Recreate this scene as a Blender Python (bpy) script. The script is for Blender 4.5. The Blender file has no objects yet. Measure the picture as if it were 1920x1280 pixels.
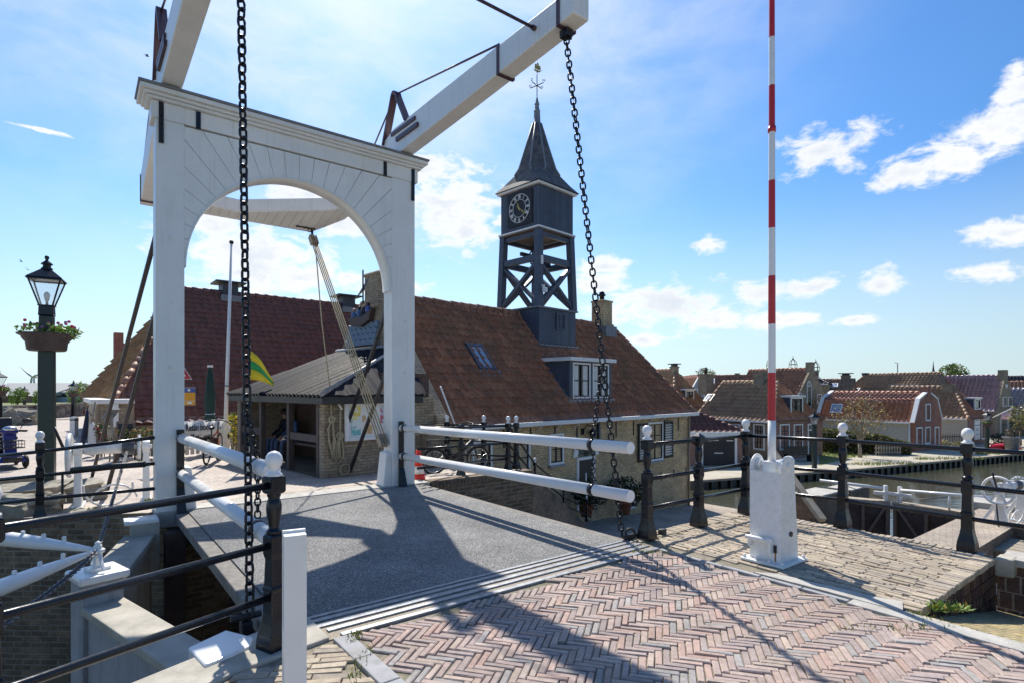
SUN_E=3.9; SKY_STR=.115; SKY_AIR=1.0; SKY_DUST=.6; SKY_OZ=3.0; SKY_SAT=1.2; CLOUD_STR=.65; EXPO=0.72; HORIZON=(7.2,6.7,6.1); TINT=(.62,.81,.945)
import bpy, bmesh, math, random
from math import sin, cos, pi, radians, sqrt, atan2, tan
from mathutils import Vector, Matrix, noise as mnoise
random.seed(7)
SC = bpy.context.scene
COL = SC.collection
V3 = Vector

# ---- survey helpers: photo measurement -> metres (camera eye 1.6 m above the street) ----
FPX, HY, CXP, EYE = 1050.0, 731.0, 960.0, 1.6
def at(px, py, Y):
    return V3(((px - CXP) / FPX * Y, Y, EYE - (py - HY) / FPX * Y))
def gr(px, py, z=0.0):
    return at(px, py, FPX * (EYE - z) / (py - HY))

# bridge frame: x across the bridge, y along it (away from the camera)
BANG = radians(37.75)
BA = V3((-1.43, 3.94, 0))
BU = V3((-sin(BANG), cos(BANG), 0))
BV = V3((cos(BANG), sin(BANG), 0))
def st(s, t, z=0.0):
    p = BA + BV * s + BU * t
    return V3((p.x, p.y, z))

# ---------------------------------------------------------------- mesh builder
class MB:
    def __init__(self, M=None):
        self.v = []; self.f = []; self.sm = []; self.c = []; self.uv = {}; self.mi = []
        self.M = M; self.col = None; self.cm = 0
    def add(self, pts, faces, smooth=False, col=None):
        n = len(self.v)
        M = self.M
        for p in pts:
            p = V3(p)
            if M is not None: p = M @ p
            self.v.append(p)
            self.c.append(col if col is not None else self.col)
        for f in faces:
            self.f.append([i + n for i in f]); self.sm.append(smooth); self.mi.append(self.cm)
        return n
    def box(self, c, size, rz=0, M=None, top=1.0, col=None):
        cx, cy, cz = c; x, y, z = size[0]/2, size[1]/2, size[2]/2
        p = [(-x,-y,-z),(x,-y,-z),(x,y,-z),(-x,y,-z),(-x*top,-y*top,z),(x*top,-y*top,z),(x*top,y*top,z),(-x*top,y*top,z)]
        R = Matrix.Rotation(rz, 4, 'Z') if M is None else M
        T = Matrix.Translation((cx, cy, cz)) @ R
        self.add([T @ V3(q) for q in p], [(0,3,2,1),(4,5,6,7),(0,1,5,4),(1,2,6,5),(2,3,7,6),(3,0,4,7)], col=col)
    def b3(self, x0, x1, y0, y1, z0, z1, col=None):
        self.box(((x0+x1)/2,(y0+y1)/2,(z0+z1)/2), (abs(x1-x0),abs(y1-y0),abs(z1-z0)), col=col)
    def bar(self, p, q, w, h, up=(0,0,1), w2=None, h2=None, col=None):
        p, q = V3(p), V3(q); d = (q-p).normalized(); up = V3(up)
        s = d.cross(up)
        if s.length < 1e-4: s = d.cross(V3((1,0,0)))
        s.normalize(); t = s.cross(d)
        w2 = w if w2 is None else w2; h2 = h if h2 is None else h2
        pts = []
        for c, a, b in ((p,w/2,h/2),(q,w2/2,h2/2)):
            pts += [c - s*a - t*b, c + s*a - t*b, c + s*a + t*b, c - s*a + t*b]
        self.add(pts, [(0,3,2,1),(4,5,6,7),(0,1,5,4),(1,2,6,5),(2,3,7,6),(3,0,4,7)], col=col)
    def tube(self, path, r, n=10, caps=True, closed=False, smooth=True, col=None):
        path = [V3(p) for p in path]; m = len(path)
        rs = r if isinstance(r, (list, tuple)) else [r]*m
        pts = []; prev = None
        for i in range(m):
            if closed: d = path[(i+1) % m] - path[i-1]
            else: d = path[min(i+1,m-1)] - path[max(i-1,0)]
            d.normalize()
            if prev is None:
                a = V3((0,0,1)) if abs(d.z) < .9 else V3((1,0,0))
                s = d.cross(a).normalized()
            else:
                s = (prev - d*prev.dot(d))
                if s.length < 1e-5: s = d.cross(V3((0,0,1)))
                s.normalize()
            prev = s; t = d.cross(s)
            for k in range(n):
                a = 2*pi*k/n
                pts.append(path[i] + (s*cos(a) + t*sin(a))*rs[i])
        fs = []
        for i in range(m if closed else m-1):
            j = (i+1) % m
            for k in range(n):
                k2 = (k+1) % n
                fs.append((i*n+k, i*n+k2, j*n+k2, j*n+k))
        n0 = self.add(pts, fs, smooth, col)
        if caps and not closed:
            self.f.append([n0+k for k in range(n-1,-1,-1)]); self.sm.append(False); self.mi.append(self.cm)
            self.f.append([n0+(m-1)*n+k for k in range(n)]); self.sm.append(False); self.mi.append(self.cm)
    def lathe(self, prof, c=(0,0,0), n=16, smooth=True, rot=0.0, M=None, sq=False, col=None):
        c = V3(c); pts = []; fs = []
        k0 = sqrt(2) if sq else 1
        if sq: n = 4; rot += pi/4; smooth = False
        for r, z in prof:
            for k in range(n):
                a = 2*pi*k/n + rot
                q = V3((r*k0*cos(a), r*k0*sin(a), z))
                if M is not None: q = M @ q
                pts.append(c + q)
        m = len(prof)
        for i in range(m-1):
            for k in range(n):
                k2 = (k+1) % n
                fs.append((i*n+k, i*n+k2, (i+1)*n+k2, (i+1)*n+k))
        fs.append(tuple(range(n-1,-1,-1))); fs.append(tuple((m-1)*n+k for k in range(n)))
        self.add(pts, fs[:-2], smooth, col)
        n0 = len(self.v) - m*n
        for f in fs[-2:]:
            self.f.append([n0+i for i in f]); self.sm.append(False); self.mi.append(self.cm)
    def ball(self, c, r, n=14, m=9, sc=(1,1,1), col=None):
        prof = []
        pts = [];fs=[]
        for i in range(m+1):
            th = pi*i/m
            for k in range(n):
                a = 2*pi*k/n
                pts.append(V3(c)+V3((r*sc[0]*sin(th)*cos(a), r*sc[1]*sin(th)*sin(a), -r*sc[2]*cos(th))))
        for i in range(m):
            for k in range(n):
                k2=(k+1)%n
                fs.append((i*n+k,i*n+k2,(i+1)*n+k2,(i+1)*n+k))
        self.add(pts, fs, True, col)
    def prism(self, poly, z0, z1, col=None):
        n = len(poly)
        a = sum(poly[i][0]*poly[(i+1)%n][1]-poly[(i+1)%n][0]*poly[i][1] for i in range(n))
        if a < 0: poly = poly[::-1]
        f0 = z0 if callable(z0) else (lambda x,y: z0)
        f1 = z1 if callable(z1) else (lambda x,y: z1)
        pts = [(p[0],p[1],f0(p[0],p[1])) for p in poly] + [(p[0],p[1],f1(p[0],p[1])) for p in poly]
        fs = [tuple(range(n-1,-1,-1)), tuple(range(n,2*n))]
        for i in range(n):
            j = (i+1) % n
            fs.append((i,j,n+j,n+i))
        self.add(pts, fs, col=col)
    def extrude(self, poly3, d, col=None):
        """planar polygon of 3D points pushed along vector d"""
        n = len(poly3); d = V3(d)
        p = [V3(q) for q in poly3]
        nn = V3((0,0,0))
        for i in range(n):
            nn += p[i].cross(p[(i+1)%n])
        if nn.dot(d) > 0: p = p[::-1]
        pts = p + [q+d for q in p]
        fs = [tuple(range(n)), tuple(range(2*n-1,n-1,-1))]
        for i in range(n):
            j = (i+1)%n
            fs.append((j,i,n+i,n+j))
        self.add(pts, fs, col=col)
    def quad(self, *p, col=None, smooth=False):
        self.add(p, [tuple(range(len(p)))], smooth, col)
    def torus(self, c, R, r, M=None, n=20, m=8, a0=0, a1=2*pi):
        full = abs(a1-a0-2*pi) < 1e-6
        path = []
        k = n if full else n+1
        for i in range(k):
            a = a0 + (a1-a0)*i/n
            q = V3((R*cos(a), R*sin(a), 0))
            if M is not None: q = M @ q
            path.append(V3(c)+q)
        self.tube(path, r, m, closed=full)
    def build(self, name, mat, parent=None, bevel=0, loc=None, rz=None, seg=2, uvbox=True, subsurf=0):
        me = bpy.data.meshes.new(name)
        me.from_pydata([tuple(p) for p in self.v], [], self.f)
        me.polygons.foreach_set('use_smooth', self.sm)
        mats = mat if isinstance(mat, (list,tuple)) else [mat]
        for m in mats: me.materials.append(m)
        if len(mats) > 1: me.polygons.foreach_set('material_index', self.mi)
        if any(c is not None for c in self.c):
            at_ = me.color_attributes.new('Col', 'FLOAT_COLOR', 'POINT')
            buf = []
            for c in self.c:
                c = c or (.5,.5,.5); buf += [c[0],c[1],c[2],1]
            at_.data.foreach_set('color', buf)
        if uvbox:
            uvl = me.uv_layers.new(name='UVMap')
            buf = [0.0]*(2*len(me.loops))
            for p in me.polygons:
                nx,ny,nz = p.normal
                ax,ay,az = abs(nx),abs(ny),abs(nz)
                for li in p.loop_indices:
                    co = me.vertices[me.loops[li].vertex_index].co
                    if az >= ax and az >= ay: u,w = co.x,co.y
                    elif ax >= ay: u,w = co.y,co.z
                    else: u,w = co.x,co.z
                    buf[2*li]=u; buf[2*li+1]=w
            uvl.data.foreach_set('uv', buf)
        me.update()
        o = bpy.data.objects.new(name, me); COL.objects.link(o)
        if parent is not None: o.parent = parent
        if loc is not None: o.location = loc
        if rz is not None: o.rotation_euler = (0,0,rz)
        if bevel:
            b = o.modifiers.new('Bevel','BEVEL'); b.width = bevel; b.segments = seg
            b.limit_method = 'ANGLE'; b.angle_limit = radians(35); b.harden_normals = False
        if subsurf:
            b = o.modifiers.new('Sub','SUBSURF'); b.levels = subsurf; b.render_levels = subsurf
        return o

def tag(o, label=None, cat=None, group=None, kind=None):
    if label: o['label'] = label
    if cat: o['category'] = cat
    if group: o['group'] = group
    if kind: o['kind'] = kind
    return o
def thing(name, label, cat, loc=(0,0,0), rz=0, group=None):
    o = bpy.data.objects.new(name, None); COL.objects.link(o)
    o.empty_display_size = .2
    o.location = loc; o.rotation_euler = (0,0,rz)
    return tag(o, label, cat, group)
def copy_tree(o, parent=None):
    c = o.copy(); COL.objects.link(c)
    if parent is not None: c.parent = parent
    for ch in [k for k in bpy.data.objects if k.parent == o]:
        copy_tree(ch, c)
    return c
def dup(o, loc, rz=None, label=None, scale=None):
    c = copy_tree(o)
    c.location = loc
    if rz is not None: c.rotation_euler = (0,0,rz)
    if scale is not None: c.scale = (scale,)*3 if not isinstance(scale,(tuple,list)) else scale
    if label: c['label'] = label
    return c

def text_mesh(txt, size, M, name, mat, parent, depth=.002, align='CENTER', bold=0.0, sx=1.0):
    cu = bpy.data.curves.new('lettering','FONT'); cu.body = txt; cu.size = size
    cu.align_x = align; cu.align_y = 'CENTER'; cu.extrude = depth; cu.offset = bold; cu.resolution_u = 3
    ob = bpy.data.objects.new('lettering', cu); COL.objects.link(ob)
    dg = bpy.context.evaluated_depsgraph_get(); dg.update()
    me = bpy.data.meshes.new_from_object(ob.evaluated_get(dg))
    bpy.data.objects.remove(ob); bpy.data.curves.remove(cu)
    me.transform(M @ Matrix.Diagonal((sx,1,1,1)))
    me.materials.clear(); me.materials.append(mat)
    o = bpy.data.objects.new(name, me); COL.objects.link(o); o.parent = parent
    return o

# ---------------------------------------------------------------- materials
def srgb(r,g,b):
    f = lambda c: (c/255/12.92) if c/255 <= .04045 else ((c/255+.055)/1.055)**2.4
    return (f(r),f(g),f(b))
class NT:
    def __init__(self, name):
        m = bpy.data.materials.new(name); m.use_nodes = True
        self.m = m; self.nt = m.node_tree; self.N = self.nt.nodes; self.L = self.nt.links
        self.N.clear()
        self.out = self.N.new('ShaderNodeOutputMaterial')
        self.b = self.N.new('ShaderNodeBsdfPrincipled')
        self.L.new(self.b.outputs[0], self.out.inputs[0])
        self._tc = None
    def new(self, t, **kw):
        n = self.N.new(t)
        for k,v in kw.items(): setattr(n,k,v)
        return n
    def link(self, a, b): self.L.new(a,b)
    @property
    def tc(self):
        if self._tc is None: self._tc = self.N.new('ShaderNodeTexCoord')
        return self._tc
    def noise(self, scale, detail=4, rough=.55, vec=None, dist=0):
        n = self.new('ShaderNodeTexNoise'); n.inputs['Scale'].default_value = scale
        n.inputs['Detail'].default_value = detail; n.inputs['Roughness'].default_value = rough
        n.inputs['Distortion'].default_value = dist
        self.link(vec if vec is not None else self.tc.outputs['Object'], n.inputs['Vector'])
        return n.outputs['Fac']
    def ramp(self, fac, stops):
        n = self.new('ShaderNodeValToRGB'); e = n.color_ramp.elements
        while len(e) < len(stops): e.new(.5)
        for i,(p,c) in enumerate(stops):
            e[i].position = p; e[i].color = (*c,1) if len(c)==3 else c
        self.link(fac, n.inputs[0]); return n.outputs[0]
    def mix(self, fac, a, b, mode='MIX'):
        n = self.new('ShaderNodeMix', data_type='RGBA', blend_type=mode)
        for s,x in ((n.inputs[0],fac),(n.inputs[6],a),(n.inputs[7],b)):
            if isinstance(x,(int,float)): s.default_value = x
            elif isinstance(x,(tuple,list)): s.default_value = (*x[:3],1)
            else: self.link(x,s)
        return n.outputs[2]
    def math(self, op, a, b=None, c=None, clamp=False):
        n = self.new('ShaderNodeMath', operation=op); n.use_clamp = clamp
        for i,x in enumerate((a,b,c)):
            if x is None: continue
            if isinstance(x,(int,float)): n.inputs[i].default_value = x
            else: self.link(x,n.inputs[i])
        return n.outputs[0]
    def bump(self, h, strength=.3, dist=.01):
        n = self.new('ShaderNodeBump'); n.inputs['Strength'].default_value = strength
        n.inputs['Distance'].default_value = dist
        self.link(h, n.inputs['Height'])
        self.link(n.outputs[0], self.b.inputs['Normal']); return n
    def color(self, c):
        if isinstance(c,(tuple,list)): self.b.inputs['Base Color'].default_value = (*c[:3],1)
        else: self.link(c, self.b.inputs['Base Color'])
    def set(self, **kw):
        for k,v in kw.items():
            s = self.b.inputs[k]
            if isinstance(v,(int,float,tuple)): s.default_value = v
            else: self.link(v,s)
        return self
def mul(c,k): return tuple(min(1,x*k) for x in c)

def plain(name, col, rough=.5, var=.12, scale=7, bump=.0, bscale=80, metal=0, dirt=None, dirt_amt=.35, dscale=3, spec=.5):
    n = NT(name)
    f = n.noise(scale, 5, .6)
    c = n.ramp(f, [(.3,mul(col,1-var)),(.7,mul(col,1+var))])
    if dirt:
        g = n.noise(dscale, 8, .7)
        g = n.ramp(g, [(.5,(0,0,0)),(.72,(dirt_amt,)*3)])
        c = n.mix(g, c, dirt)
    n.color(c); n.set(Metallic=metal); n.b.inputs['Specular IOR Level'].default_value=spec
    r = n.math('MULTIPLY_ADD', n.noise(scale*3,4), .25, rough-.12)
    n.set(Roughness=r)
    if bump: n.bump(n.noise(bscale,4), bump, .01)
    return n.m

def brickmat(name, c1, c2, mortar, bw=.21, bh=.06, ms=.009, bump=.5, stain=None, stain_amt=.5, rough=.85, nscale=1.2, uvrot=0):
    n = NT(name)
    vec = n.tc.outputs['UV']
    if uvrot:
        mp = n.new('ShaderNodeMapping'); mp.inputs['Rotation'].default_value[2] = uvrot
        n.link(vec, mp.inputs['Vector']); vec = mp.outputs[0]
    # slight wobble so that courses are not ruler-straight
    wob = n.new('ShaderNodeTexNoise'); wob.inputs['Scale'].default_value = 3.0
    n.link(vec, wob.inputs['Vector'])
    va = n.new('ShaderNodeVectorMath', operation='MULTIPLY_ADD')
    n.link(wob.outputs['Color'], va.inputs[0]); va.inputs[1].default_value = (.012,.012,0); n.link(vec, va.inputs[2])
    br = n.new('ShaderNodeTexBrick'); n.link(va.outputs[0], br.inputs['Vector'])
    br.inputs['Scale'].default_value = 1; br.inputs['Brick Width'].default_value = bw
    br.inputs['Row Height'].default_value = bh; br.inputs['Mortar Size'].default_value = ms
    br.inputs['Mortar Smooth'].default_value = .4; br.inputs['Bias'].default_value = 0
    br.inputs['Color1'].default_value = (*c1,1); br.inputs['Color2'].default_value = (*c2,1); br.inputs['Mortar'].default_value = (*mortar,1)
    f = n.noise(nscale*14, 5, .65)
    c = n.mix(1.0, br.outputs['Color'], n.ramp(f,[(.3,(.62,.62,.62)),(.7,(1.25,1.22,1.18))]), 'MULTIPLY')
    f2 = n.noise(nscale, 6, .65)
    c = n.mix(1.0, c, n.ramp(f2,[(.3,(.72,.70,.70)),(.65,(1.15,1.12,1.08))]), 'MULTIPLY')
    if stain:
        g = n.noise(nscale*.8, 8, .75)
        c = n.mix(n.ramp(g,[(.48,(0,0,0)),(.7,(stain_amt,)*3)]), c, stain)
    n.color(c); n.set(Roughness=rough)
    h = n.math('MULTIPLY_ADD', br.outputs['Fac'], -1.0, n.math('MULTIPLY', n.noise(45,4), .5))
    n.bump(h, bump, .008)
    return n.m

def tilemat(name, cols, rough=.7, moss=None, moss_amt=.5, moss_lo=.5, spec=.4, mscale=1.1, nvar=.3):
    """roof tiles: UV holds tile units (one tile = one unit)"""
    n = NT(name)
    fl = n.new('ShaderNodeVectorMath', operation='FLOOR'); n.link(n.tc.outputs['UV'], fl.inputs[0])
    wn = n.new('ShaderNodeTexWhiteNoise', noise_dimensions='2D'); n.link(fl.outputs[0], wn.inputs['Vector'])
    k = len(cols)
    c = n.ramp(wn.outputs['Value'], [(i/(k-1) if k>1 else 0, cols[i]) for i in range(k)])
    f = n.noise(9, 6, .7)
    c = n.mix(1.0, c, n.ramp(f,[(.28,(1-nvar*1.3,)*3),(.72,(1+nvar,)*3)]), 'MULTIPLY')
    if moss:
        g = n.noise(mscale, 9, .72)
        h2 = n.noise(13, 5, .7)
        g = n.math('MULTIPLY_ADD', h2, .45, n.math('MULTIPLY', g, .75))
        c = n.mix(n.ramp(g,[(moss_lo,(0,0,0)),(moss_lo+.16,(moss_amt,)*3)]), c, moss)
    n.color(c); n.set(Roughness=rough); n.b.inputs['Specular IOR Level'].default_value = spec
    n.bump(n.noise(40,5,.65), .35, .01)
    return n.m

def attrmat(name, rough=.8, var=.25, scale=25, bump=.4, tint=(1,1,1), spec=.4, big=None):
    n = NT(name)
    a = n.new('ShaderNodeAttribute', attribute_name='Col')
    f = n.noise(scale, 6, .7)
    c = n.mix(1.0, a.outputs['Color'], n.ramp(f,[(.28,mul(tint,1-var)),(.72,tuple(t*(1+var) for t in tint))]), 'MULTIPLY')
    if big:
        c = n.mix(1.0, c, n.ramp(n.noise(big,6,.65),[(.3,(.78,)*3),(.7,(1.14,)*3)]), 'MULTIPLY')
        c = n.mix(n.ramp(n.noise(.6,8,.72),[(.50,(0,0,0)),(.70,(.42,)*3)]), c, (.25,.215,.175))
    n.color(c); n.set(Roughness=rough); n.b.inputs['Specular IOR Level'].default_value = spec
    n.bump(n.noise(scale*3,5,.7), bump, .006)
    return n.m

def glassmat(name, col=(.02,.025,.03), rough=.04):
    n = NT(name); n.color(col); n.set(Roughness=rough); n.b.inputs['Specular IOR Level'].default_value = .8
    n.bump(n.noise(1.3,2), .04, .05)
    return n.m
M = {}
def white_paint():
    n = NT('white_paint')
    base = (.80,.80,.78)
    c = n.ramp(n.noise(2.5,5,.6), [(.3,mul(base,.93)),(.7,mul(base,1.03))])
    # rain streaks and specks
    mp = n.new('ShaderNodeMapping'); mp.inputs['Scale'].default_value = (22,22,1.1); n.link(n.tc.outputs['Object'], mp.inputs['Vector'])
    s = n.noise(1.0, 5, .6, vec=mp.outputs[0])
    c = n.mix(n.ramp(s,[(.54,(0,0,0)),(.8,(.34,)*3)]), c, (.42,.39,.33))
    sp = n.noise(55, 2, .5)
    c = n.mix(n.ramp(sp,[(.70,(0,0,0)),(.75,(.6,)*3)]), c, (.3,.28,.24))
    gs = n.noise(1.2, 9, .75)
    c = n.mix(n.ramp(gs,[(.55,(0,0,0)),(.75,(.30,)*3)]), c, (.50,.49,.42))
    n.color(c); n.set(Roughness=.38)
    n.bump(n.noise(30,4), .06, .01)
    return n.m
M['white'] = white_paint()
M['white_gloss'] = plain('white_gloss_paint', (.82,.82,.81), .22, .03, 3, .02, 20, dirt=(.5,.48,.42), dirt_amt=.10, dscale=5)
M['white_far'] = plain('white_trim', (.78,.78,.76), .5, .06, 3)
M['white_worn'] = plain('worn_white_paint', (.81,.81,.79), .28, .03, 4, .05, 25, dirt=(.33,.25,.16), dirt_amt=.34, dscale=19)
M['iron'] = plain('black_enamel_iron', (.009,.011,.016), .23, .2, 9, .05, 40, dirt=(.03,.03,.034), dirt_amt=.3, dscale=14, spec=.42)
M['iron_rough'] = plain('dark_forged_iron', (.03,.028,.032), .48, .3, 20, .3, 90, metal=.3, dirt=(.09,.05,.03), dirt_amt=.4, dscale=20)
M['chain'] = plain('black_chain_iron', (.018,.019,.024), .32, .3, 30, .3, 90, metal=.4)
M['steel_chain'] = plain('galvanised_chain', (.13,.135,.15), .45, .25, 30, .2, 90, metal=.6)
M['maroon_iron'] = plain('maroon_painted_iron', (.07,.03,.04), .4, .2, 12, .1)
M['navy'] = None
def boards(name, col, pitch, var=.15, axis='u', rough=.55, bump=.5, groove=.35):
    n = NT(name)
    sx = n.new('ShaderNodeSeparateXYZ'); n.link(n.tc.outputs['UV'], sx.inputs[0])
    u = n.math('DIVIDE', sx.outputs[0 if axis=='u' else 1], pitch)
    fr = n.math('FRACT', u); fl = n.math('FLOOR', u)
    wn = n.new('ShaderNodeTexWhiteNoise', noise_dimensions='1D'); n.link(fl, wn.inputs['W'])
    c = n.ramp(wn.outputs['Value'], [(0,mul(col,1-var)),(1,mul(col,1+var))])
    e = n.math('LESS_THAN', n.math('ABSOLUTE', n.math('SUBTRACT', fr, .5)), .45)
    c = n.mix(e, mul(col,groove), c)
    c = n.mix(1.0, c, n.ramp(n.noise(5,6,.7),[(.3,(.8,.8,.8)),(.7,(1.15,1.15,1.15))]), 'MULTIPLY')
    n.color(c); n.set(Roughness=rough); n.bump(e, bump, .012)
    return n.m
M['navy'] = boards('navy_boarding', (.062,.074,.108), .14, .18)
M['navy_plain'] = plain('navy_paint', (.064,.077,.112), .5, .2, 5, .1, 50, dirt=(.10,.10,.11), dirt_amt=.4, dscale=5)
M['lead'] = plain('lead_sheet', (.20,.21,.23), .55, .2, 6, .2, 20)
M['shed_wall'] = boards('weathered_shed_boards', (.36,.27,.19), .16, .25)
M['dark_boards'] = boards('dark_stained_boards', (.025,.024,.028), .15)
M['gate_wood'] = plain('dark_gate_timber', (.07,.05,.045), .75, .35, 3, .5, 25)
M['gate_panel'] = boards('weathered_grey_gate_boards', (.34,.345,.355), .30, .05, 'u', .85, .1, .86)
M['concrete'] = plain('weathered_concrete', (.42,.39,.33), .85, .2, 4, .4, 60, dirt=(.20,.19,.16), dirt_amt=.6, dscale=2.5)
M['concrete_lt'] = plain('pale_concrete', (.44,.42,.38), .85, .18, 6, .4, 70, dirt=(.22,.21,.18), dirt_amt=.6, dscale=4)
M['edge'] = plain('weathered_deck_edge', (.20,.185,.165), .85, .3, 9, .5, 60, dirt=(.13,.12,.10), dirt_amt=.7, dscale=6)
M['bluestone'] = plain('blue_grey_kerb_stone', (.33,.33,.34), .8, .18, 6, .4, 70, dirt=(.18,.17,.14), dirt_amt=.6, dscale=4)
M['metal_strip'] = plain('galvanised_strip', (.27,.285,.31), .45, .25, 14, .2, 60, metal=.5, dirt=(.15,.14,.13), dirt_amt=.6, dscale=10)
def grit():
    n = NT('grit_deck_surface')
    v = n.new('ShaderNodeTexVoronoi'); v.inputs['Scale'].default_value = 150; n.link(n.tc.outputs['Object'], v.inputs['Vector'])
    sx = n.new('ShaderNodeSeparateColor'); n.link(v.outputs['Color'], sx.inputs[0])
    c = n.ramp(sx.outputs[0], [(0,(.068,.070,.074)),(.5,(.165,.166,.168)),(.8,(.265,.262,.256)),(1,(.53,.52,.50))])
    c = n.mix(1.0, c, n.ramp(n.noise(1.1,9,.7),[(.3,(.66,.66,.66)),(.7,(1.36,1.34,1.31))]), 'MULTIPLY')
    c = n.mix(n.ramp(n.noise(5,6,.7),[(.62,(0,0,0)),(.72,(.35,)*3)]), c, (.10,.10,.095))
    n.color(c); n.set(Roughness=.9); n.bump(v.outputs['Distance'], .8, .006)
    return n.m
M['grit'] = grit()
M['grit_tan'] = plain('tan_grit_filling', (.36,.31,.24), .9, .6, 130, .8, 150)
M['joint'] = plain('sandy_joint', (.235,.205,.155), .95, .35, 30, .5, 90, dirt=(.10,.11,.045), dirt_amt=.9, dscale=3)
M['pave'] = attrmat('clay_paver', .82, .24, 22, .5, spec=.18, big=1.3)
M['pave_far'] = brickmat('street_paving', (.50,.43,.38), (.40,.36,.33), (.30,.27,.23), .21,.07,.008,.35, rough=.72, uvrot=.7)
M['pave_low'] = brickmat('yard_paving', (.42,.36,.30), (.34,.30,.26), (.22,.19,.15), .21,.10,.008,.35, uvrot=.66)
M['yellow_pave'] = brickmat('yellow_paving', (.52,.42,.24), (.44,.36,.22), (.20,.20,.08), .2,.055,.01,.6, uvrot=-.3)
M['brick_shade'] = brickmat('shade_darkened_brick', (.13,.075,.06), (.10,.06,.05), (.11,.085,.07), .2,.06,.008,.4)  # pinkish brick darkened: the shelter interior's shade is put into its colour
M['brick_yellow'] = brickmat('yellow_brick', (.78,.61,.35), (.58,.45,.26), (.38,.31,.22), .22,.068,.010,.8, stain=(.16,.13,.09), stain_amt=.6, nscale=1.0)
M['brick_grey'] = brickmat('grey_buff_brick', (.46,.38,.27), (.31,.26,.19), (.24,.21,.16), .22,.066,.010,.8, stain=(.11,.09,.07), stain_amt=.5)
M['brick_dark'] = brickmat('dark_wet_brick', (.26,.19,.12), (.13,.098,.068), (.26,.23,.18), .24,.075,.014,1.0, stain=(.055,.052,.032), stain_amt=.7, nscale=.7)
M['brick_lock'] = brickmat('lock_brick', (.30,.21,.14), (.18,.13,.095), (.20,.175,.14), .22,.07,.012,1.0, stain=(.05,.04,.03), stain_amt=.7, nscale=.9)
M['brick_red'] = brickmat('red_brick', (.38,.15,.10), (.31,.12,.085), (.30,.22,.18), .2,.06,.008,.4)
M['brick_pink'] = brickmat('pinkish_brick', (.34,.19,.15), (.28,.16,.13), (.28,.22,.2), .2,.06,.008,.4)
M['brick_wallrow'] = brickmat('big_purple_brick', (.17,.105,.085), (.12,.08,.07), (.36,.31,.26), .085,.165,.010,.8, nscale=2)
M['brick_brown'] = brickmat('brown_brick', (.30,.24,.18), (.25,.20,.15), (.27,.23,.19), .2,.06,.008,.4)
M['stucco'] = plain('grey_stucco', (.42,.40,.35), .9, .1, 5, .2, 30)
M['blue_boards'] = boards('pale_blue_boards', (.34,.40,.50), .2, .06)
M['tile_main'] = tilemat('red_brown_pantiles', [(.28,.13,.088),(.36,.17,.112),(.23,.125,.095),(.41,.21,.14),(.31,.145,.10)], .75, (.13,.105,.075), .6, .56, spec=.25)
M['tile_barn'] = tilemat('maroon_pantiles', [(.185,.082,.072),(.225,.10,.085),(.16,.078,.072),(.21,.092,.078)], .62, (.07,.05,.045), .5, .62, spec=.4, nvar=.2)
M['tile_dark2'] = tilemat('dark_slate_tiles', [(.05,.052,.06),(.07,.07,.08)], .5, None, spec=.4)
M['tile_ochre'] = tilemat('ochre_brown_pantiles', [(.36,.215,.14),(.44,.28,.18),(.30,.18,.125)], .7, (.38,.29,.16), .6, .54, spec=.3, mscale=2.5)
M['tile_moss'] = tilemat('mossy_pantiles', [(.30,.15,.09),(.38,.22,.12),(.22,.12,.08)], .8, (.30,.21,.085), .6, .52, nvar=.5, spec=.2, mscale=2.5)
M['tile_brown'] = tilemat('brown_pantiles', [(.36,.21,.135),(.44,.27,.17),(.29,.175,.12),(.40,.24,.15)], .55, (.28,.22,.11), .6, .56, spec=.4)
M['tile_rust'] = tilemat('rust_pantiles', [(.36,.17,.11),(.44,.22,.14),(.30,.14,.10)], .6, (.18,.12,.07), .5, .6, spec=.4)
M['tile_red'] = tilemat('bright_red_pantiles', [(.38,.155,.095),(.44,.19,.12),(.33,.13,.08)], .5, (.3,.14,.08), .4, .62, spec=.5)
M['tile_purple'] = tilemat('glazed_purple_pantiles', [(.30,.19,.22),(.36,.23,.27),(.25,.165,.2)], .2, None, spec=.8)
M['tile_grey'] = tilemat('grey_glazed_pantiles', [(.27,.25,.27),(.33,.30,.32),(.22,.2,.22)], .25, None, spec=.8)
M['slate'] = tilemat('slate_shingles', [(.07,.07,.085),(.125,.12,.125),(.085,.082,.095),(.16,.15,.145)], .75, (.16,.14,.11), .4, .6, spec=.35)
M['tile_dark'] = plain('dark_slate_roof', (.05,.052,.06), .5, .2, 8, .2, 30)
M['corrugated'] = plain('dark_corrugated_sheet', (.012,.014,.023), .6, .25, 8, .15, 60, metal=.0, dirt=(.025,.025,.027), dirt_amt=.4, dscale=3, spec=.10)
M['post_wood'] = plain('dark_stained_post', (.075,.058,.052), .6, .2, 6, .2, 40)
M['brown_wood'] = plain('brown_stained_timber', (.16,.12,.10), .6, .2, 6, .2, 40)
M['raw_wood'] = plain('grey_weathered_timber', (.34,.29,.22), .8, .25, 8, .3, 60)
M['glass'] = glassmat('dark_window_glass')
M['glass_sky'] = glassmat('rooflight_glass', (.25,.32,.42), .12)
M['curtain'] = plain('white_curtain', (.74,.73,.70), .8, .1, 10)
M['green_paint'] = plain('dark_green_paint', (.014,.03,.026), .35, .2, 5, .06, 50)
M['rope'] = plain('hemp_rope', (.42,.36,.24), .9, .25, 60, .8, 150)
M['rubber'] = plain('black_rubber', (.018,.018,.019), .75, .2, 20, .2)
M['plastic_black'] = plain('black_plastic', (.02,.02,.022), .45, .2, 20)
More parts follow.
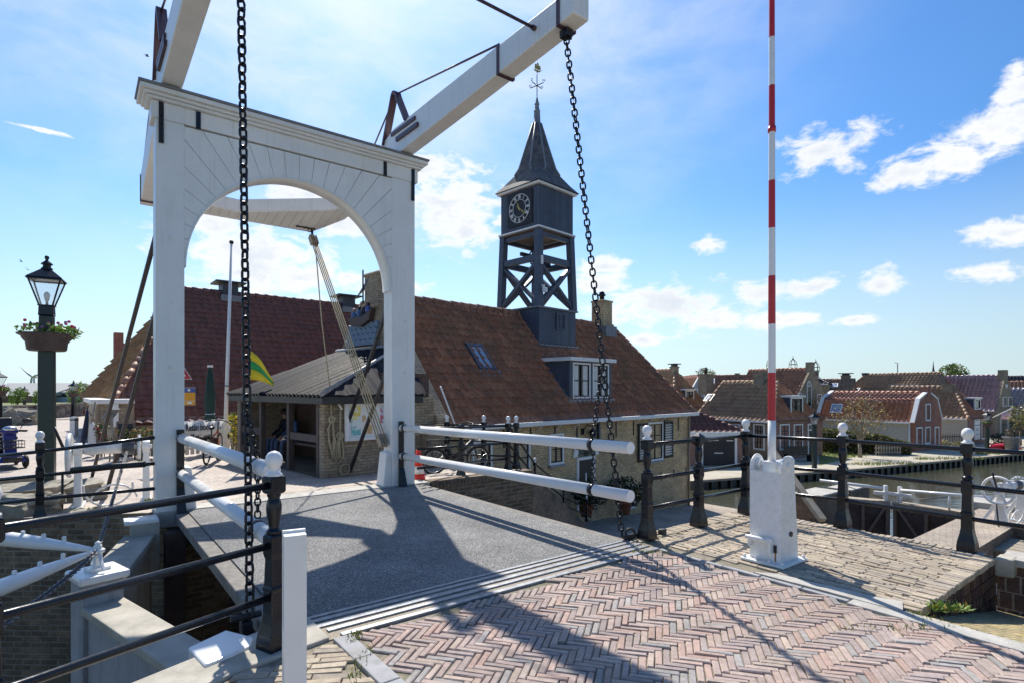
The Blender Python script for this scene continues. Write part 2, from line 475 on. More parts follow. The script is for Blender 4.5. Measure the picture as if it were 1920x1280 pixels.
M['blue_gloss'] = plain('blue_gloss_paint', (.018,.022,.17), .18, .12, 6)
M['chrome'] = plain('bright_metal', (.55,.56,.58), .25, .1, 10, metal=.9)
M['rust'] = plain('rust', (.30,.14,.04), .8, .3, 30)
M['orange'] = plain('orange_paint', (.55,.10,.02), .3, .1, 8)
M['red'] = plain('red_gloss', (.50,.022,.03), .32, .08, 5, .04)
M['cone_red'] = plain('cone_red', (.72,.03,.015), .5, .08, 5)
M['yellow'] = plain('yellow_cloth', (.78,.60,.03), .7, .05, 5)
M['green_cloth'] = plain('green_cloth', (.03,.34,.10), .7, .05, 5)
M['sign_yellow'] = plain('sign_yellow', (.72,.33,.02), .45, .04, 5)
M['sign_blue'] = plain('sign_blue', (.06,.10,.32), .4, .05, 5)
M['black_paint'] = plain('black_lettering', (.015,.015,.02), .6, .05, 5)
M['gold'] = plain('gilt', (.55,.40,.12), .35, .1, 20, metal=.6)
M['basket'] = plain('brown_basket', (.07,.05,.05), .6, .3, 15, .4, 50)
M['terracotta'] = plain('terracotta_pot', (.30,.12,.07), .8, .15, 8)
M['rock'] = plain('weathered_rock', (.30,.275,.22), .9, .35, 4, .9, 18, dirt=(.13,.125,.10), dirt_amt=.8, dscale=6)
M['skin'] = plain('skin', (.45,.28,.20), .5, .05, 10)
M['hair'] = plain('dark_hair', (.03,.02,.015), .5, .2, 40)
M['denim'] = plain('blue_denim', (.10,.14,.26), .85, .2, 30, .2, 120)
M['jacket'] = plain('blue_jacket', (.08,.15,.30), .8, .2, 20)
M['navy_cloth'] = plain('dark_jacket', (.02,.022,.04), .8, .2, 20)
M['soil'] = plain('dark_soil', (.04,.03,.02), .95, .3, 20)
M['bark'] = plain('tree_bark', (.14,.11,.085), .9, .3, 10, .8, 30)
M['bark_pale'] = plain('pale_bark', (.30,.25,.19), .85, .25, 10, .5, 30)
M['warehouse'] = plain('pale_grey_sheeting', (.33,.33,.31), .6, .06, 2)
M['ware_blue'] = plain('pale_blue_sheeting', (.35,.47,.62), .5, .05, 2)
M['turbine'] = plain('turbine_white', (.45,.48,.52), .5, .03, 2)
def leaf(name, col, var=.35, trans=.25):
    n = NT(name)
    a = n.new('ShaderNodeAttribute', attribute_name='Col')
    c = n.mix(1.0, a.outputs['Color'], n.ramp(n.noise(20,3),[(.3,(.8,.8,.8)),(.7,(1.2,1.2,1.2))]), 'MULTIPLY')
    n.color(c); n.set(Roughness=.6)
    d = n.new('ShaderNodeBsdfTranslucent'); n.link(c, d.inputs[0])
    m = n.new('ShaderNodeMixShader'); m.inputs[0].default_value = trans
    n.link(n.b.outputs[0], m.inputs[1]); n.link(d.outputs[0], m.inputs[2]); n.link(m.outputs[0], n.out.inputs[0])
    return n.m
M['leaf'] = leaf('leaf_green', (0,0,0))
def lampglass():
    n = NT('lantern_glass'); n.color((.9,.93,.95)); n.set(Roughness=.05)
    t = n.new('ShaderNodeBsdfTransparent'); m = n.new('ShaderNodeMixShader'); m.inputs[0].default_value = .82
    n.link(n.b.outputs[0], m.inputs[1]); n.link(t.outputs[0], m.inputs[2]); n.link(m.outputs[0], n.out.inputs[0])
    return n.m
M['lampglass'] = lampglass()
def water():
    n = NT('canal_water'); n.color((.055,.058,.036)); n.set(Roughness=.03)
    n.b.inputs['Specular IOR Level'].default_value = .6
    mp = n.new('ShaderNodeMapping'); mp.inputs['Scale'].default_value = (1,2.2,1); n.link(n.tc.outputs['Object'], mp.inputs['Vector'])
    h = n.math('MULTIPLY_ADD', n.noise(1.1,3,.5,vec=mp.outputs[0]), 1.0, n.math('MULTIPLY', n.noise(5,3,.5,vec=mp.outputs[0]), .25))
    n.bump(h, .16, .12)
    return n.m
M['water'] = water()
def grass():
    n = NT('grass_ground')
    c = n.ramp(n.noise(2.5,8,.7),[(.3,(.09,.12,.03)),(.55,(.17,.19,.05)),(.72,(.30,.27,.13))])
    n.color(c); n.set(Roughness=.9); n.bump(n.noise(60,4), .8, .03)
    return n.m
M['grass'] = grass()
def pathmat():
    n = NT('sandy_path')
    c = n.ramp(n.noise(1.2,8,.7),[(.30,(.24,.24,.10)),(.42,(.42,.38,.29)),(.7,(.50,.46,.38))])
    n.color(c); n.set(Roughness=.9); n.bump(n.noise(50,4), .5, .02)
    return n.m
M['path'] = pathmat()
# ================================================================= setting
def stp(pts): 
    return [tuple(st(s,t).to_2d()) for s,t in pts]
def land(name, poly, z1, z0, mtop, mside):
    mb = MB(); mb.prism(poly, z0, z1)
    mb.mi = [1]*len(mb.mi); mb.mi[1] = 0
    o = mb.build(name, [mtop, mside]); tag(o, kind='structure'); return o
def inpoly(p, poly):
    x,y = p; c = False; n = len(poly)
    for i in range(n):
        x1,y1 = poly[i]; x2,y2 = poly[(i+1)%n]
        if (y1>y)!=(y2>y) and x < (x2-x1)*(y-y1)/(y2-y1)+x1: c = not c
    return c
ZW = -3.4
near_edge = [(-.32,-.06),(-1.6,-.56),(-6,-2.3),(-14,-5.5)]
land('near_bank', stp([(5.74,.02),(-.30,.02)]+near_edge+[(-14,-14),(3.38,-14),(3.38,-2.55),(5.74,-2.55)]), -.014, -5, M['joint'], M['brick_dark'])
land('pavement', stp([(3.38,-2.57),(3.38,-14),(5.74,-14),(5.74,-2.57)]), (lambda x,y: -.03-.21*max(0,((V3((x,y,0))-BA).dot(BV)-3.38))), -5, M['yellow_pave'], M['brick_lock'])
land('quay', stp([(5.76,.0),(19,0),(19,-14),(15,-14),(15,-1.0),(5.76,-1.0)]), -1.4, -5, M['pave_low'], M['brick_lock'])
land('terrace', stp([(5.76,-1.02),(14.98,-1.02),(14.98,-14),(5.76,-14)]), -2.1, -5, M['pave_low'], M['brick_lock'])
far_edge = [(-.36,4.62),(-1.75,5.75),(-3.6,7.3)]
zst = lambda x,y: -.22*min(1,max(0,((V3((x,y,0))-BA).dot(BU)-4.62)/3.0))
land('far_bank', stp([(5.9,4.62)]+far_edge+[(-4.0,7.62),(5.9,7.62)]), zst, -5, M['pave_far'], M['brick_dark'])
w1 = tuple(st(5.9,7.62).to_2d()); w2 = tuple(st(-4.0,7.62).to_2d()); w3 = tuple(st(-9,11).to_2d())
land('street', [w1,(0.5,17.5),(-3,21),(-8,40),(-400,44),(-400,30),(-70,16),w3,w2], -.22, -5, M['pave_far'], M['brick_dark'])
def zcy(x,y):
    s = (V3((x,y,0))-BA).dot(BV)
    return -2.15 - .09*max(0,min(10,s-9))
land('yard', stp([(5.92,4.62),(17.6,4.62)])+[(11.5,19.0),(7.6,23.4),(3,26),(-4,16),tuple(st(5.92,7.6).to_2d())], zcy, -5, M['pave_low'], M['brick_lock'])
land('town_ground', [(2,26.5),(9.5,28.6),(20.3,32.9),(31.7,38.3),(62,52.5),(900,420),(1400,2600),(-100,2600),(-100,62),(-2,40)], -3.0, -5, M['path'], M['brick_dark'])
land('far_ground', [(-900,33),(-14,33),(-14,2600),(-2600,2600)], -.42, -6, M['grass'], M['brick_dark'])
mb = MB(); mb.quad((-60,-40,ZW),(900,-40,ZW),(900,460,ZW),(-60,460,ZW))
tag(mb.build('water', M['water']), kind='structure')

# ---- laid bricks: every brick has its own body, tilt and colour
def lay(bricks, z, name, mat, pal, jz=.0035, tilt=.012, h=.05, zf=None):
    mb = MB()
    for (cx,cy,a,L,W) in bricks:
        g = .003
        l, w = L/2-g*random.uniform(.6,1.4), W/2-g*random.uniform(.6,1.4); b = .005
        zt = z + random.gauss(0,jz) + (zf(cx,cy) if zf else 0)
        tx, ty = random.gauss(0,tilt), random.gauss(0,tilt*2.0)
        a2 = a + random.gauss(0,.014)
        ca, sa = cos(a2), sin(a2)
        ps = []
        for (ll,ww,zz) in ((l,w,-h),(l,w,-b),(l-b,w-b,0)):
            for sx,sy in ((-1,-1),(1,-1),(1,1),(-1,1)):
                x = sx*ll + random.gauss(0,.0012); y = sy*ww + random.gauss(0,.0012)
                ps.append((cx+x*ca-y*sa, cy+x*sa+y*ca, zt+zz+(tx*x+ty*y if zz>-h else 0)))
        c = random.choice(pal); k = random.uniform(.88,1.08)
        mb.add(ps, [(8,9,10,11),(4,5,9,8),(5,6,10,9),(6,7,11,10),(7,4,8,11),(0,1,5,4),(1,2,6,5),(2,3,7,6),(3,0,4,7)], col=mul(c,k))
    return tag(mb.build(name, mat, uvbox=False), kind='structure')
def herring(poly, ang, L, n):
    W = L/n; xs=[p[0] for p in poly]; ys=[p[1] for p in poly]
    cx0,cy0 = sum(xs)/len(xs), sum(ys)/len(ys); R = max(sqrt((x-cx0)**2+(y-cy0)**2) for x,y in poly)
    k = int(R/W)+4; out=[]; ca,sa=cos(ang),sin(ang)
    for i in range(-k,k):
        for j in range(-k,k):
            d = (i-j) % (2*n)
            if d == 0: x,y,a = (i+n/2)*W,(j+.5)*W,0
            elif d == 2*n-1: x,y,a = (i+.5)*W,(j+n/2)*W,pi/2
            else: continue
            X,Y = cx0+x*ca-y*sa, cy0+x*sa+y*ca
            if inpoly((X,Y),poly): out.append((X,Y,ang+a,L,W))
    return out
def stretcher(poly, ang, L, W):
    xs=[p[0] for p in poly]; ys=[p[1] for p in poly]
    cx0,cy0 = sum(xs)/len(xs), sum(ys)/len(ys); R = max(sqrt((x-cx0)**2+(y-cy0)**2) for x,y in poly)
    out=[]; ca,sa=cos(ang),sin(ang)
    for j in range(-int(R/W)-2,int(R/W)+2):
        off = random.uniform(0,L)
        for i in range(-int(R/L)-2,int(R/L)+2):
            x,y = i*L+off, j*W
            X,Y = cx0+x*ca-y*sa, cy0+x*sa+y*ca
            if inpoly((X,Y),poly): out.append((X,Y,ang,L,W))
    return out
palR = [srgb(*c) for c in ((175,157,147),(169,151,144),(180,163,151),(165,150,145),(173,155,147),(178,156,145),(161,147,141),(171,156,147),(175,150,139),(158,153,149))]
palP = [srgb(*c) for c in ((178,165,146),(170,156,138),(186,173,153),(164,153,139),(176,162,142),(168,157,143))]
lay(herring(stp([(.16,-.50),(3.29,-.46),(3.29,-5.6),(.16,-5.6)]), radians(-15), .184, 4), 0, 'road', M['pave'], palR)
lay(stretcher(stp([(3.52,-.16),(5.62,-.16),(5.62,-2.47),(3.62,-2.47)]), BANG+pi/2-radians(3), .19, .047), 0, 'pavement', M['pave'], palP)
lay(stretcher(stp([(-1.7,-1.08),(-.55,-.56),(.0,-.46),(.0,-5.5),(-5.5,-5.5),(-5.5,-2.75)]), radians(8), .2, .065), 0, 'pavement', M['pave'], palP)
lay(stretcher([tuple(st(s,t).to_2d()) for s,t in ((-.5,4.95),(3.6,4.95),(3.6,5.6),(-1.2,5.6))], BANG, .2,.065), 0, 'pavement', M['pave'], palP, zf=zst)

# brick-on-edge soldier course along the platform's outer rim, and the kerbs
bk = []
for k in range(38): bk.append((*tuple(st(5.67, -.02-.066*k).to_2d()), BANG, .2, .064))
for k in range(34): bk.append((*tuple(st(5.62-.066*k, -.05).to_2d()), BANG+pi/2, .2, .064))
for k in range(32): bk.append((*tuple(st(5.60-.066*k, -2.52).to_2d()), BANG+pi/2, .16, .064))
lay(bk, .006, 'pavement', M['pave'], palP)
def kerb(pts, w, mat, label, h=.1, L=.55, z=.01, name='kerb'):
    """separate kerb stones laid end to end, one run"""
    mb = MB()
    for (a,b) in zip(pts[:-1],pts[1:]):
        a=V3((a[0],a[1],0)); b=V3((b[0],b[1],0)); d=b-a; n=max(1,int(d.length/L))
        for i in range(n):
            p=a+d*(i/n)+d.normalized()*.004; q=a+d*((i+1)/n)-d.normalized()*.004
            zz = z+random.gauss(0,.0025)
            mb.bar(p+V3((0,0,zz-h/2)), q+V3((0,0,zz-h/2)), w, h)
    o = mb.build(name, mat, bevel=.007); tag(o, kind='structure'); return o
kerb(stp([(.07,-.44),(.07,-5.5)]), .12, M['bluestone'], '', L=.34)
kerb(stp([(3.34,-.45),(3.34,-2.2)]), .05, M['bluestone'], '', L=.3)
kerb(stp([(3.36,-2.2),(3.36,-7)]), .16, M['concrete_lt'], '', L=1.1)
# triangular concrete fill in the platform's acute corner
mb = MB(); mb.prism(stp([(3.40,-1.75),(3.62,-2.46),(3.40,-2.53)]), -.05, .012); mb.prism(stp([(3.40,-1.4),(3.52,-1.55),(3.61,-2.44),(3.405,-1.76)]), -.05, .008)
tag(mb.build('pavement', M['concrete_lt']), kind='structure')
kerb([tuple((st(3.47,-2.62)).to_2d()), tuple(st(3.47,-7).to_2d())], .05, M['yellow_pave'], '', L=.3, z=-.01)
# coping of the near wing wall where the railing stands
mb = MB(); mb.prism(stp([(.0,-.02),(-.28,-.02),(-.30,-.02),(-1.6,-.52),(-6,-2.25),(-6.2,-2.75),(-1.8,-1.02),(-.55,-.52),(.0,-.42)]), -.25, .012)
tag(mb.build('coping', M['concrete'], bevel=.012), kind='structure')
# far bank coping
mb = MB(); mb.prism(stp([(-.5,4.58),(3.55,4.58),(3.55,4.95),(-.5,4.95)]), -.2, .010)
tag(mb.build('coping', M['concrete_lt'], bevel=.01), kind='structure')
def wallthing(mb, name, mat, label, cat, **kw):
    o = mb.build(name, mat, **kw); tag(o, label, cat); return o
# parapet wall at the right of the platform
mb = MB(); mb.prism(stp([(5.78,-2.57),(6.02,-2.57),(6.02,-9),(5.78,-9)]), -1.5, -.07)
mb.cm = 1
for k in range(24): mb.prism(stp([(5.72,-2.60-.268*k),(6.08,-2.60-.268*k),(6.08,-2.86-.268*k),(5.72,-2.86-.268*k)]), -.07, .0+random.gauss(0,.004))
pw = mb.build('parapet_wall', [M['brick_wallrow'], M['concrete_lt']], bevel=.006)
tag(pw, 'low dark brick parapet wall with pale coping beside the yellow paving', 'wall')
mb = MB(); mb.prism(stp([(5.62,-2.58),(5.86,-2.58),(5.86,-2.72),(5.66,-2.72)]), -.17, .006)
tag(mb.build('coping_stone', M['concrete'], bevel=.02), 'yellowish weathered coping stone at the corner of the brick platform', 'stone')
# stair flank and steps down to the yard
sA,sB,sC,sD = (.41,11.2),(2.05,15.7),(.95,16.05),(-.75,11.7)
L2 = sqrt((sB[0]-sA[0])**2+(sB[1]-sA[1])**2)
def kst(x,y): return max(0,min(1,((x-sA[0])*(sB[0]-sA[0])+(y-sA[1])*(sB[1]-sA[1]))/L2**2))
mb = MB()
zt = lambda x,y: -.1-2.08*kst(x,y)
def lerp2(a,b,k): return (a[0]+(b[0]-a[0])*k, a[1]+(b[1]-a[1])*k)
mb.prism([sA,sB,lerp2(sB,sC,.25),lerp2(sA,sD,.25)], -4, zt)
flank = mb.build('stair_wall', M['brick_lock']); tag(flank,'sloping dark brick wall beside the steps down to the yard','wall')
mb = MB(); N=12
for i in range(N):
    a0,a1 = i/N,(i+1)/N
    mb.prism([lerp2(lerp2(sA,sD,.27),lerp2(sB,sC,.27),a0),lerp2(lerp2(sA,sD,.27),lerp2(sB,sC,.27),a1),lerp2(sD,sC,a1),lerp2(sD,sC,a0)], -4, -.12-2.05*(i+1)/N)
tag(mb.build('steps', M['brick_lock']), 'brick steps leading down from the bridge to the house yard', 'steps')
# coping band on the flank: bricks on edge, following the slope
bk=[]
mb = MB()
for i in range(60):
    k0,k1=i/60,(i+.94)/60
    a,b=lerp2(sA,sB,k0),lerp2(sA,sB,k1); c,d=lerp2(lerp2(sA,sD,.24),lerp2(sB,sC,.24),k1),lerp2(lerp2(sA,sD,.24),lerp2(sB,sC,.24),k0)
    mb.prism([a,b,c,d], (lambda x,y: zt(x,y)-.02), (lambda x,y: zt(x,y)+.05))
cop=mb.build('coping_course', M['brick_lock'], flank)
# brick quay wall coping on far bank right of the portal
mb=MB()
for i in range(30):
    s0=3.6+i*.0767; mb.prism(stp([(s0,4.60),(s0+.07,4.60),(s0+.07,4.86),(s0,4.86)]), -.12, .012)
tag(mb.build('coping', M['brick_lock'], bevel=.006), kind='structure')
mb=MB()

palY = [srgb(*c) for c in ((196,176,122),(186,166,118),(204,186,134),(176,160,116),(190,170,112))]
lay(stretcher(stp([(3.55,-2.75),(3.55,-7.5),(5.70,-7.5),(5.70,-2.75)]), BANG+pi/2+radians(24), .2, .056), -.012, 'pavement', M['pave'], palY, zf=lambda x,y: -.03-.21*max(0,((V3((x,y,0))-BA).dot(BV)-3.38)))
# brickwork of the platform's right hand side, standing headers
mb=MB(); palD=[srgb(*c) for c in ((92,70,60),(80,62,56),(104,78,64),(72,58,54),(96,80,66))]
for r in range(5):
    for k in range(22):
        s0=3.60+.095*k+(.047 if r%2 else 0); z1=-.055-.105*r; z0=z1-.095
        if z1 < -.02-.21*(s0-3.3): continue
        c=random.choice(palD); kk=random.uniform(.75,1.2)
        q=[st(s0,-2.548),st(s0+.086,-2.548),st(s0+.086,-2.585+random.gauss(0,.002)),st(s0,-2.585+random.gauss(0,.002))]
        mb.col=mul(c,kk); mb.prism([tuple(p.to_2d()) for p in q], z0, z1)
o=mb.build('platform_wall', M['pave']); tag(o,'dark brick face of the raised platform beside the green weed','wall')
# ================================================================= drawbridge
BR = thing('drawbridge', 'white timber drawbridge with arched portal, balance beams and dark grit deck', 'drawbridge', BA, BANG)
def bm_(): return MB()
# local frame: x = s, y = t
mb = bm_(); mb.b3(-.13,3.27,.02,4.60,-.22,-.004); deck = mb.build('deck', M['grit'], BR)
mb = bm_(); mb.b3(-.28,-.134,.0,4.58,-.13,-.016); mb.build('edge_beam', M['edge'], deck, bevel=.01)
mb=bm_(); mb.b3(3.274,3.42,.0,4.58,-.13,-.016); mb.build('edge_beam', M['edge'], deck, bevel=.01)
mb = bm_()
for s0 in (.1,.8,1.5,2.2,2.9): mb.b3(s0,s0+.16,.05,4.55,-.55,-.225)
mb.build('girder', M['iron'], deck)
# expansion strips in front of the deck
mb = bm_(); mb.b3(-.10,3.36,-.42,.018,-.06,-.006)
mb.build('grit_filling', M['grit_tan'], BR)
for i,(y0,w) in enumerate(((-.005,.035),(-.085,.045),(-.185,.05),(-.285,.045),(-.405,.05))):
    mb = bm_(); mb.b3(-.12+.05*i,3.36,y0-w/2,y0+w/2,-.03,.004+.0008*i)
    mb.build('steel_strip', M['metal_strip'], BR, bevel=.003)
# ---- portal
PO = bpy.data.objects.new('portal', None); COL.objects.link(PO); PO.parent = BR
T0,T1 = 4.60,4.92
SL0,SL1,SR0,SR1 = -.487,-.161,2.844,3.27
for a,b in ((SL0,SL1),(SR0,SR1)):
    mb = bm_(); mb.b3(a,b,T0,T1,-.02,5.14); mb.build('post', M['white'], PO, bevel=.012)
cx=(SL1+SR0)/2; rad=(SR0-SL1)/2; zs=3.25; ztop=5.12
# spandrel: radial boards with open joints in front of a core
def spandrel(y0,y1,gap,name,nb=26):
    mb = bm_()
    def hit(th):
        # outer end of a board at angle th: the rectangle of the opening, bounded by posts and frieze
        dx,dz = cos(th),sin(th)
        r1 = (rad)/abs(dx) if abs(dx)>1e-6 else 1e9
        r2 = (ztop-zs)/dz if dz>1e-6 else 1e9
        return min(r1,r2)
    for i in range(nb):
        a0,a1 = pi*i/nb+gap, pi*(i+1)/nb-gap
        ths=[a0+(a1-a0)*k/4 for k in range(5)]
        corner = atan2(ztop-zs,rad)
        inner=[(cx+rad*cos(t),zs+rad*sin(t)) for t in ths]
        outer=[]
        tt=sorted(set(ths+[c for c in (corner,pi-corner) if a0<c<a1]))
        for t in tt:
            r=max(hit(t),rad+.0005); outer.append((cx+r*cos(t),zs+r*sin(t)))
        if max(hit(t)-rad for t in tt)<.004: continue
        poly=[(x,y0,z) for x,z in inner]+[(x,y0,z) for x,z in outer[::-1]]
        mb.extrude(poly,(0,y1-y0,0))
    return mb.build(name, M['white'], PO)
spandrel(T0+.012,T0+.045,.0017,'arch_boards')
spandrel(T0+.05,T1-.05,0,'arch_core')
spandrel(T1-.045,T1-.012,.0017,'arch_boards')
# arch soffit lining
mb=bm_()
K=40
for i in range(K):
    a0,a1=pi*i/K,pi*(i+1)/K
    q=[(cx+(rad-.02)*cos(a),y,zs+(rad-.02)*sin(a)) for a,y in ((a0,T0),(a1,T0),(a1,T1),(a0,T1))]
    p=[(cx+(rad+.004)*cos(a),y,zs+(rad+.004)*sin(a)) for a,y in ((a0,T0),(a1,T0),(a1,T1),(a0,T1))]
    mb.add(q+p,[(3,2,1,0),(4,5,6,7),(0,1,5,4),(2,3,7,6)],True)
mb.build('arch_lining', M['white'], PO)
# bolt heads on the posts
for s in (SL0+.16,SR0+.22):
    for z in (1.9,2.75,3.6): mb=bm_(); mb.lathe([(.028,-.006),(.022,.012),(.006,.014)],c=(s+random.uniform(-.03,.03),T0,z),M=Matrix.Rotation(pi/2,4,'X'),n=10); mb.build('bolt_head',M['white_worn'],PO)
# frieze and cornice
mb=bm_(); mb.b3(SL0-.05,SR1+.05,T0-.012,T1+.012,5.14,5.36); mb.build('frieze', M['white'], PO, bevel=.008)
mb=bm_()
for (o,z0,z1) in ((.05,5.362,5.40),(.085,5.402,5.44),(.13,5.442,5.50)):
    mb.b3(SL0-.05-o,SR1+.05+o,T0-.012-o,T1+.012+o,z0,z1)
mb.build('cornice', M['white'], PO, bevel=.008)
mb=bm_(); mb.b3(SL0-.2,SR1+.2,T0-.16,T1+.16,5.502,5.535); mb.build('cornice_capping', M['lead'], PO, bevel=.006)
# iron straps on portal
def strap(s,z0,z1,w=.045):
    mb=bm_(); mb.b3(s-w/2,s+w/2,T0-.022,T0-.014 if z0>5.1 else T0+.002,z0,z1); mb.build('strap', M['iron'], PO)
for s,z0,z1 in ((SL0+.06,4.82,5.36),(SL1+.16,5.12,5.36),(SR0-.13,5.12,5.36),(SR1-.045,4.82,5.36)):
    mb=bm_(); mb.b3(s-.028,s+.028,T0-.026,T0-.004,z0,z1-.01); mb.build('strap', M['iron'], PO)
# buttress blocks at the post feet
for sA_,sgn in ((SR0,-1),(SL1,1)):
    mb=bm_()
    x0=sA_; 
    mb.add([(x0,T0+.02,0),(x0+sgn*.15,T0+.02,0),(x0+sgn*.15,T1-.02,0),(x0,T1-.02,0),(x0,T0+.02,.58),(x0+sgn*.085,T0+.02,.56),(x0+sgn*.085,T1-.02,.56),(x0,T1-.02,.58)],
        [(0,3,2,1),(4,5,6,7),(0,1,5,4),(1,2,6,5),(2,3,7,6),(3,0,4,7)])
    mb.build('buttress', M['white'], PO, bevel=.015)
# hinge irons for the safety bars
for s in (SL1-.05,SR0+.16):
    mb=bm_(); mb.b3(s-.045,s+.045,T0-.035,T0-.003,-.03,1.08)
    mb.add([(s-.05,T0-.14,-.02),(s+.06,T0-.14,-.02),(s+.06,T0-.035,-.02),(s-.05,T0-.035,-.02),(s-.045,T0-.05,.3),(s+.045,T0-.05,.3),(s+.045,T0-.035,.3),(s-.045,T0-.035,.3)],
        [(0,3,2,1),(4,5,6,7),(0,1,5,4),(1,2,6,5),(2,3,7,6),(3,0,4,7)])
    mb.build('hinge_iron', M['iron'], PO, bevel=.006)
# ---- balance beams: side profile in the (t,z) plane
prof=[(.38,5.67),(.38,5.96),(1.6,5.98),(3.4,6.01),(4.75,6.02),(6.0,5.72),(7.62,5.22),(7.62,4.80),(6.2,5.10),(4.75,5.545),(2.5,5.60)]
for s in (-.32,3.06):
    BE = bpy.data.objects.new('balance_beam', None); COL.objects.link(BE); BE.parent=BR
    pr=prof if s<0 else [(.38,5.67),(.38,5.96),(1.6,5.98),(3.4,6.01),(4.75,6.02),(6.0,5.72),(6.34,5.61),(6.34,5.07),(6.2,5.10),(4.75,5.545),(2.5,5.60)]
    mb=bm_(); mb.extrude([(s-.12,t,z) for t,z in pr],(.24,0,0))
    mb.build('beam', M['white'], BE, bevel=.015)
    for t0,z0,z1 in ((.62,5.66,5.972),(1.75,5.622,5.992),(7.45,4.835,5.275))[:3 if s<0 else 2]:
        mb=bm_(); k=.012
        mb.b3(s-.12-k,s+.12+k,t0-.025,t0+.025,z0-k-.004,z0-.003)
        mb.b3(s-.12-k,s-.122,t0-.025,t0+.025,z0-.002,z1); mb.b3(s+.122,s+.12+k,t0-.025,t0+.025,z0-.002,z1)
        mb.build('beam_strap', M['maroon_iron'], BE)
    # king post (bent iron A) and truss rods
    mb=bm_()
    za=6.62; tk=4.70
    path=[(s-.10,tk-.42,5.99),(s-.10,tk-.10,za-.12),(s-.10,tk-.05,za-.02),(s-.10,tk,za),(s-.10,tk+.05,za-.02),(s-.10,tk+.10,za-.12),(s-.10,tk+.42,5.86)]
    for a,b in zip(path[:-1],path[1:]): mb.bar(a,b,.12,.035,up=(1,0,0) if False else (0,.3,1))
    mb.build('king_post', M['maroon_iron'], BE)
    mb=bm_(); mb.tube([(s-.10,1.75,6.0),(s-.10,tk,za-.03)],.014,8); mb.tube([(s-.10,tk,za-.03),(s-.10,7.2 if s<0 else 6.2,5.33 if s<0 else 5.62)],.014,8); mb.build('truss_rod', M['maroon_iron'], BE)
    mb=bm_(); mb.bar((s-.132,tk-.75,5.90),(s-.132,tk+.1,5.93),.03,.06); mb.bar((s-.132,tk-.85,5.76),(s-.132,tk-.1,5.78),.05,.07); mb.build('pivot_iron', M['maroon_iron'], BE, bevel=.004)
    # shackle at the beam end
    mb=bm_(); mb.b3(s-.05,s+.05,.56,.68,5.56,5.645); mb.tube([(s-.08,.62,5.58),(s+.08,.62,5.58)],.02,8); mb.build('shackle', M['iron'], BE, bevel=.01)
# cross rod between the beams
mb=bm_(); mb.tube([(-.40,1.02,5.82),(3.0,1.02,5.82)],.018,8); mb.lathe([(.03,-.02),(.03,.02)],M=Matrix.Rotation(pi/2,4,'Y'),c=(2.915,1.02,5.82)); mb.build('cross_rod', M['maroon_iron'], BR)
# counterweight platform between the rear beam ends
cw=[(-.18,7.60),(2.49,7.60),(3.19,6.30),(2.92,6.25),(2.5,6.62),(1.05,7.30),(.5,7.25),(-.18,6.85)]
mb=bm_()
# soffit boards running along the bridge
zc=lambda x,y: 4.82+.30*(7.6-y)/1.42
mb.prism(cw, (lambda x,y: zc(x,y)+.02), (lambda x,y: zc(x,y)+.24))
mb.build('counterweight', M['white'], BR, bevel=.01)
mb=bm_(); x=-.16
while x<2.9:
    # clip each board to the plan shape
    x1=min(x+.155,2.91); xm=(x+x1)/2
    # front limit by interpolation of the outline
    fr=[(-.18,6.85),(.5,7.25),(1.05,7.30),(2.5,6.62),(2.92,6.25)]
    def fy(xx):
        for (a,b),(c,d) in zip(fr[:-1],fr[1:]):
            if a<=xx<=c: return b+(d-b)*(xx-a)/(c-a)
        return 6.85
    def ry(xx): return 7.595 if xx<2.49 else 7.595-(xx-2.49)*1.86
    mb.prism([(x+.004,fy(x)+.01),(x1-.004,fy(x1)+.01),(x1-.004,ry(x1)),(x+.004,ry(x))], zc, (lambda q,w: zc(q,w)+.018))
    x=x1
mb.build('soffit_boards', M['white'], BR)
for s in (2.25,-.05):
    mb=bm_(); mb.bar((s-.12,7.42,4.845),(s+.26,7.42,4.845),.05,.012); mb.torus((s+.15,7.42,4.81),.035,.008,Matrix.Rotation(pi/2,4,'X'),12,6); mb.build('hook_plate', M['iron'], BR)
# ---- back stays
for s,zt_,s2,ta,za in ((-.32,4.32,-1.05,10.8,-.2),(-.32,3.26,-.9,8.05,-.2),(3.06,3.47,3.3,8.4,.06),(3.06,2.39,3.29,7.62,-.2)):
    mb=bm_()
    mb.bar((s,T1-.05,zt_),(s2,ta,za),.055,.055,up=(1,0,0)); mb.build('stay_rod', M['iron_rough'], BR)
# ---- safety bars
for s,L,bar_r in ((SL1-.05,4.44,.06),(SR0+.16,4.93,.06)):
    for z0,z1 in ((.97,1.035),(.50,.56)):
        mb=bm_(); yE=T0-.03-L
        mb.tube([(s,T0-.04,z0),(s,yE,z1)],bar_r,18); o=mb.build('safety_bar', M['white_gloss'], BR)
        mb=bm_()
        for k in (.025,):
            y=T0-.04+(yE-T0+.04)*k; z=z0+(z1-z0)*k
            mb.tube([(s,y-.03,z),(s,y+.03,z)],.065,18)
        mb.torus((s,T0-.05,z0+.0),.05,.012,Matrix.Rotation(pi/2,4,'Y'),14,6)
        mb.build('bar_clamp', M['iron'], o)
        mb=bm_(); k=.912 if s<0 else .896; y=T0-.04+(yE-T0+.04)*k; z=z0+(z1-z0)*k; mb.tube([(s,y-.03,z),(s,y+.03,z)],.065,18); mb.build('bar_clamp', M['iron'], o)
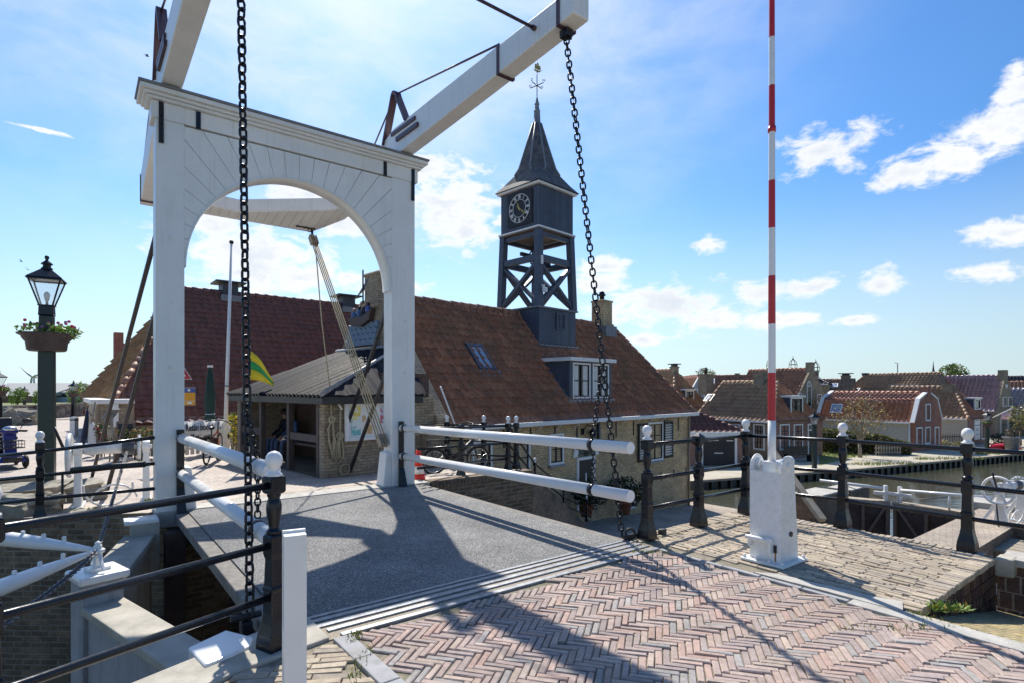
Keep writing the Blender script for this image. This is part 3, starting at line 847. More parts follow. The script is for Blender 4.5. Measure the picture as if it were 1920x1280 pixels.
# ---- chains
def chain_mesh(p,q,pitch,wid,r,sag=0,twist=0,n1=6,nr=6):
    """oval links alternately turned; pitch = inner length of one link"""
    p,q=V3(p),V3(q); L=(q-p).length; n=max(2,int(round(L/pitch))); mb=MB()
    pts=[]
    for i in range(n+1):
        k=i/n; c=p.lerp(q,k); c=c+V3((0,0,-sag*4*k*(1-k))); pts.append(c)
    hl=L/n/2+r*.9; hw=wid/2
    for i in range(n):
        a,b=pts[i],pts[i+1]; c=(a+b)/2; d=(b-a).normalized()
        x=d.cross(V3((.577,.577,.577))).normalized(); 
        ref=V3((1,0,0)) if abs(d.x)<.8 else V3((0,1,0))
        x=(ref-d*ref.dot(d)).normalized(); y=d.cross(x)
        ang=(pi/2 if i%2 else 0)+twist+random.gauss(0,.10)
        s=x*cos(ang)+y*sin(ang)
        path=[]
        for e in (1,-1):
            for k in range(n1+1):
                th=-pi/2+pi*k/n1 if e==1 else pi/2+pi*k/n1
                # stadium: straight sides with round ends
                path.append(c+d*((hl-hw)*e+hw*cos(th))+s*(hw*sin(th)))
        mb.tube(path,r,nr,closed=True)
    return mb
def chain_obj(name,mb,mat,label,cat='chain',group=None):
    o=mb.build(name,mat,uvbox=False); return tag(o,label,cat,group)
for s,lbl in ((-.32,'thick black link chain hanging from the beam overhead beside the nearest railing post'),(3.06,'thick black link chain hanging in front of the clock tower to the far deck corner')):
    top=st(s,.62,5.56); bot=st(s+(.0 if s<0 else .30),.28 if s<0 else .06,.02)
    chain_obj('lifting_chain',chain_mesh(top,bot,.070,.056,.0098,twist=.35),M['chain'],lbl,'chain','lifting chains of the drawbridge')
# bar suspension chains
a=st(-.32,.45,1.62); 
for s,sb,yE,lbl in ((-.32,SL1-.05,.53,'thinner chain from the lifting chain down to the white bars by the nearest post'),(3.25,SR0+.16,.15,'thinner chain from the lifting chain to the white bars beside the house')):
    mbc=chain_mesh(st(s,.38 if s<0 else .25,1.45 if s<0 else 1.84),st(sb,yE,1.10),.046,.040,.0068)
    m2=chain_mesh(st(sb,yE,.97),st(sb,yE,.64),.046,.040,.0068)
    low=m2.build('lower_length',M['chain'],uvbox=False)
    low.parent=chain_obj('suspension_chain',mbc,M['chain'],lbl,'chain','suspension chains of the safety bars')
# deck-end anchors
for s,lbl in ((-.36,'rusty iron shackle at the near deck edge where the chain ends'),(3.42,'iron shackle lying at the far deck corner by the railing post')):
    mb=MB()
    c=st(s,.22 if s<0 else .0,.0)
    mb.box(c+V3((0,0,-.05)),(.07,.10,.10),BANG); mb.tube([c+BV*-.1+V3((0,0,.03)),c+BV*.1+V3((0,0,.03))],.025,10)
    mb.torus(c+V3((0,0,.06)),.05,.014,Matrix.Rotation(pi/2,4,'X'),14,6)
    if s>0:
        mb.tube([c+BV*.1,c+BV*.25+BU*-.06,c+BV*.42+BU*-.1],.02,8); mb.box(c+BV*.42+BU*-.1+V3((0,0,.03)),(.08,.06,.07),BANG); mb.box(c+BV*.22+BU*-.05+V3((0,0,.02)),(.06,.1,.06),BANG+.4)
    tag(mb.build('shackle',M['iron_rough'],bevel=.008),lbl,'shackle')
# ================================================================= railings
def post_parts(root, loc, rz, ball=True, sc=1.0, squat=0.0):
    mb=MB(Matrix.Translation(loc)@Matrix.Rotation(rz,4,'Z')@Matrix.Diagonal((sc,sc,sc,1)))
    mb.lathe([(r_*.76,z_) for r_,z_ in [(.100,0),(.100,.05),(.092,.10),(.072,.17),(.062,.23),(.060,.36),(.066,.37),(.066,.385),(.056,.40),(.050,.56),(.056,.575),(.062,.60),(.062,.70),(.05,.715)]],sq=True)
    mb.lathe([(r_*.88,z_) for r_,z_ in [(.042,.71),(.054,.72),(.054,.735),(.034,.75),(.036,.77),(.050,.84),(.052,.88),(.046,.92),(.036,.935),(.046,.945),(.046,.96),(.05,.965)]],n=20)
    mb.lathe([(r_*.82,z_) for r_,z_ in ([(.05,.962),(.062,.975),(.062,1.06),(.055,1.07)] if ball else [(.05,.962),(.066,.98),(.066,1.06),(.02,1.095)])],sq=True)
    p=mb.build('post',M['iron'],root,bevel=.006)
    if ball:
        mb=MB(Matrix.Translation(loc)@Matrix.Rotation(rz,4,'Z')@Matrix.Diagonal((sc,sc,sc,1)))
        mb.lathe([(r_*.95,z_) for r_,z_ in [(.052,1.071),(.054,1.08),(.036,1.095),(.032,1.11),(.034,1.12),(.046,1.135),(.053,1.155),(.054,1.172),(.048,1.195),(.034,1.215),(.015,1.224),(.002,1.226)]],n=20)
        mb.build('ball_finial',M['white_gloss'],p)
    return p
def rails(root, pts, zs=(1.015,.645,.325), r=.0225, z0s=None):
    for z in zs:
        mb=MB()
        mb.tube([V3((p[0],p[1],p[2]+z)) for p in pts], r, 12)
        mb.build('rail',M['iron'],root)
# nearest railing
R1=thing('iron_railing','black iron railing with white ball nearest the camera above the lock gate','railing')
pA=V3((-1.475,3.47,0)); pB=V3((-2.19,2.33,0)); pC=pB+(pB-pA)
an=atan2((pA-pB).y,(pA-pB).x)
for p in (pA,pB,pC): post_parts(R1,p,an)
rails(R1,[pA,pC+(pB-pA)*.5])
# platform railing, L shaped
R2=thing('iron_railing','black iron railing with white balls round the brick platform by the barrier','railing')
P1,P2,P3,P4,P5=[V3((*v,0)) for v in ((1.455,6.03),(2.20,6.60),(3.03,7.26),(3.85,6.52),(4.54,5.58))]
for p,b in ((P1,True),(P2,False),(P3,True),(P4,True),(P5,True)): post_parts(R2,p,BANG,b)
P6=P5+(P5-P4)*1.2
post_parts(R2,P6,BANG)
rails(R2,[P1,P3]); rails(R2,[P3,P4,P5,P6])
# far railing with the winch behind it
R3=thing('iron_railing','black iron railing with one white ball in front of the white winch','railing')
q0=gr(75,978,-.12); q0.z=-.12
e1=st(-.50,4.70,-.02); q2=q0+(q0-e1)*.9; q2.z=-.25
post_parts(R3,q0,BANG,sc=.97); post_parts(R3,q2,BANG,sc=.97)
for z in (1.0,.66,.33):
    mb=MB(); mb.tube([e1+V3((0,0,z)),q0+V3((0,0,z*.92)),q2+V3((0,0,z*.92))],.023,12); mb.build('rail',M['iron'],R3)
mb=MB(); 
pm=e1.lerp(q0,.42)
mb.tube([e1.lerp(q0,.08)+V3((0,0,.66)),pm+V3((0,0,.66)),e1.lerp(q0,.72)+V3((0,0,.65))],.04,10); mb.build('sleeve',M['iron_rough'],R3)
# far railing by the parked bicycle and the stair railing
R4=thing('iron_railing','black iron railing with white balls beside the parked black bicycle','railing')
b0=at(800,905,9.9); b0.z=-.05
bq=[V3((-1.62,9.62,-.05)),V3((-.99,10.85,-.12)),V3((-.08,11.75,-.14))]
for p,bl in zip(bq[1:],(False,True)): post_parts(R4,p,radians(45),bl,.98)
rails(R4,bq,zs=(1.0,.64,.31))
# second row behind (street side)
R4b=thing('iron_railing','black iron railing standing in front of the house corner, behind the bicycle','railing')
c0=at(992,800,12.9); 
bz=-.22
rq=[at(838,850,13.0),at(907,850,12.9),at(968,850,12.6)]
for p in rq: p.z=-.2
for p in rq: post_parts(R4b,p,radians(45),True,1.0)
rails(R4b,rq,zs=(1.0,.64,.31))
R5=thing('stair_railing','thin black handrail with small white balls going down the steps to the yard','railing')
sp=[V3((-.08,11.75,-.14))]
for k,hz in ((.28,.72),(.653,.66),(1.02,.62)):
    x,y=-.08+2.18*k,11.8+4.2*k; p=V3((x,y,-.10-2.08*kst(x,y)+.02)); sp.append(p)
    post_parts(R5,p,radians(60),True,hz*.98)
for z in (1.0,.62,.3):
    mb=MB(); mb.tube([sp[0]+V3((0,0,z)),sp[1]+V3((0,0,z*.72)),sp[2]+V3((0,0,z*.66)),sp[3]+V3((0,0,z*.62)),sp[3]+(sp[3]-sp[2])*.22+V3((0,0,z*.5))],.02,8); mb.build('rail',M['iron'],R5)

# ================================================================= barrier
BX=thing('barrier','red and white striped barrier pole raised from a white steel box','barrier',V3((2.47,5.29,0)),BANG-pi/2)
H=.85
mb=MB()
x0,x1=-.15,.15
mb.add([(x0,-.16,.02),(x1,-.16,.02),(x1,.18,.02),(x0,.18,.02),(x0,-.16,H),(x1,-.16,H),(x1,.10,H),(x0,.10,H)],
   [(0,3,2,1),(0,1,5,4),(1,2,6,5),(2,3,7,6),(3,0,4,7)])
mb.quad((x0+.005,-.155,H-.03),(x1-.005,-.155,H-.03),(x1-.005,.11,H-.03),(x0+.005,.11,H-.03))
box_=mb.build('housing',M['white_worn'],BX,bevel=.008)
for sx in (x0-.002,x1-.012):
    mb=MB(); pts=[]
    for k in range(13):
        a=pi*k/12; pts.append((sx,-.03+.125*cos(a),H+.01+.135*sin(a)))
    pts=[(sx,.103,H-.02)]+pts+[(sx,-.135,H-.02)]
    mb.extrude(pts,(.014,0,0)); mb.build('cheek_plate',M['white_worn'],BX,bevel=.003)
mb=MB(); mb.tube([(x0-.02,-.03,H+.05),(x1+.02,-.03,H+.05)],.03,14); mb.tube([(x0+.012,-.03,H+.05),(x0+.05,-.03,H+.05)],.055,16); mb.tube([(.0,-.03,H+.06),(.0,.28,H+.06)],.028,12); mb.tube([(0,.26,H+.06),(0,.32,H+.06)],.05,14)
mb.bar((0,.29,H+.06),(0,.29,H-.3),.05,.03)
mb.box((.0,-.03,H+.02),(.12,.12,.13)); mb.build('axle',M['white_worn'],BX,bevel=.006)
mb=MB(); mb.box((0,0,.012),(.42,.46,.024)); base=mb.build('base_plate',M['white_worn'],BX,bevel=.008)
for sx in (-.18,-.06,.06,.18):
    for sy in (-.195,.205): mb=MB(); mb.lathe([(.016,0),(.016,.022),(.004,.03)],c=(sx,sy,.024),n=6); mb.build('anchor_bolt',M['white_worn'],base)
mb=MB(); mb.tube([(-.16,-.205,.225),(.055,-.205,.225)],.022,12); mb.box((-.13,-.18,.19),(.03,.05,.10)); mb.tube([(.03,-.18,.22),(.075,-.215,.22)],.032,10); mb.box((.07,-.19,.16),(.03,.06,.10)); mb.build('latch_bar',M['white_worn'],BX,bevel=.004)
mb=MB(); mb.box((.098,-.162,.15),(.03,.008,.07)); mb.build('rust_hole',M['iron_rough'],BX); mb=MB(); mb.box((.10,-.1612,.085),(.012,.002,.10)); mb.build('rust_streak',M['rust'],BX); mb=MB(); mb.tube([(x1+.001,.02,.27),(x1+.012,.02,.27)],.024,14); mb.build('rust_hole',M['iron_rough'],BX)
# pole, built as alternate painted sections (one part each)
zb=H+.05
bounds=[]
Yp=(BX.location.y)
for py in (875,787,698,608,518,429,340,250,163,73,-20,-110): bounds.append(EYE-(py-HY)/FPX*Yp)
bounds=sorted(bounds)
z=zb; sec=[zb]+bounds[1:]
for i in range(len(sec)-1):
    r0=.036-.0011*i; r1=.036-.0011*(i+1)
    mb=MB(); mb.tube([(0,-.03,sec[i]),(0,-.03,sec[i+1])],[r0,r1],16,caps=(i in(0,len(sec)-2)))
    if i==7: mb.tube([(0,-.03,sec[i]),(0,-.03,sec[i]+.05)],.036,16)
    mb.build('red_section' if i%2 else 'white_section',M['red'] if i%2 else M['white_gloss'],BX)

# ================================================================= white boundary board beside the camera
WB=thing('white_post','white painted square post with a notched top standing in front of the railing post','post',gr(553,1330)+V3((0,0,0)),0)
wp=at(553,1000,2.62); WB.location=(wp.x,wp.y,0); WB.rotation_euler=(0,0,radians(27))
mb=MB(); hz=wp.z
mb.b3(-.05,.05,-.022,.03,0,hz-.002); mb.build('board',M['white_gloss'],WB,bevel=.003)
mb=MB(); mb.b3(-.052,.052,.036,.052,0,hz+.012); mb.build('backing',M['white_gloss'],WB,bevel=.003)

# ================================================================= lock gates, near side (left of the deck)
ground_z=0
GL=thing('lock_gate','grey boarded lock gate with a pale concrete top and white capped mitre post','lock gate')
Nn,Mm=V3((-1.90,3.58,0)),V3((-3.66,4.90,0))
d=(Mm-Nn).normalized(); nrm=V3((-d.y,d.x,0)); zt_=-.2
mb=MB(); w=.30
def gpoly(a,b,w): return [tuple((a+nrm*w*k).to_2d()) for k in (-.5,.5)]
def slab(a,b,w,z0,z1,mat,name,par,bev=.012,nr=None):
    dd=(b-a).normalized(); n_=V3((-dd.y,dd.x,0)); mb=MB()
    mb.bar(V3((a.x,a.y,(z0+z1)/2)),V3((b.x,b.y,(z0+z1)/2)),w,abs(z1-z0)); return mb.build(name,mat,par,bevel=bev)
slab(Nn,Mm-d*.22,.31,zt_-.07,zt_,M['concrete'],'top_slab',GL)
slab(Nn,Mm-d*.12,.22,-4.2,zt_-.072,M['gate_panel'],'gate_leaf',GL)
slab(Mm-d*.24,Mm+d*.06,.30,-4.2,zt_+.18,M['gate_panel'],'mitre_post',GL)
slab(Mm-d*.29,Mm+d*.10,.37,zt_+.182,zt_+.25,M['white_gloss'],'post_cap',GL,.02)
mb=MB(); c=Mm-d*.10+V3((0,0,zt_+.25))
mb.box(c+V3((0,0,.015)),(.16,.12,.03),an); mb.box(c+V3((0,0,.09)),(.055,.055,.15),an); mb.lathe([(.05,0),(.055,.025),(.028,.04),(.034,.055),(.02,.07),(.024,.085),(.004,.10)],c=c+V3((0,0,.15)),n=12)
for sx in (-1,1): mb.bar(c+d*.15*sx+V3((0,0,.02)),c+V3((0,0,.17)),.025,.02)
pin=mb.build('pin_post',M['white_gloss'],GL,bevel=.006)
GR_=thing('lock_gate','grey concrete topped lock gate in shadow below the white bridge post','lock gate')
Ff,M2=V3((-4.66,7.02,0)),V3((-3.80,5.08,0))
slab(Ff,M2,.34,-.28,-.20,M['concrete'],'top_slab',GR_)
slab(Ff,M2,.24,-4.2,-.282,M['concrete'],'gate_leaf',GR_)
# white push arms
pinp=Mm-d*.10+V3((0,0,zt_+.25+.17))
for (px,py,Y,lbl) in ((15,1010,4.75,'upper white push arm reaching from the gate pin to the far left'),(-10,1105,4.0,'lower white push arm reaching from the gate pin towards the nearest railing')):
    a=at(px,py,Y); a=a+(a-pinp)*.9
    mb=MB(); L_=(a-pinp).length
    mb.tube([pinp,pinp.lerp(a,.12),pinp.lerp(a,.35),pinp.lerp(a,.7),a],[.012,.030,.055,.070,.075],16)
    for k in (.2,.32,.44,.56,.7):
        c=pinp.lerp(a,k)+V3((0,0,.055+.02*k)); mb.box(c,(.022,.022,.045))
    ar=mb.build('push_arm',M['white_gloss']); tag(ar,lbl,'push arm','push arms of the lock gate')
# pier at the far wall and timber guide
mb=MB(); c=st(-.62,4.42,-.35); mb.box(c,(.30,.28,.62),BANG); pr=mb.build('pier',M['concrete'],bevel=.01); tag(pr,'short concrete pier with a white cap beside the foot of the bridge post','pier')
mb=MB(); mb.box(st(-.66,4.42,-.03),(.36,.30,.05),BANG); mb.build('cap',M['white_gloss'],pr,bevel=.012)
# white rounded plate near the bottom of the frame
mb=MB(); pl=[]
c0=gr(352,1212,.03);c1=gr(424,1179,.03);c2=gr(475,1192,.03);c3=gr(471,1208,.03);c4=gr(438,1224,.03);c5=gr(384,1245,.03)
mb.prism([tuple(c.to_2d()) for c in (c0,c1,c2,c3,c4,c5)],-.05,.03); pt=mb.build('fender_plate',M['white_gloss'],bevel=.015,seg=3); tag(pt,'white rounded cover plate at the lock edge near the chain end','cover plate')
mb=MB(); mb.prism([tuple(c.to_2d()) for c in (c0.lerp(c3,.1),c1.lerp(c4,.1),c3,c5)],-1.8,-.052); mb.build('fender_block',M['concrete'],pt)
# dark timber guides under the deck
mb=MB(); mb.b3(-.42,-.2,4.2,4.4,-4.2,-.2); mb.b3(.6,.8,4.35,4.55,-4.2,-.3)
o=mb.build('guide_timber',M['gate_wood'],loc=BA,rz=BANG); tag(o,'dark wet timber guides against the far lock wall under the deck','timber')

# ================================================================= winch (left)
def winch(name,label,loc,rz,sc,mirror=False):
    W=thing(name,label,'winch',loc,rz); S=sc
    for x in (-.42,.42):
        mb=MB(); mb.add([(x-.05,-.12,0),(x+.05,-.12,0),(x+.05,.12,0),(x-.05,.12,0),(x-.04,-.05,.80),(x+.04,-.05,.80),(x+.04,.05,.80),(x-.04,.05,.80)],[(0,3,2,1),(4,5,6,7),(0,1,5,4),(1,2,6,5),(2,3,7,6),(3,0,4,7)])
        mb.bar((x,.04,.55),(x,.36,0),.05,.07)
        mb.tube([(x-.05,0,.86),(x+.05,0,.86)],.095,18); mb.box((x,.1,.02),(.14,.6,.04))
        mb.build('stand',M['white_worn'],W,bevel=.008)
    mb=MB(); mb.tube([(-.5,0,.86),(.5,0,.86)],.03,12); mb.tube([(-.34,0,.86),(.22,0,.86)],.085,18); mb.build('drum',M['white_worn'],W)
    mb=MB(); 
    for k in range(6): mb.torus((.13+.025*k,0,.86),.1,.016,Matrix.Rotation(pi/2,4,'Y'),14,6)
    mb.build('chain_coil',M['steel_chain'],W)
    Ry=Matrix.Rotation(pi/2,4,'Y')
    mb=MB(); mb.torus((.33,0,.86),.16,.022,Ry,24,8); mb.torus((.33,0,.86),.06,.03,Ry,16,8)
    for k in range(18):
        a=2*pi*k/18; mb.box((.33,.18*cos(a),.86+.18*sin(a)),(.04,.02,.02))
    mb.build('ratchet_wheel',M['white_worn'],W)
    mb=MB(); mb.torus((-.52,0,.78),.30,.03,Ry,28,8); mb.torus((-.52,0,.78),.06,.04,Ry,14,8)
    for k in range(3):
        a=pi*k/3; mb.bar((-.52,.3*cos(a),.78+.3*sin(a)),(-.52,-.3*cos(a),.78-.3*sin(a)),.045,.025,up=(1,0,0))
    mb.build('gear_wheel',M['white_worn'],W)
    mb=MB(); mb.torus((-.05,-.14,.30),.30,.016,Matrix.Rotation(pi/2+.2,4,'X'),26,8,pi*.95,pi*2.05); mb.torus((.02,-.12,.02),.30,.014,Matrix.Rotation(pi/2,4,'X'),26,8,.1*pi,.9*pi); mb.build('guard_hoop',M['white_worn'],W)
    mb=MB(); mb.tube([(-.58,0,.86),(-.66,.02,1.08),(-.70,.02,1.2)],.02,8); mb.build('crank_handle',M['iron_rough'],W); mb=MB(); mb.tube([(-.6,0,.5),(-.60,-.05,-.02)],.016,8); mb.build('pawl_bar',M['iron_rough'],W)
    return W
wl=gr(212,944,-.12); W_=winch('winch','white cast iron winch with a chain on its drum beside the bridge post',V3((wl.x,wl.y,-.13)),radians(33),1)
w2=at(1896,978,12.6); winch('winch','small white cast iron winch on the lower quay at the right edge',V3((w2.x,w2.y,-1.4)),radians(24),1)
# chains from the winch to the gate pin and onwards
wd=W_.matrix_basis@V3((.12,-.08,.80)) if False else (Matrix.Translation(W_.location)@Matrix.Rotation(radians(33),4,'Z'))@V3((.18,-.10,.82))
mbc=chain_mesh(wd,pinp,.036,.030,.0055); chain_obj('gate_chain',mbc,M['steel_chain'],'thin grey chain running from the winch down to the gate pin')
mbc=chain_mesh(pinp,at(-30,1195,3.0),.042,.036,.0065,sag=.03); chain_obj('gate_chain',mbc,M['steel_chain'],'thin grey chain sagging from the gate pin towards the nearest railing')

# rough stones left of the winch
rk=random.Random(3)
def rock(c,size,rz,name,label,group=None,seed=0):
    bm=bmesh.new(); bmesh.ops.create_cube(bm,size=1); bmesh.ops.subdivide_edges(bm,edges=bm.edges[:],cuts=9,use_grid_fill=True)
    for v in bm.verts:
        p=V3((v.co.x*size[0],v.co.y*size[1],v.co.z*size[2])); q=p+V3((seed*3.1,seed*1.7,0))
        n_=mnoise.noise_vector(q*2.2)*.10+mnoise.noise_vector(q*7)*.04
        l=mnoise.noise(V3((q.x*.7,q.y*.7,q.z*15)))*.10
        v.co=p*(.96)+n_*min(size)*2.0+V3((p.x,p.y,0)).normalized()*l
    me=bpy.data.meshes.new(name); bm.to_mesh(me); bm.free(); me.materials.append(M['rock'])
    o=bpy.data.objects.new(name,me); COL.objects.link(o); o.location=c; o.rotation_euler=(rk.uniform(-.08,.08),rk.uniform(-.08,.08),rz)
    return tag(o,label,'rock',group)
for i,(px,py,sx,sy,sz,lbl) in enumerate(((30,925,1.3,.8,.34,'long layered grey rock at the left edge beside the railing'),(118,918,1.1,.6,.30,'flat layered rock behind the foot of the railing post'),(5,955,.9,.7,.4,'blocky grey rock low at the left edge'),(62,952,.6,.5,.42,'upright split rock beside the railing post'),(20,893,1.0,.5,.16,'thin flat rock slab at the left edge, topmost of the rough stones'),(150,950,.5,.4,.12,'small flat stone by the foot of the winch'))):
    z=-.15; p=gr(px,py,-.05); rock(V3((p.x,p.y,-.2+sz*.3)),(sx,sy,sz),rk.uniform(.2,.9),'rock',lbl,'rough stones by the winch',i+1)

# ================================================================= street lamps
def lamp(name,label,loc,h=3.87,basket=True,rz=0,sq=True,sc=1.0,group='lantern street lamps',pmat='green_paint'):
    Lp=thing(name,label,'street lamp',loc,rz,group)
    T=Matrix.Diagonal((sc,sc,1,1))
    hl=h-1.02*sc
    mb=MB(T); mb.lathe([(.11,0),(.11,.4),(.105,hl-.3),(.095,hl-.28),(.095,hl)],sq=True); mb.build('pole',M[pmat],Lp,bevel=.015)
    def Z(k): return hl+k*sc
    mb=MB(T); mb.lathe([(.10,Z(0)),(.105,Z(.01)),(.10,Z(.02)),(.095,Z(.16)),(.11,Z(.165)),(.11,Z(.18))],sq=True); 
    # lantern frame
    for k in range(4):
        a=pi/4+k*pi/2; mb.bar((.13*cos(a),.13*sin(a),Z(.18)),(.30*cos(a),.30*sin(a),Z(.60)),.018,.018)
        b=a+pi/2; mb.bar((.30*cos(a),.30*sin(a),Z(.60)),(.30*cos(b),.30*sin(b),Z(.60)),.03,.03)
    fr=mb.build('lantern_frame',M['iron'],Lp)
    mb=MB(T); n0=[(.125*cos(pi/4+k*pi/2),.125*sin(pi/4+k*pi/2),Z(.19)) for k in range(4)]; n1=[(.29*cos(pi/4+k*pi/2),.29*sin(pi/4+k*pi/2),Z(.59)) for k in range(4)]
    mb.add(n0+n1,[(k,(k+1)%4,4+(k+1)%4,4+k) for k in range(4)]); mb.build('pane',M['lampglass'],fr)
    mb=MB(T); mb.lathe([(.245,Z(.60)),(.23,Z(.63)),(.07,Z(.78)),(.06,Z(.80))],sq=True); mb.lathe([(.07,Z(.78)),(.085,Z(.80)),(.06,Z(.82)),(.055,Z(.86)),(.085,Z(.87)),(.08,Z(.885)),(.03,Z(.93)),(.018,Z(.95)),(.03,Z(.97)),(.034,Z(.99)),(.025,Z(1.015)),(.004,Z(1.025))],n=14); mb.build('lantern_roof',M['iron'],Lp)
    mb=MB(T); mb.lathe([(.02,Z(.18)),(.02,Z(.26)),(.03,Z(.265)),(.045,Z(.34)),(.04,Z(.38)),(.01,Z(.41))],n=12); mb.build('bulb',M['white_far'],Lp)
    if basket:
        zb=1.6+(731-658)/1050*9.5 if h>3.5 and sc==1 else h*.58
        mb=MB(T); mb.lathe([(.24,zb),(.27,zb+.02),(.285,zb+.14),(.33,zb+.2),(.345,zb+.24),(.40,zb+.27),(.40,zb+.29),(.37,zb+.29),(.34,zb+.26)],n=24); bk=mb.build('flower_basket',M['basket'],Lp)
        mb=MB(T); foliage(mb,[((0,0,zb+.34),(.44,.44,.12)),((.2,0,zb+.30),(.3,.3,.14))],480,.05,[(.10,.20,.03),(.16,.28,.05),(.24,.36,.08)],hollow=.1)
        rr=random.Random(5)
        for i in range(26):
            a=rr.uniform(0,2*pi); r=rr.uniform(.1,.42); c=(.60,.10,.30) if i%2 else ((.30,.16,.42) if i%3 else (.75,.12,.14))
            mb.ball((r*cos(a),r*sin(a),zb+.42+rr.uniform(-.05,.09)),.026,6,4,col=c)
        mb.build('blossoms',M['leaf'],bk)
    return Lp
def foliage(mb, blobs, n, size, pal, hollow=.45, seed=1, gap=.0):
    """leaf-sized faces spread through ellipsoid volumes"""
    rr=random.Random(seed); tot=sum(b[1][0]*b[1][1]*b[1][2] for b in blobs)
    for c,s in blobs:
        k=max(4,int(n*s[0]*s[1]*s[2]/tot)); c=V3(c)
        for i in range(k):
            while True:
                p=V3((rr.uniform(-1,1),rr.uniform(-1,1),rr.uniform(-1,1))); l=p.length
                if l<=1 and l>=hollow*rr.random(): break
            q=c+V3((p.x*s[0],p.y*s[1],p.z*s[2]))
            if gap and mnoise.noise(q*(1.0/gap))<-.12: continue
            d=V3((rr.gauss(0,1),rr.gauss(0,1),rr.gauss(.5,1))).normalized(); a=d.cross(V3((rr.gauss(0,1),rr.gauss(0,1),rr.gauss(0,1)))).normalized(); b=d.cross(a)
            z=size*rr.uniform(.6,1.3); col=mul(rr.choice(pal),rr.uniform(.75,1.25))
            mb.add([q-a*z*.9,q-b*z*.45,q+a*z*.9,q+b*z*.45],[(0,1,2,3)],col=col)
lamp('street_lamp','tall dark green lantern lamp post carrying a flower basket at the left',gr(88,908,0)*1.0,rz=radians(30))
# ================================================================= roofs
def roof_face(parent,name,mat,A,B,C,D,tw=.26,course=.34,samples=5,amp=.034,lip=.042,both=True,thick=.05,ridge=None):
    """pantiled slope: A,B = eave ends, C,D = ridge ends above B,A (may be one point)"""
    A,B,C,D=[V3(p) for p in (A,B,C,D)]
    ex=(B-A).normalized(); nn=ex.cross(((D+C)/2-(A+B)/2)).normalized(); ey=nn.cross(ex)
    if nn.z<0: nn=-nn
    def uv(p): d=p-A; return d.dot(ex),d.dot(ey)
    uA,uB,uC,uD=[uv(p) for p in (A,B,C,D)]
    h=max(uC[1],uD[1]); umin=min(uA[0],uD[0]); umax=max(uB[0],uC[0])
    nc=max(1,int(round(h/course))); ch=h/nc; nu=int((umax-umin)/tw*samples)+1; du=(umax-umin)/nu
    bm=bmesh.new(); ul=bm.loops.layers.uv.new('UVMap')
    prof=[]
    for i in range(nu+1):
        x=((i*du)/tw)%1.0; prof.append(amp*(sin(2*pi*x)+.35*sin(4*pi*x)))
    rr=random.Random(int(abs(A.x*7+A.y*13))+3)
    rows=[]
    for c in range(nc):
        for top in (0,1):
            row=[]
            for i in range(nu+1):
                u=umin+i*du; ti=int((i*du)/tw)
                j=rr.random()*.0 
                hgt=prof[i]+(lip if not top else 0)
                wob=.012*mnoise.noise(V3((u*.6,c*.4,A.x)))+.010*mnoise.noise(V3((ti*3.7,c*5.1,.3)))
                sag=.055*mnoise.noise(V3((u*.22,c*.12,A.y)))
                p=A+ex*u+ey*((c+top)*ch)+nn*(hgt+wob+sag)
                row.append(bm.verts.new(p))
            rows.append((row,c,top))
    for k in range(len(rows)-1):
        r0,c0,t0=rows[k]; r1,c1,t1=rows[k+1]
        for i in range(nu):
            try: f=bm.faces.new((r0[i],r0[i+1],r1[i+1],r1[i]))
            except ValueError: continue
            f.smooth=False if t0==1 else True
            vv=[(i*du/tw,c0+.02),((i+1)*du/tw,c0+.02),((i+1)*du/tw,c0+.9),(i*du/tw,c0+.9)]
            um=(i+.5)*du/tw
            for l,(a,b) in zip(f.loops,vv):
                a=int(um)+min(.98,max(.02,a-int(um))); l[ul].uv=(a,b)
    # clip the slanted sides
    for (p,q,sgn) in ((A,D,1),(B,C,-1)):
        e=(q-p)
        if e.length<1e-5: continue
        out=e.cross(nn).normalized()
        if out.dot(ex)*sgn>0: out=-out
        g=bm.verts[:]+bm.edges[:]+bm.faces[:]
        bmesh.ops.bisect_plane(bm,geom=g,plane_co=p,plane_no=out,clear_outer=True)
    # underside
    base=[A,B,C] + ([D] if (D-C).length>1e-3 else [])
    v=[bm.verts.new(p-nn*thick) for p in base]; bm.faces.new(v)
    me=bpy.data.meshes.new(name); bm.to_mesh(me); bm.free(); me.materials.append(mat)
    o=bpy.data.objects.new(name,me); COL.objects.link(o); o.parent=parent
    return o
def ridge_tiles(parent,mat,p,q,r=.13,L=.36,name='ridge_tiles'):
    p,q=V3(p),V3(q); d=q-p; n=max(1,int(d.length/L)); mb=MB()
    for i in range(n):
        a=p+d*(i/n); b=p+d*((i+1.06)/n)
        jz=V3((0,0,random.gauss(0,.006)))
        mb.tube([a+jz,b+jz],[r*1.05,r*.93],10,col=None)
    return mb.build(name,mat,parent)
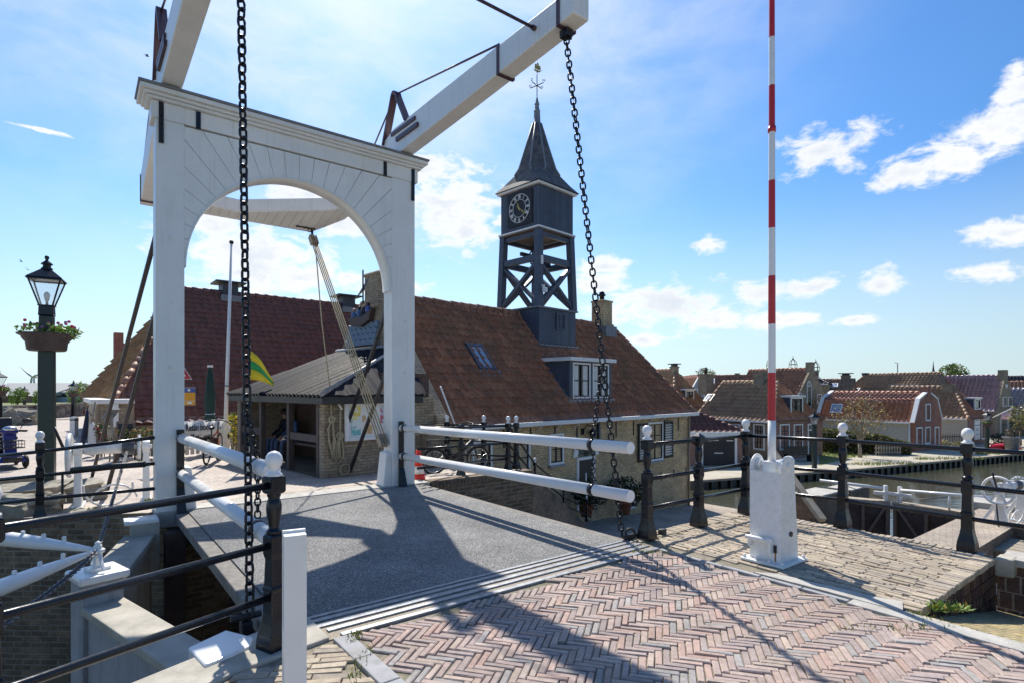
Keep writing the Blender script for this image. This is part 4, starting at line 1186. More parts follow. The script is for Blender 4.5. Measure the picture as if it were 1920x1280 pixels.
def window(parent,T,w,h,cols=2,rows=3,fw=.07,depth=.08,frame='white_far',bar='black_paint',glass='glass',sill=True,curtain=False,name='window',barw=.03,inner='black_paint'):
    """T maps local (x right, y into wall, z up), origin at the window's lower centre, onto the wall"""
    mb=MB(T)
    for x0,x1,z0,z1 in ((-w/2,-w/2+fw,0,h),(w/2-fw,w/2,0,h),(-w/2+fw,w/2-fw,0,fw),(-w/2+fw,w/2-fw,h-fw,h)): mb.b3(x0,x1,-.035,.06,z0,z1)
    f=mb.build(name,M[frame],parent,bevel=.006)
    mb=MB(T); mb.quad((-w/2+fw,.03,fw),(w/2-fw,.03,fw),(w/2-fw,.03,h-fw),(-w/2+fw,.03,h-fw)); mb.build('pane',M[glass],f)
    mb=MB(T); iw,ih=w-2*fw,h-2*fw
    for i in range(1,cols): x=-iw/2+iw*i/cols; mb.b3(x-barw/2*1.4,x+barw/2*1.4,-.01,.028,fw,h-fw)
    for i in range(1,rows): z=fw+ih*i/rows; mb.b3(-iw/2,iw/2,-.006,.027,z-barw/2,z+barw/2)
    for x0,x1,z0,z1 in ((-iw/2,-iw/2+barw,fw,h-fw),(iw/2-barw,iw/2,fw,h-fw),(-iw/2,iw/2,fw,fw+barw),(-iw/2,iw/2,h-fw-barw,h-fw)): mb.b3(x0,x1,-.014,.0285,z0,z1)
    mb.build('glazing_bars',M[bar],f)
    if curtain:
        mb=MB(T)
        for sx in (-1,1):
            for k in range(5):
                x=sx*(iw/2-.02-iw*.07*k); mb.b3(x-iw*.032,x+iw*.032,.024-.004*(k%2),.029,fw+.02,h-fw-.02)
        mb.build('curtain',M['curtain'],f)
    if sill:
        mb=MB(T); mb.b3(-w/2-.04,w/2+.04,-.09,.02,-.06,-.003); mb.build('sill',M['bluestone'],f,bevel=.006)
    return f
def facM(x,z,y=0,rz=0):
    return Matrix.Translation((x,y,z))@Matrix.Rotation(rz,4,'Z')
# ================================================================= lock keeper's house
HO=V3((-1.745,13.57,0)); HA=radians(45); HL=12.57; HW=6.0; EZ=.79; RZ=4.30; HB=-4.2
H=thing('lock_house','yellow brick lock keeper\'s house with a long red pantiled roof under the clock tower','house',HO,HA)
mb=MB()
mb.add([(0,0,HB),(HL,0,HB),(HL,HW,HB),(0,HW,HB),(0,0,EZ-.02),(HL,0,EZ-.02),(HL,HW,EZ-.02),(0,HW,EZ-.02)],[(0,1,5,4),(1,2,6,5),(2,3,7,6),(3,0,4,7)])
mb.build('wall',M['brick_yellow'],H)
# gable wall at the shelter end, carrying the chimney, a little proud of the roof
gz=.14
mb=MB(); prof=[(-.10,HB),(HW+.10,HB),(HW+.10,EZ+.12),(HW/2+.75,RZ-.55),(HW/2+.45,RZ-.2),(HW/2-.45,RZ-.2),(HW/2-.75,RZ-.55),(-.10,EZ+.12)]
mb.extrude([(-.16,y,z) for y,z in prof],(.36,0,0)); gab=mb.build('gable',M['brick_grey'],H)
mb=MB(); mb.lathe([(.34,RZ-.45),(.34,RZ+.42),(.37,RZ+.44),(.37,RZ+.50),(.32,RZ+.54)],sq=True,c=(.12,HW/2-.22,0)); mb.build('chimney',M['brick_grey'],H)
mb=MB(); mb.tube([(.3,HW/2,RZ+.7),(.3,HW/2,RZ+1.0)],.012,6); mb.build('lightning_rod',M['iron'],H)
hd=1.11
rf=roof_face(H,'roof',M['tile_main'],(.2,-.16,EZ-.10),(HL+.12,-.16,EZ-.10),(HL-hd,HW/2,RZ),(.2,HW/2,RZ),tw=.24,course=.30)
roof_face(H,'roof',M['tile_main'],(HL+.12,HW+.16,EZ-.10),(.2,HW+.16,EZ-.10),(.2,HW/2,RZ),(HL-hd,HW/2,RZ),tw=.24,course=.30,samples=4)
roof_face(H,'roof',M['tile_main'],(HL+.16,-.12,EZ-.08),(HL+.16,HW+.12,EZ-.08),(HL-hd,HW/2,RZ),(HL-hd,HW/2,RZ),tw=.24,course=.30,samples=4)
ridge_tiles(H,M['tile_main'],(.2,HW/2,RZ-.02),(HL-hd,HW/2,RZ-.02),.12)
ridge_tiles(H,M['tile_main'],(HL+.12,-.14,EZ-.09),(HL-hd,HW/2,RZ-.03),.11)
# gutter, brackets, wall anchors
mb=MB(); mb.b3(.2,HL+.2,-.30,-.16,EZ-.19,EZ-.07); mb.build('gutter',M['white_far'],H,bevel=.012)
x=.9
while x<HL: mb=MB(); mb.bar((x,-.24,EZ-.195),(x,.0,EZ-.36),.03,.03); x+=.85; mb.build('gutter_bracket',M['white_far'],H)
x=1.1
while x<HL-.3: mb=MB(); mb.b3(x-.02,x+.02,-.03,-.002,EZ-.75,EZ-.25); x+=1.05; mb.build('wall_anchor',M['iron'],H)
for x in (11.6,10.2,12.2): 
    pass
x=8.4
while x<12.4: mb=MB(); mb.b3(x-.018,x+.018,-.025,-.002,-1.75,-1.45); x+=.95; mb.build('wall_anchor',M['iron'],H)
mb=MB(); mb.tube([(HL-.22,-.06,EZ-.2),(HL-.22,-.06,-3.2)],.035,8); mb.build('downpipe',M['brick_brown'],H)
mb=MB(); mb.tube([(6.4,-.06,EZ-.2),(6.4,-.06,-.4)],.04,8); mb.build('downpipe',M['lead'],H)
# facade openings
window(H,facM(9.86,-.98,-.02),1.10,1.42,2,3,curtain=False,glass='curtain')
for sx,w in ((-1,.62),(1,.66)):
    T=facM(9.86+sx*(.56+w/2),-.93,-.06); mb=MB(T)
    for x0,x1,z0,z1 in ((-w/2,-w/2+.07,0,1.36),(w/2-.07,w/2,0,1.36),(-w/2+.07,w/2-.07,0,.07),(-w/2+.07,w/2-.07,1.29,1.36)): mb.b3(x0,x1,-.03,.02,z0,z1)
    sh=mb.build('shutter',M['black_paint'],H)
    mb=MB(T)
    for k in range(13): 
        z=.10+k*.092; mb.bar((-w/2+.07,-.005,z+.03),(w/2-.07,-.005,z+.03),.05,.018,up=(0,-.7,1))
    mb.build('louvres',M['white_far'],sh)
window(H,facM(4.30,-.60,-.02),.66,.92,2,2)
window(H,facM(8.27,-2.5,-.02),.46,.86,1,1,sill=False)
window(H,facM(2.85,-1.15,-.02),.62,1.35,1,3,curtain=True,glass='curtain')
window(H,facM(1.35,-.9,-.02),.7,1.2,2,2,curtain=True)
# door with fanlight
T=facM(5.72,-2.14,-.03)
mb=MB(T); w,h=.92,1.66
for x0,x1,z0,z1 in ((-w/2,-w/2+.09,0,h),(w/2-.09,w/2,0,h),(-w/2+.09,w/2-.09,h-.09,h)): mb.b3(x0,x1,-.03,.05,z0,z1)
dr=mb.build('door_frame',M['white_far'],H,bevel=.006)
mb=MB(T); mb.b3(-w/2+.09,w/2-.09,-.002,.04,0,h-.09); mb.build('door',M['dark_boards'],dr)
mb=MB(T); mb.b3(-.03,.03,-.012,-.004,.7,1.15); mb.build('door_light',M['white_far'],dr)
mb=MB(T); pts=[(.42*cos(pi*k/12),-.004,h+.02+.36*sin(pi*k/12)) for k in range(13)]; mb.extrude(pts,(0,.03,0)); fl_=mb.build('fanlight',M['glass'],dr)
mb=MB(T)
for k in range(1,6): a=pi*k/6; mb.bar((0,-.012,h+.03),(.40*cos(a),-.012,h+.02+.35*sin(a)),.025,.012,up=(0,1,0))
mb.build('glazing_bars',M['black_paint'],fl_)
for a0,a1,key in ((0,.16,1),(.46,.54,1),(.84,1,1)):
    th=[pi*(a0+(a1-a0)*k/4) for k in range(5)]; mb=MB(T)
    mb.extrude([(.44*cos(t),-.03,h+.02+.38*sin(t)) for t in th]+[(.64*cos(t),-.03,h+.02+.58*sin(t)) for t in th[::-1]],(0,.04,0)); mb.build('arch_stone',M['white_far'],dr)
mb=MB(T)
for i in range(22):
    k=i/22
    if .15<k<.45 or .54<k<.83:
        a=pi*(k+.02); p=V3((.46*cos(a),-.012,h+.02+.40*sin(a))); q=V3((.62*cos(a),-.012,h+.02+.56*sin(a))); mb.bar(p,q,.03,.03,up=(0,1,0))
mb.build('arch_bricks',M['brick_red'],dr)
# wall lamp
mb=MB(facM(5.86,.12,0)); mb.tube([(-.3,-.03,.22),(-.22,-.14,.40),(-.05,-.20,.36),(0,-.2,.30)],.018,8); mb.b3(-.36,-.24,-.05,-.002,.1,.3); wlamp=mb.build('wall_lamp',M['iron'],H)
mb=MB(facM(5.86,.12,0)); mb.lathe([(.03,.30),(.15,.18),(.16,.16),(.13,.15)],c=(0,-.2,0),n=6); mb.lathe([(.06,-.14),(.12,.15)],c=(0,-.2,0),n=6); mb.build('lantern',M['iron'],wlamp)
# roof window
sl=(RZ-EZ)/(HW/2); sa=atan2(RZ-EZ,HW/2)
def roofM(x,y): return Matrix.Translation((x,y,EZ+sl*y))@Matrix.Rotation(sa,4,'X')
T=roofM(2.62,1.50)@Matrix.Translation((0,0,.06)); mb=MB(T); w,h=.66,1.0
for x0,x1,y0,y1 in ((-w/2,-w/2+.08,-h/2,h/2),(w/2-.08,w/2,-h/2,h/2),(-w/2+.08,w/2-.08,-h/2,-h/2+.08),(-w/2+.08,w/2-.08,h/2-.11,h/2)): mb.b3(x0,x1,y0,y1,-.1,.05)
mb.b3(-.015,.015,-h/2+.08,h/2-.11,-.02,.035)
rw=mb.build('roof_window',M['navy_plain'],H,bevel=.006)
mb=MB(T); mb.quad((-w/2+.08,-h/2+.08,.02),(w/2-.08,-h/2+.08,.02),(w/2-.08,h/2-.11,.02),(-w/2+.08,h/2-.11,.02)); mb.build('pane',M['glass_sky'],rw)
mb=MB(T); mb.b3(-w/2-.1,w/2+.16,-h/2-.22,-h/2-.003,-.05,.0); mb.build('flashing',M['lead'],rw)
# dormer with two casements
DX,DY=6.62,.45; dz=EZ+sl*DY; dw=2.30; zt_=dz+1.22
mb=MB(); yb=(zt_-EZ)/sl
for sx in (-1,1): mb.extrude([(DX+sx*(dw/2),DY,dz-.05),(DX+sx*(dw/2),DY,zt_),(DX+sx*(dw/2),yb,zt_)],(-sx*.05,0,0))
mb.b3(DX-dw/2,DX+dw/2,DY+.08,DY+.12,dz-.05,zt_)
DM=mb.build('dormer',M['navy_plain'],H)
mb=MB(); mb.b3(DX-dw/2-.10,DX+dw/2+.10,DY-.16,yb+.15,zt_+.002,zt_+.12); mb.build('dormer_roof',M['white_far'],DM,bevel=.01)
mb=MB(); mb.b3(DX-dw/2-.06,DX+dw/2+.06,DY-.12,DY+.08,dz-.1,dz-.01); mb.build('dormer_sill',M['bluestone'],DM,bevel=.01)
mb=MB(); mb.extrude([(DX-dw/2-.06,DY-.05,dz),(DX-dw/2-.06,yb,zt_),(DX-dw/2-.06,yb+.1,zt_),(DX-dw/2-.06,DY+.08,dz-.02)],(.05,0,0)); mb.build('flashing',M['lead'],DM)
for sx in (-1,1):
    window(DM,facM(DX+sx*.52,dz+.02,DY),.92,1.16,2,2,fw=.06,curtain=True,sill=False,name='casement')
for xx in (DX-1.06,DX,DX+1.06):
    mb=MB(); mb.b3(xx-.075,xx+.075,DY-.02,DY+.05,dz,zt_); mb.build('dormer_post',M['navy_plain'],DM)
# chimney right
mb=MB(); mb.lathe([(.30,RZ-.5),(.30,RZ+.90),(.33,RZ+.92),(.33,RZ+.98),(.26,RZ+1.0)],sq=True,c=(HL-hd-.7,HW/2,0)); ch=mb.build('chimney',M['brick_yellow'],H)
mb=MB(); mb.lathe([(.10,RZ+1.0),(.10,RZ+1.18),(.15,RZ+1.2),(.16,RZ+1.25),(.1,RZ+1.3),(.13,RZ+1.33),(.02,RZ+1.4)],n=12,c=(HL-hd-.7,HW/2,0)); mb.build('chimney_pot',M['iron'],ch)
mb=MB(); mb.b3(HL-hd-1.1,HL-hd-.35,HW/2-.5,HW/2+.5,RZ-.52,RZ-.10); mb.build('flashing',M['lead'],ch)
# small side wall (chimney breast) at left facade end
mb=MB(); mb.b3(-.55,.18,-.25,.0,HB,EZ+.0); mb.build('wall_pier',M['brick_grey'],H)
mb=MB(); mb.tube([(-.2,-.28,EZ+.9),(.75,-.30,-.35)],.02,8); mb.build('flue_pipe',M['white_far'],H)

# ---- clock tower standing on the roof
TX,TY=6.76,3.0
TWR=thing('clock_tower','dark navy wooden clock tower with an open belfry and slate spire on the house roof','clock tower',HO+Matrix.Rotation(HA,4,'Z')@V3((TX,TY,0)),HA)
a=.855
mb=MB(); mb.b3(-1.0,1.0,-1.0,1.0,2.6,4.40); BB=mb.build('base_box',M['navy'],TWR,bevel=.01)
mb=MB(); mb.b3(-1.07,1.07,-1.07,1.07,4.402,4.46); mb.build('base_roof',M['lead'],BB,bevel=.01)
window(BB,facM(.12,3.72,-1.02),.48,.58,2,2,fw=.04,frame='navy_plain',bar='navy_plain',sill=False)
mb=MB()
for k in range(9): mb.b3(-1.05+.235*k,-1.05+.235*k+.2,-1.12,-.99,3.12+.0,3.17)
mb.build('flashing',M['lead'],BB)
for sx in (-1,1):
    for sy in (-1,1):
        mb=MB(); mb.bar((sx*.93,sy*.93,4.46),(sx*a,sy*a,7.12),.23,.23,up=(0,1,0)); mb.build('belfry_post',M['navy_plain'],TWR,bevel=.01)
for k in range(4):
    R=Matrix.Rotation(k*pi/2,4,'Z')
    mb=MB(R); mb.bar((-.86,-.88,6.16),(.86,-.88,6.16),.14,.22); mb.build('belfry_rail',M['navy_plain'],TWR,bevel=.008)
    mb=MB(R); mb.bar((-.82,-.91,4.62),(.80,-.87,5.98),.13,.19,up=(0,-1,0)); mb.bar((.82,-.885,4.62),(-.80,-.845,5.98),.10,.19,up=(0,-1,0)); mb.build('cross_brace',M['navy_plain'],TWR,bevel=.008)
    mb=MB(R); mb.bar((-.84,-.84,7.0),(.84,-.84,7.0),.12,.14); mb.build('belfry_rail',M['navy_plain'],TWR)
mb=MB(); mb.lathe([(.30,5.82),(.29,5.86),(.22,6.0),(.17,6.25),(.12,6.36),(.02,6.4)],n=18); mb.build('bell',M['iron_rough'],TWR)
mb=MB(); mb.bar((-.85,0,6.42),(.85,0,6.42),.1,.12); mb.torus((-.35,-.2,6.3),.28,.025,Matrix.Rotation(pi/2,4,'X'),16,6); mb.box((.3,-.1,6.2),(.35,.3,.3)); mb.build('bell_frame',M['iron_rough'],TWR)
mb=MB(); mb.b3(-.98,.98,-.98,.98,7.122,7.17); mb.build('belfry_ceiling',M['brown_wood'],TWR)
CB=bpy.data.objects.new('clock_chamber',None); COL.objects.link(CB); CB.parent=TWR
mb=MB(); mb.b3(-.93,.93,-.93,.93,7.172,8.72); mb.build('chamber_boarding',M['navy'],CB,bevel=.008)
mb=MB(); mb.b3(-1.0,1.0,-1.0,1.0,7.173,7.235); mb.b3(-1.04,1.04,-1.04,1.04,8.66,8.74); mb.build('white_cornice',M['white_far'],CB,bevel=.008)
# clock faces on two sides
def clock(T,name='clock_face'):
    mb=MB(T); mb.b3(-.60,.60,-.04,.0,-.60,.60); f=mb.build(name,M['black_paint'],CB,bevel=.006)
    Rx=Matrix.Rotation(pi/2,4,'X')
    mb=MB(T)
    for r in (.50,.31): mb.torus((0,-.046,0),r,.010,Rx,40,5)
    for k in range(60):
        an_=2*pi*k/60; mb.bar((.475*sin(an_),-.046,.475*cos(an_)),(.50*sin(an_),-.046,.50*cos(an_)),.008,.006,up=(0,1,0))
    mb.build('chapter_ring',M['white_far'],f)
    for k,t in enumerate(('XII','I','II','III','IIII','V','VI','VII','VIII','IX','X','XI')):
        an_=2*pi*k/12
        Tm=T@Matrix.Translation((.405*sin(an_),-.044,.405*cos(an_)))@Matrix.Rotation(an_,4,'Y')@Matrix.Rotation(pi/2,4,'X')
        text_mesh(t,.17,Tm,'numeral',M['white_far'],f,.003,bold=.006,sx=.62)
    mb=MB(T)
    for an_,L,w in ((radians(-27),.26,.045),(radians(128),.40,.035)):
        p=V3((-.09*sin(an_),-.055,-.09*cos(an_))); q=V3((L*sin(an_),-.055,L*cos(an_))); mb.bar(p,q,w*1.2,.008,up=(0,1,0),w2=w*.4)
        c=p.lerp(q,.62); mb.bar(c-V3((.05*cos(an_),0,-.05*sin(an_))),c+V3((.05*cos(an_),0,-.05*sin(an_))),.03,.008,up=(0,1,0))
    mb.lathe([(.04,-.01),(.04,.01)],c=(0,-.056,0),M=Rx,n=12); mb.build('clock_hands',M['gold'],f)
clock(Matrix.Translation((-.935,-.05,7.99))@Matrix.Rotation(-pi/2,4,'Z'))
# spire
SPI=bpy.data.objects.new('spire',None); COL.objects.link(SPI); SPI.parent=TWR
def ring8(r,z,sq):
    out=[]
    for k in range(8):
        an_=pi/8+k*pi/4
        x,y=r*cos(an_)/cos(pi/8),r*sin(an_)/cos(pi/8)
        # blend octagon -> square
        m=max(abs(x),abs(y)); 
        sxy=V3((x,y,0))
        q=V3((math.copysign(min(abs(x)*1.0,r),x),math.copysign(min(abs(y)*1.0,r),y),0))
        s4=V3((math.copysign(r,x),math.copysign(r,y),0))
        p=sxy.lerp(s4,sq); out.append(V3((p.x,p.y,z)))
    return out
rings=[ring8(1.10,8.742,1.0),ring8(.92,8.98,.8),ring8(.74,9.32,.25),ring8(.66,9.55,0),ring8(.42,10.35,0),ring8(.15,11.3,0)]
me_v=[];me_f=[];me_uv=[]
for r_ in rings: me_v+=r_
tz=[0,2,5,7,13,20]
bmv=MB(); n0=0
bmv.add(me_v,[(i*8+k,i*8+(k+1)%8,(i+1)*8+(k+1)%8,(i+1)*8+k) for i in range(5) for k in range(8)])
so=bmv.build('slate_roof',M['slate'],SPI,uvbox=False)
uvl=so.data.uv_layers.new(name='UVMap')
for p in so.data.polygons:
    for li in p.loop_indices:
        v=so.data.vertices[so.data.loops[li].vertex_index].co; 
        i=[abs(v.z-r_[0].z)<1e-4 for r_ in rings].index(True)
        t_=(p.center.to_2d()); a0=atan2(t_.y,t_.x); av=atan2(v.y,v.x)-a0
        av=(av+pi)%(2*pi)-pi
        uvl.data[li].uv=(50+ (p.index%8)*9+v.to_2d().length*sin(av)*5, v.z*5.5)
mb=MB()
for k in range(8):
    an_=pi/8+k*pi/4
    mb.tube([r_[k]*1.0 for r_ in rings[2:]],.035,6)
for k in (0,2,4,6): 
    pass
mb.build('lead_hips',M['lead'],SPI)
mb=MB(); mb.lathe([(.15,11.28),(.17,11.32),(.13,11.34),(.11,11.75),(.125,11.78),(.10,11.80),(.07,12.0),(.10,12.03),(.07,12.07),(.03,12.25),(.02,12.3)],n=14); mb.build('finial',M['lead'],SPI)
WV=bpy.data.objects.new('weather_vane',None); COL.objects.link(WV); WV.parent=TWR
mb=MB(); mb.tube([(0,0,12.25),(0,0,13.25)],.016,8); zc_=12.72; mb.ball((0,0,zc_),.04)
for k in range(4): an_=pi*k/2+.1; mb.bar((0,0,zc_),(.30*cos(an_),.30*sin(an_),zc_),.022,.022)
mb.build('vane_rod',M['iron'],WV)
for k,L_ in enumerate('NOZW'):
    an_=pi*k/2+.1; Tm=Matrix.Translation((.31*cos(an_),.31*sin(an_),zc_+.07))@Matrix.Rotation(-HA,4,'Z')@Matrix.Rotation(pi/2,4,'X'); text_mesh(L_,.13,Tm,'compass_letter',M['iron'],WV,.006)
Tm=Matrix.Translation((0,0,13.22))@Matrix.Rotation(-HA+.6,4,'Z'); mb=MB(Tm)
mb.extrude([(-.15,-.01,.05),(-.09,-.01,0),(.10,-.01,0),(.19,-.01,.08),(.10,-.01,.06),(-.08,-.01,.06)],(0,.02,0)); 
for x,h in ((-.06,.30),(.03,.36),(.11,.28)): mb.tube([(x,0,.05),(x,0,h)],.006,6); mb.extrude([(x-.05,-.006,.09),(x+.05,-.006,.09),(x+.06,-.006,h*.55),(x+.035,-.006,h-.03),(x-.03,-.006,h-.03),(x-.04,-.006,h*.55)],(0,.012,0))
mb.tube([(.18,0,.07),(.26,0,.13)],.006,6); mb.build('ship_vane',M['gold'],WV)
# camera and junction box on belfry post
mb=MB(); mb.box((-.86,-1.0,6.05),(.10,.08,.3)); mb.tube([(-.86,-1.0,5.15),(-.86,-1.12,5.15)],.05,10); mb.box((-.86,-1.15,5.0),(.12,.14,.16)); mb.tube([(-.86,-.99,6.0),(-.85,-1.0,5.2)],.012,6); mb.build('security_camera',M['white_far'],TWR,bevel=.015)

# ================================================================= relief of a sailing boat on the gable
RL=thing('boat_relief','painted relief of a small sailing boat with four people on blue waves on the gable','wall relief',HO,HA)
gx=-.17
def gp(y,z,o=0): return (gx-o,y,z)
mb=MB()
yc=3.22
for row in range(4):
    z0=2.84+.155*row; pts=[]
    for i in range(33): yy=yc-.78+1.56*i/32; pts.append(gp(yy,z0+.15+.03*sin(i*pi/2.6+row*1.9),.0))
    mb.extrude([gp(yc-.78,z0)]+pts+[gp(yc+.78,z0)],(-.06-.035*(3-row),0,0),col=None)
mb.build('waves',plain('relief_wave_blue',(.13,.19,.27),.6,.2,20),RL)
mb=MB(); hull=[(-.62,3.62),(-.45,3.42),(.05,3.36),(.5,3.5),(.62,3.82),(.50,3.74),(.0,3.62),(-.45,3.66)]
mb.extrude([gp(yc+.02-y,z) for y,z in hull],(-.16,0,0)); mb.build('hull',plain('relief_hull_brown',(.07,.045,.035),.6,.2,20),RL,bevel=.01)
mb=MB(); mb.tube([gp(yc-.06,3.6,.08),gp(yc-.02,4.95,.06)],.022,6); mb.build('mast',M['black_paint'],RL)
mb=MB(); mb.extrude([gp(yc+.30,4.28),gp(yc-.30,4.72),gp(yc-.33,4.62),gp(yc-.05,4.40)],(-.05,0,0)); mb.build('furled_sail',M['lead'],RL)
for i,(y,c) in enumerate(((-.42,'jacket'),(-.12,'jacket'),(.12,'navy_cloth'),(.34,'sign_blue'))):
    mb=MB(); zz=3.60+.03*i
    mb.lathe([(.07,zz),(.085,zz+.10),(.06,zz+.20),(.03,zz+.22)],c=gp(yc-y,0,.09),n=10); f=mb.build('sailor_figure',M[c],RL)
    mb=MB(); mb.ball(gp(yc-y,zz+.27,.09),.05,10,7); mb.build('head',M['hair' if i%2 else 'skin'],f)

# ================================================================= shelter built on the gable
SH=thing('shelter','open fronted brick shelter with a dark corrugated roof built against the gable','shelter',HO,HA)
# local frame of the house: gable plane x=-.16; shelter reaches to x=-X0 ; y from Y0 to Y1
X0,Y0s,Y1s=2.97,.02,4.95; SB=-.22; SE=1.42; STp=2.72
def wallbox(x0,x1,y0,y1,z0,z1,mat,name='wall'):
    mb=MB(); mb.b3(x0,x1,y0,y1,z0,z1); return mb.build(name,mat,SH)
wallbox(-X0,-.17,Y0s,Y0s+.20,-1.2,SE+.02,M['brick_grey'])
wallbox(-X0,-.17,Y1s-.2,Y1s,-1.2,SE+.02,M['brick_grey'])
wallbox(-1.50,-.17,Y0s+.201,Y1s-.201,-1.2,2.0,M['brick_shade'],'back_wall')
mb=MB(); mb.b3(-X0,-1.50,Y0s+.2,Y1s-.2,SB-.3,SB+.015); mb.build('floor_slab',M['brick_lock'],SH)
for y in (Y0s+.27,1.75,3.35,Y1s-.27):
    mb=MB(); mb.b3(-X0-.01,-X0+.11,y-.06,y+.06,SB,SE-.02); mb.build('post',M['post_wood'],SH,bevel=.006)
for y0,y1 in ((Y0s+.33,1.69),(3.41,Y1s-.33)):
    mb=MB(); mb.b3(-X0+.01,-X0+.09,y0,y1,.50,.66); mb.build('rail',M['post_wood'],SH,bevel=.006)
mb=MB(); mb.b3(-X0-.16,-X0-.09,Y0s-.25,Y1s+.2,SE-.10,SE+.10); mb.b3(-X0-.09,-.66,Y0s-.25,Y0s-.19,SE-.10,SE+.10); mb.build('fascia',M['plastic_black'],SH,bevel=.006)
mb=MB(); mb.b3(-1.98,-1.51,Y0s+.3,Y1s-.3,SB+.40,SB+.46); mb.build('bench',M['brown_wood'],SH)
# corrugated roof: main slope and hipped end
def corr(A,B,C,D,name,pitch=.19,amp=.04):
    return roof_face(SH,name,M['corrugated'],A,B,C,D,tw=pitch,course=20,samples=6,amp=amp,lip=0,thick=.03)
e=SE+.08; hipY=1.35
corr((-X0-.2,Y1s+.25,e),(-X0-.2,Y0s-.30,e),(-.2,hipY,STp),(-.2,Y1s-.2,STp),'roof_sheet')
corr((-X0-.2,Y0s-.30,e),(-.62,Y0s-.30,e),(-.19,hipY,STp),(-.2,hipY,STp),'roof_sheet',.30,.014)
mb=MB(); mb.tube([(-X0-.2,Y0s-.30,e+.02),(-.2,hipY,STp+.03)],.05,8); mb.tube([(-.2,hipY-.1,STp+.03),(-.2,Y1s-.2,STp+.03)],.07,8); mb.build('ridge_flashing',M['lead'],SH)
mb=MB(); rr=random.Random(9)
# notice board on the right side wall
NB=thing('notice_board','white framed glazed notice board with posters on the shelter side wall','notice board',HO,HA)
def nb(x0,x1,z0,z1,y0,y1,mat,name,par,bev=.0):
    mb=MB(); mb.b3(x0,x1,y0,y1,z0,z1); return mb.build(name,mat,par,bevel=bev)
bx0,bx1,bz0,bz1=-2.55,-1.0,.53,1.37; yy=Y0s
back=nb(bx0+.06,bx1-.06,bz0+.06,bz1-.06,yy-.05,yy-.005,M['white_far'],'backing',NB)
for (x0,x1,z0,z1) in ((bx0,bx0+.09,bz0,bz1),(bx1-.09,bx1,bz0,bz1),(bx0+.09,bx1-.09,bz1-.08,bz1),(bx0+.09,bx1-.09,bz0,bz0+.07),((bx0+bx1)/2-.06,(bx0+bx1)/2+.06,bz0+.07,bz1-.08)):
    nb(x0,x1,z0,z1,yy-.12,yy-.051,M['white_far'],'frame',NB,.006)
def poster(x0,x1,z0,z1,c1,c2,c3,seed,name='poster'):
    n=NT('poster_print'); v=n.new('ShaderNodeTexVoronoi'); v.inputs['Scale'].default_value=9; n.link(n.tc.outputs['Object'],v.inputs['Vector'])
    f=n.noise(4+seed,3,.5); n.color(n.mix(n.ramp(f,[(.45,(0,0,0)),(.5,(1,1,1))]),n.ramp(v.outputs['Distance'],[(.2,c1),(.45,c2)]),c3)); n.set(Roughness=.6)
    nb(x0,x1,z0,z1,yy-.058,yy-.052,n.m,name,NB)
poster(-2.42,-2.16,.98,1.26,(.75,.55,.05),(.85,.72,.2),(.8,.78,.7),1); poster(-2.38,-2.16,.64,.96,(.1,.3,.4),(.7,.78,.75),(.2,.5,.5),2); poster(-2.12,-1.88,.66,1.06,(.3,.15,.08),(.6,.4,.2),(.75,.72,.68),3); poster(-1.68,-1.36,.88,1.26,(.45,.55,.68),(.55,.62,.72),(.6,.12,.15),4)
# coils of rope on the corner of the shelter wall
RP=thing('rope_coil','coiled hemp rope hanging on the corner of the shelter wall','rope',HO,HA)
mb=MB(); xx=-2.86; y_=Y0s-.06
for k in range(4):
    o=.012*k; mb.tube([(xx+.02*k,y_-o,1.05),(xx-.03-.015*k,y_-o,.8),(xx-.04+.015*k,y_-o,.55-.06*k),(xx+.02,y_-o,.45-.09*k),(xx+.07+.01*k,y_-o,.55),(xx+.05,y_-o,.8),(xx+.03,y_-o,1.05)],.014,6)
mb.torus((xx+.02,y_-.03,1.0),.06,.02,Matrix.Rotation(pi/2,4,'X'),12,6); mb.tube([(xx+.02,y_-.02,1.0),(xx+.0,y_-.02,1.42)],.014,6); mb.build('rope_loops',M['rope'],RP)
RP2=thing('rope_coil','second hemp rope hanging on a hook beside the notice board','rope',HO,HA)
mb=MB(); xx=-2.66
mb.tube([(xx,y_-.04,1.22),(xx,y_-.04,.72)],.02,6)
for k in range(4):
    o=.012*k; mb.tube([(xx+.0,y_-o,.72),(xx-.07+.02*k,y_-o,.45),(xx-.12+.04*k,y_-o,.22),(xx-.02+.03*k,y_-o,.08+.03*k),(xx+.08,y_-o,.25+.03*k),(xx+.04,y_-o,.6),(xx,y_-o,.75)],.015,6)
mb.torus((xx,y_-.03,.66),.07,.02,Matrix.Rotation(pi/2,4,'X'),12,6); mb.torus((xx+.12,y_-.02,-.05),.11,.015,Matrix.Rotation(pi/2,4,'X'),14,6); mb.build('rope_loops',M['rope'],RP2)
mb=MB(); mb.tube([(xx,y_+.05,1.30),(xx-.05,y_-.06,1.32),(xx+.02,y_-.08,1.2)],.02,6); mb.build('hook',M['white_far'],RP2)

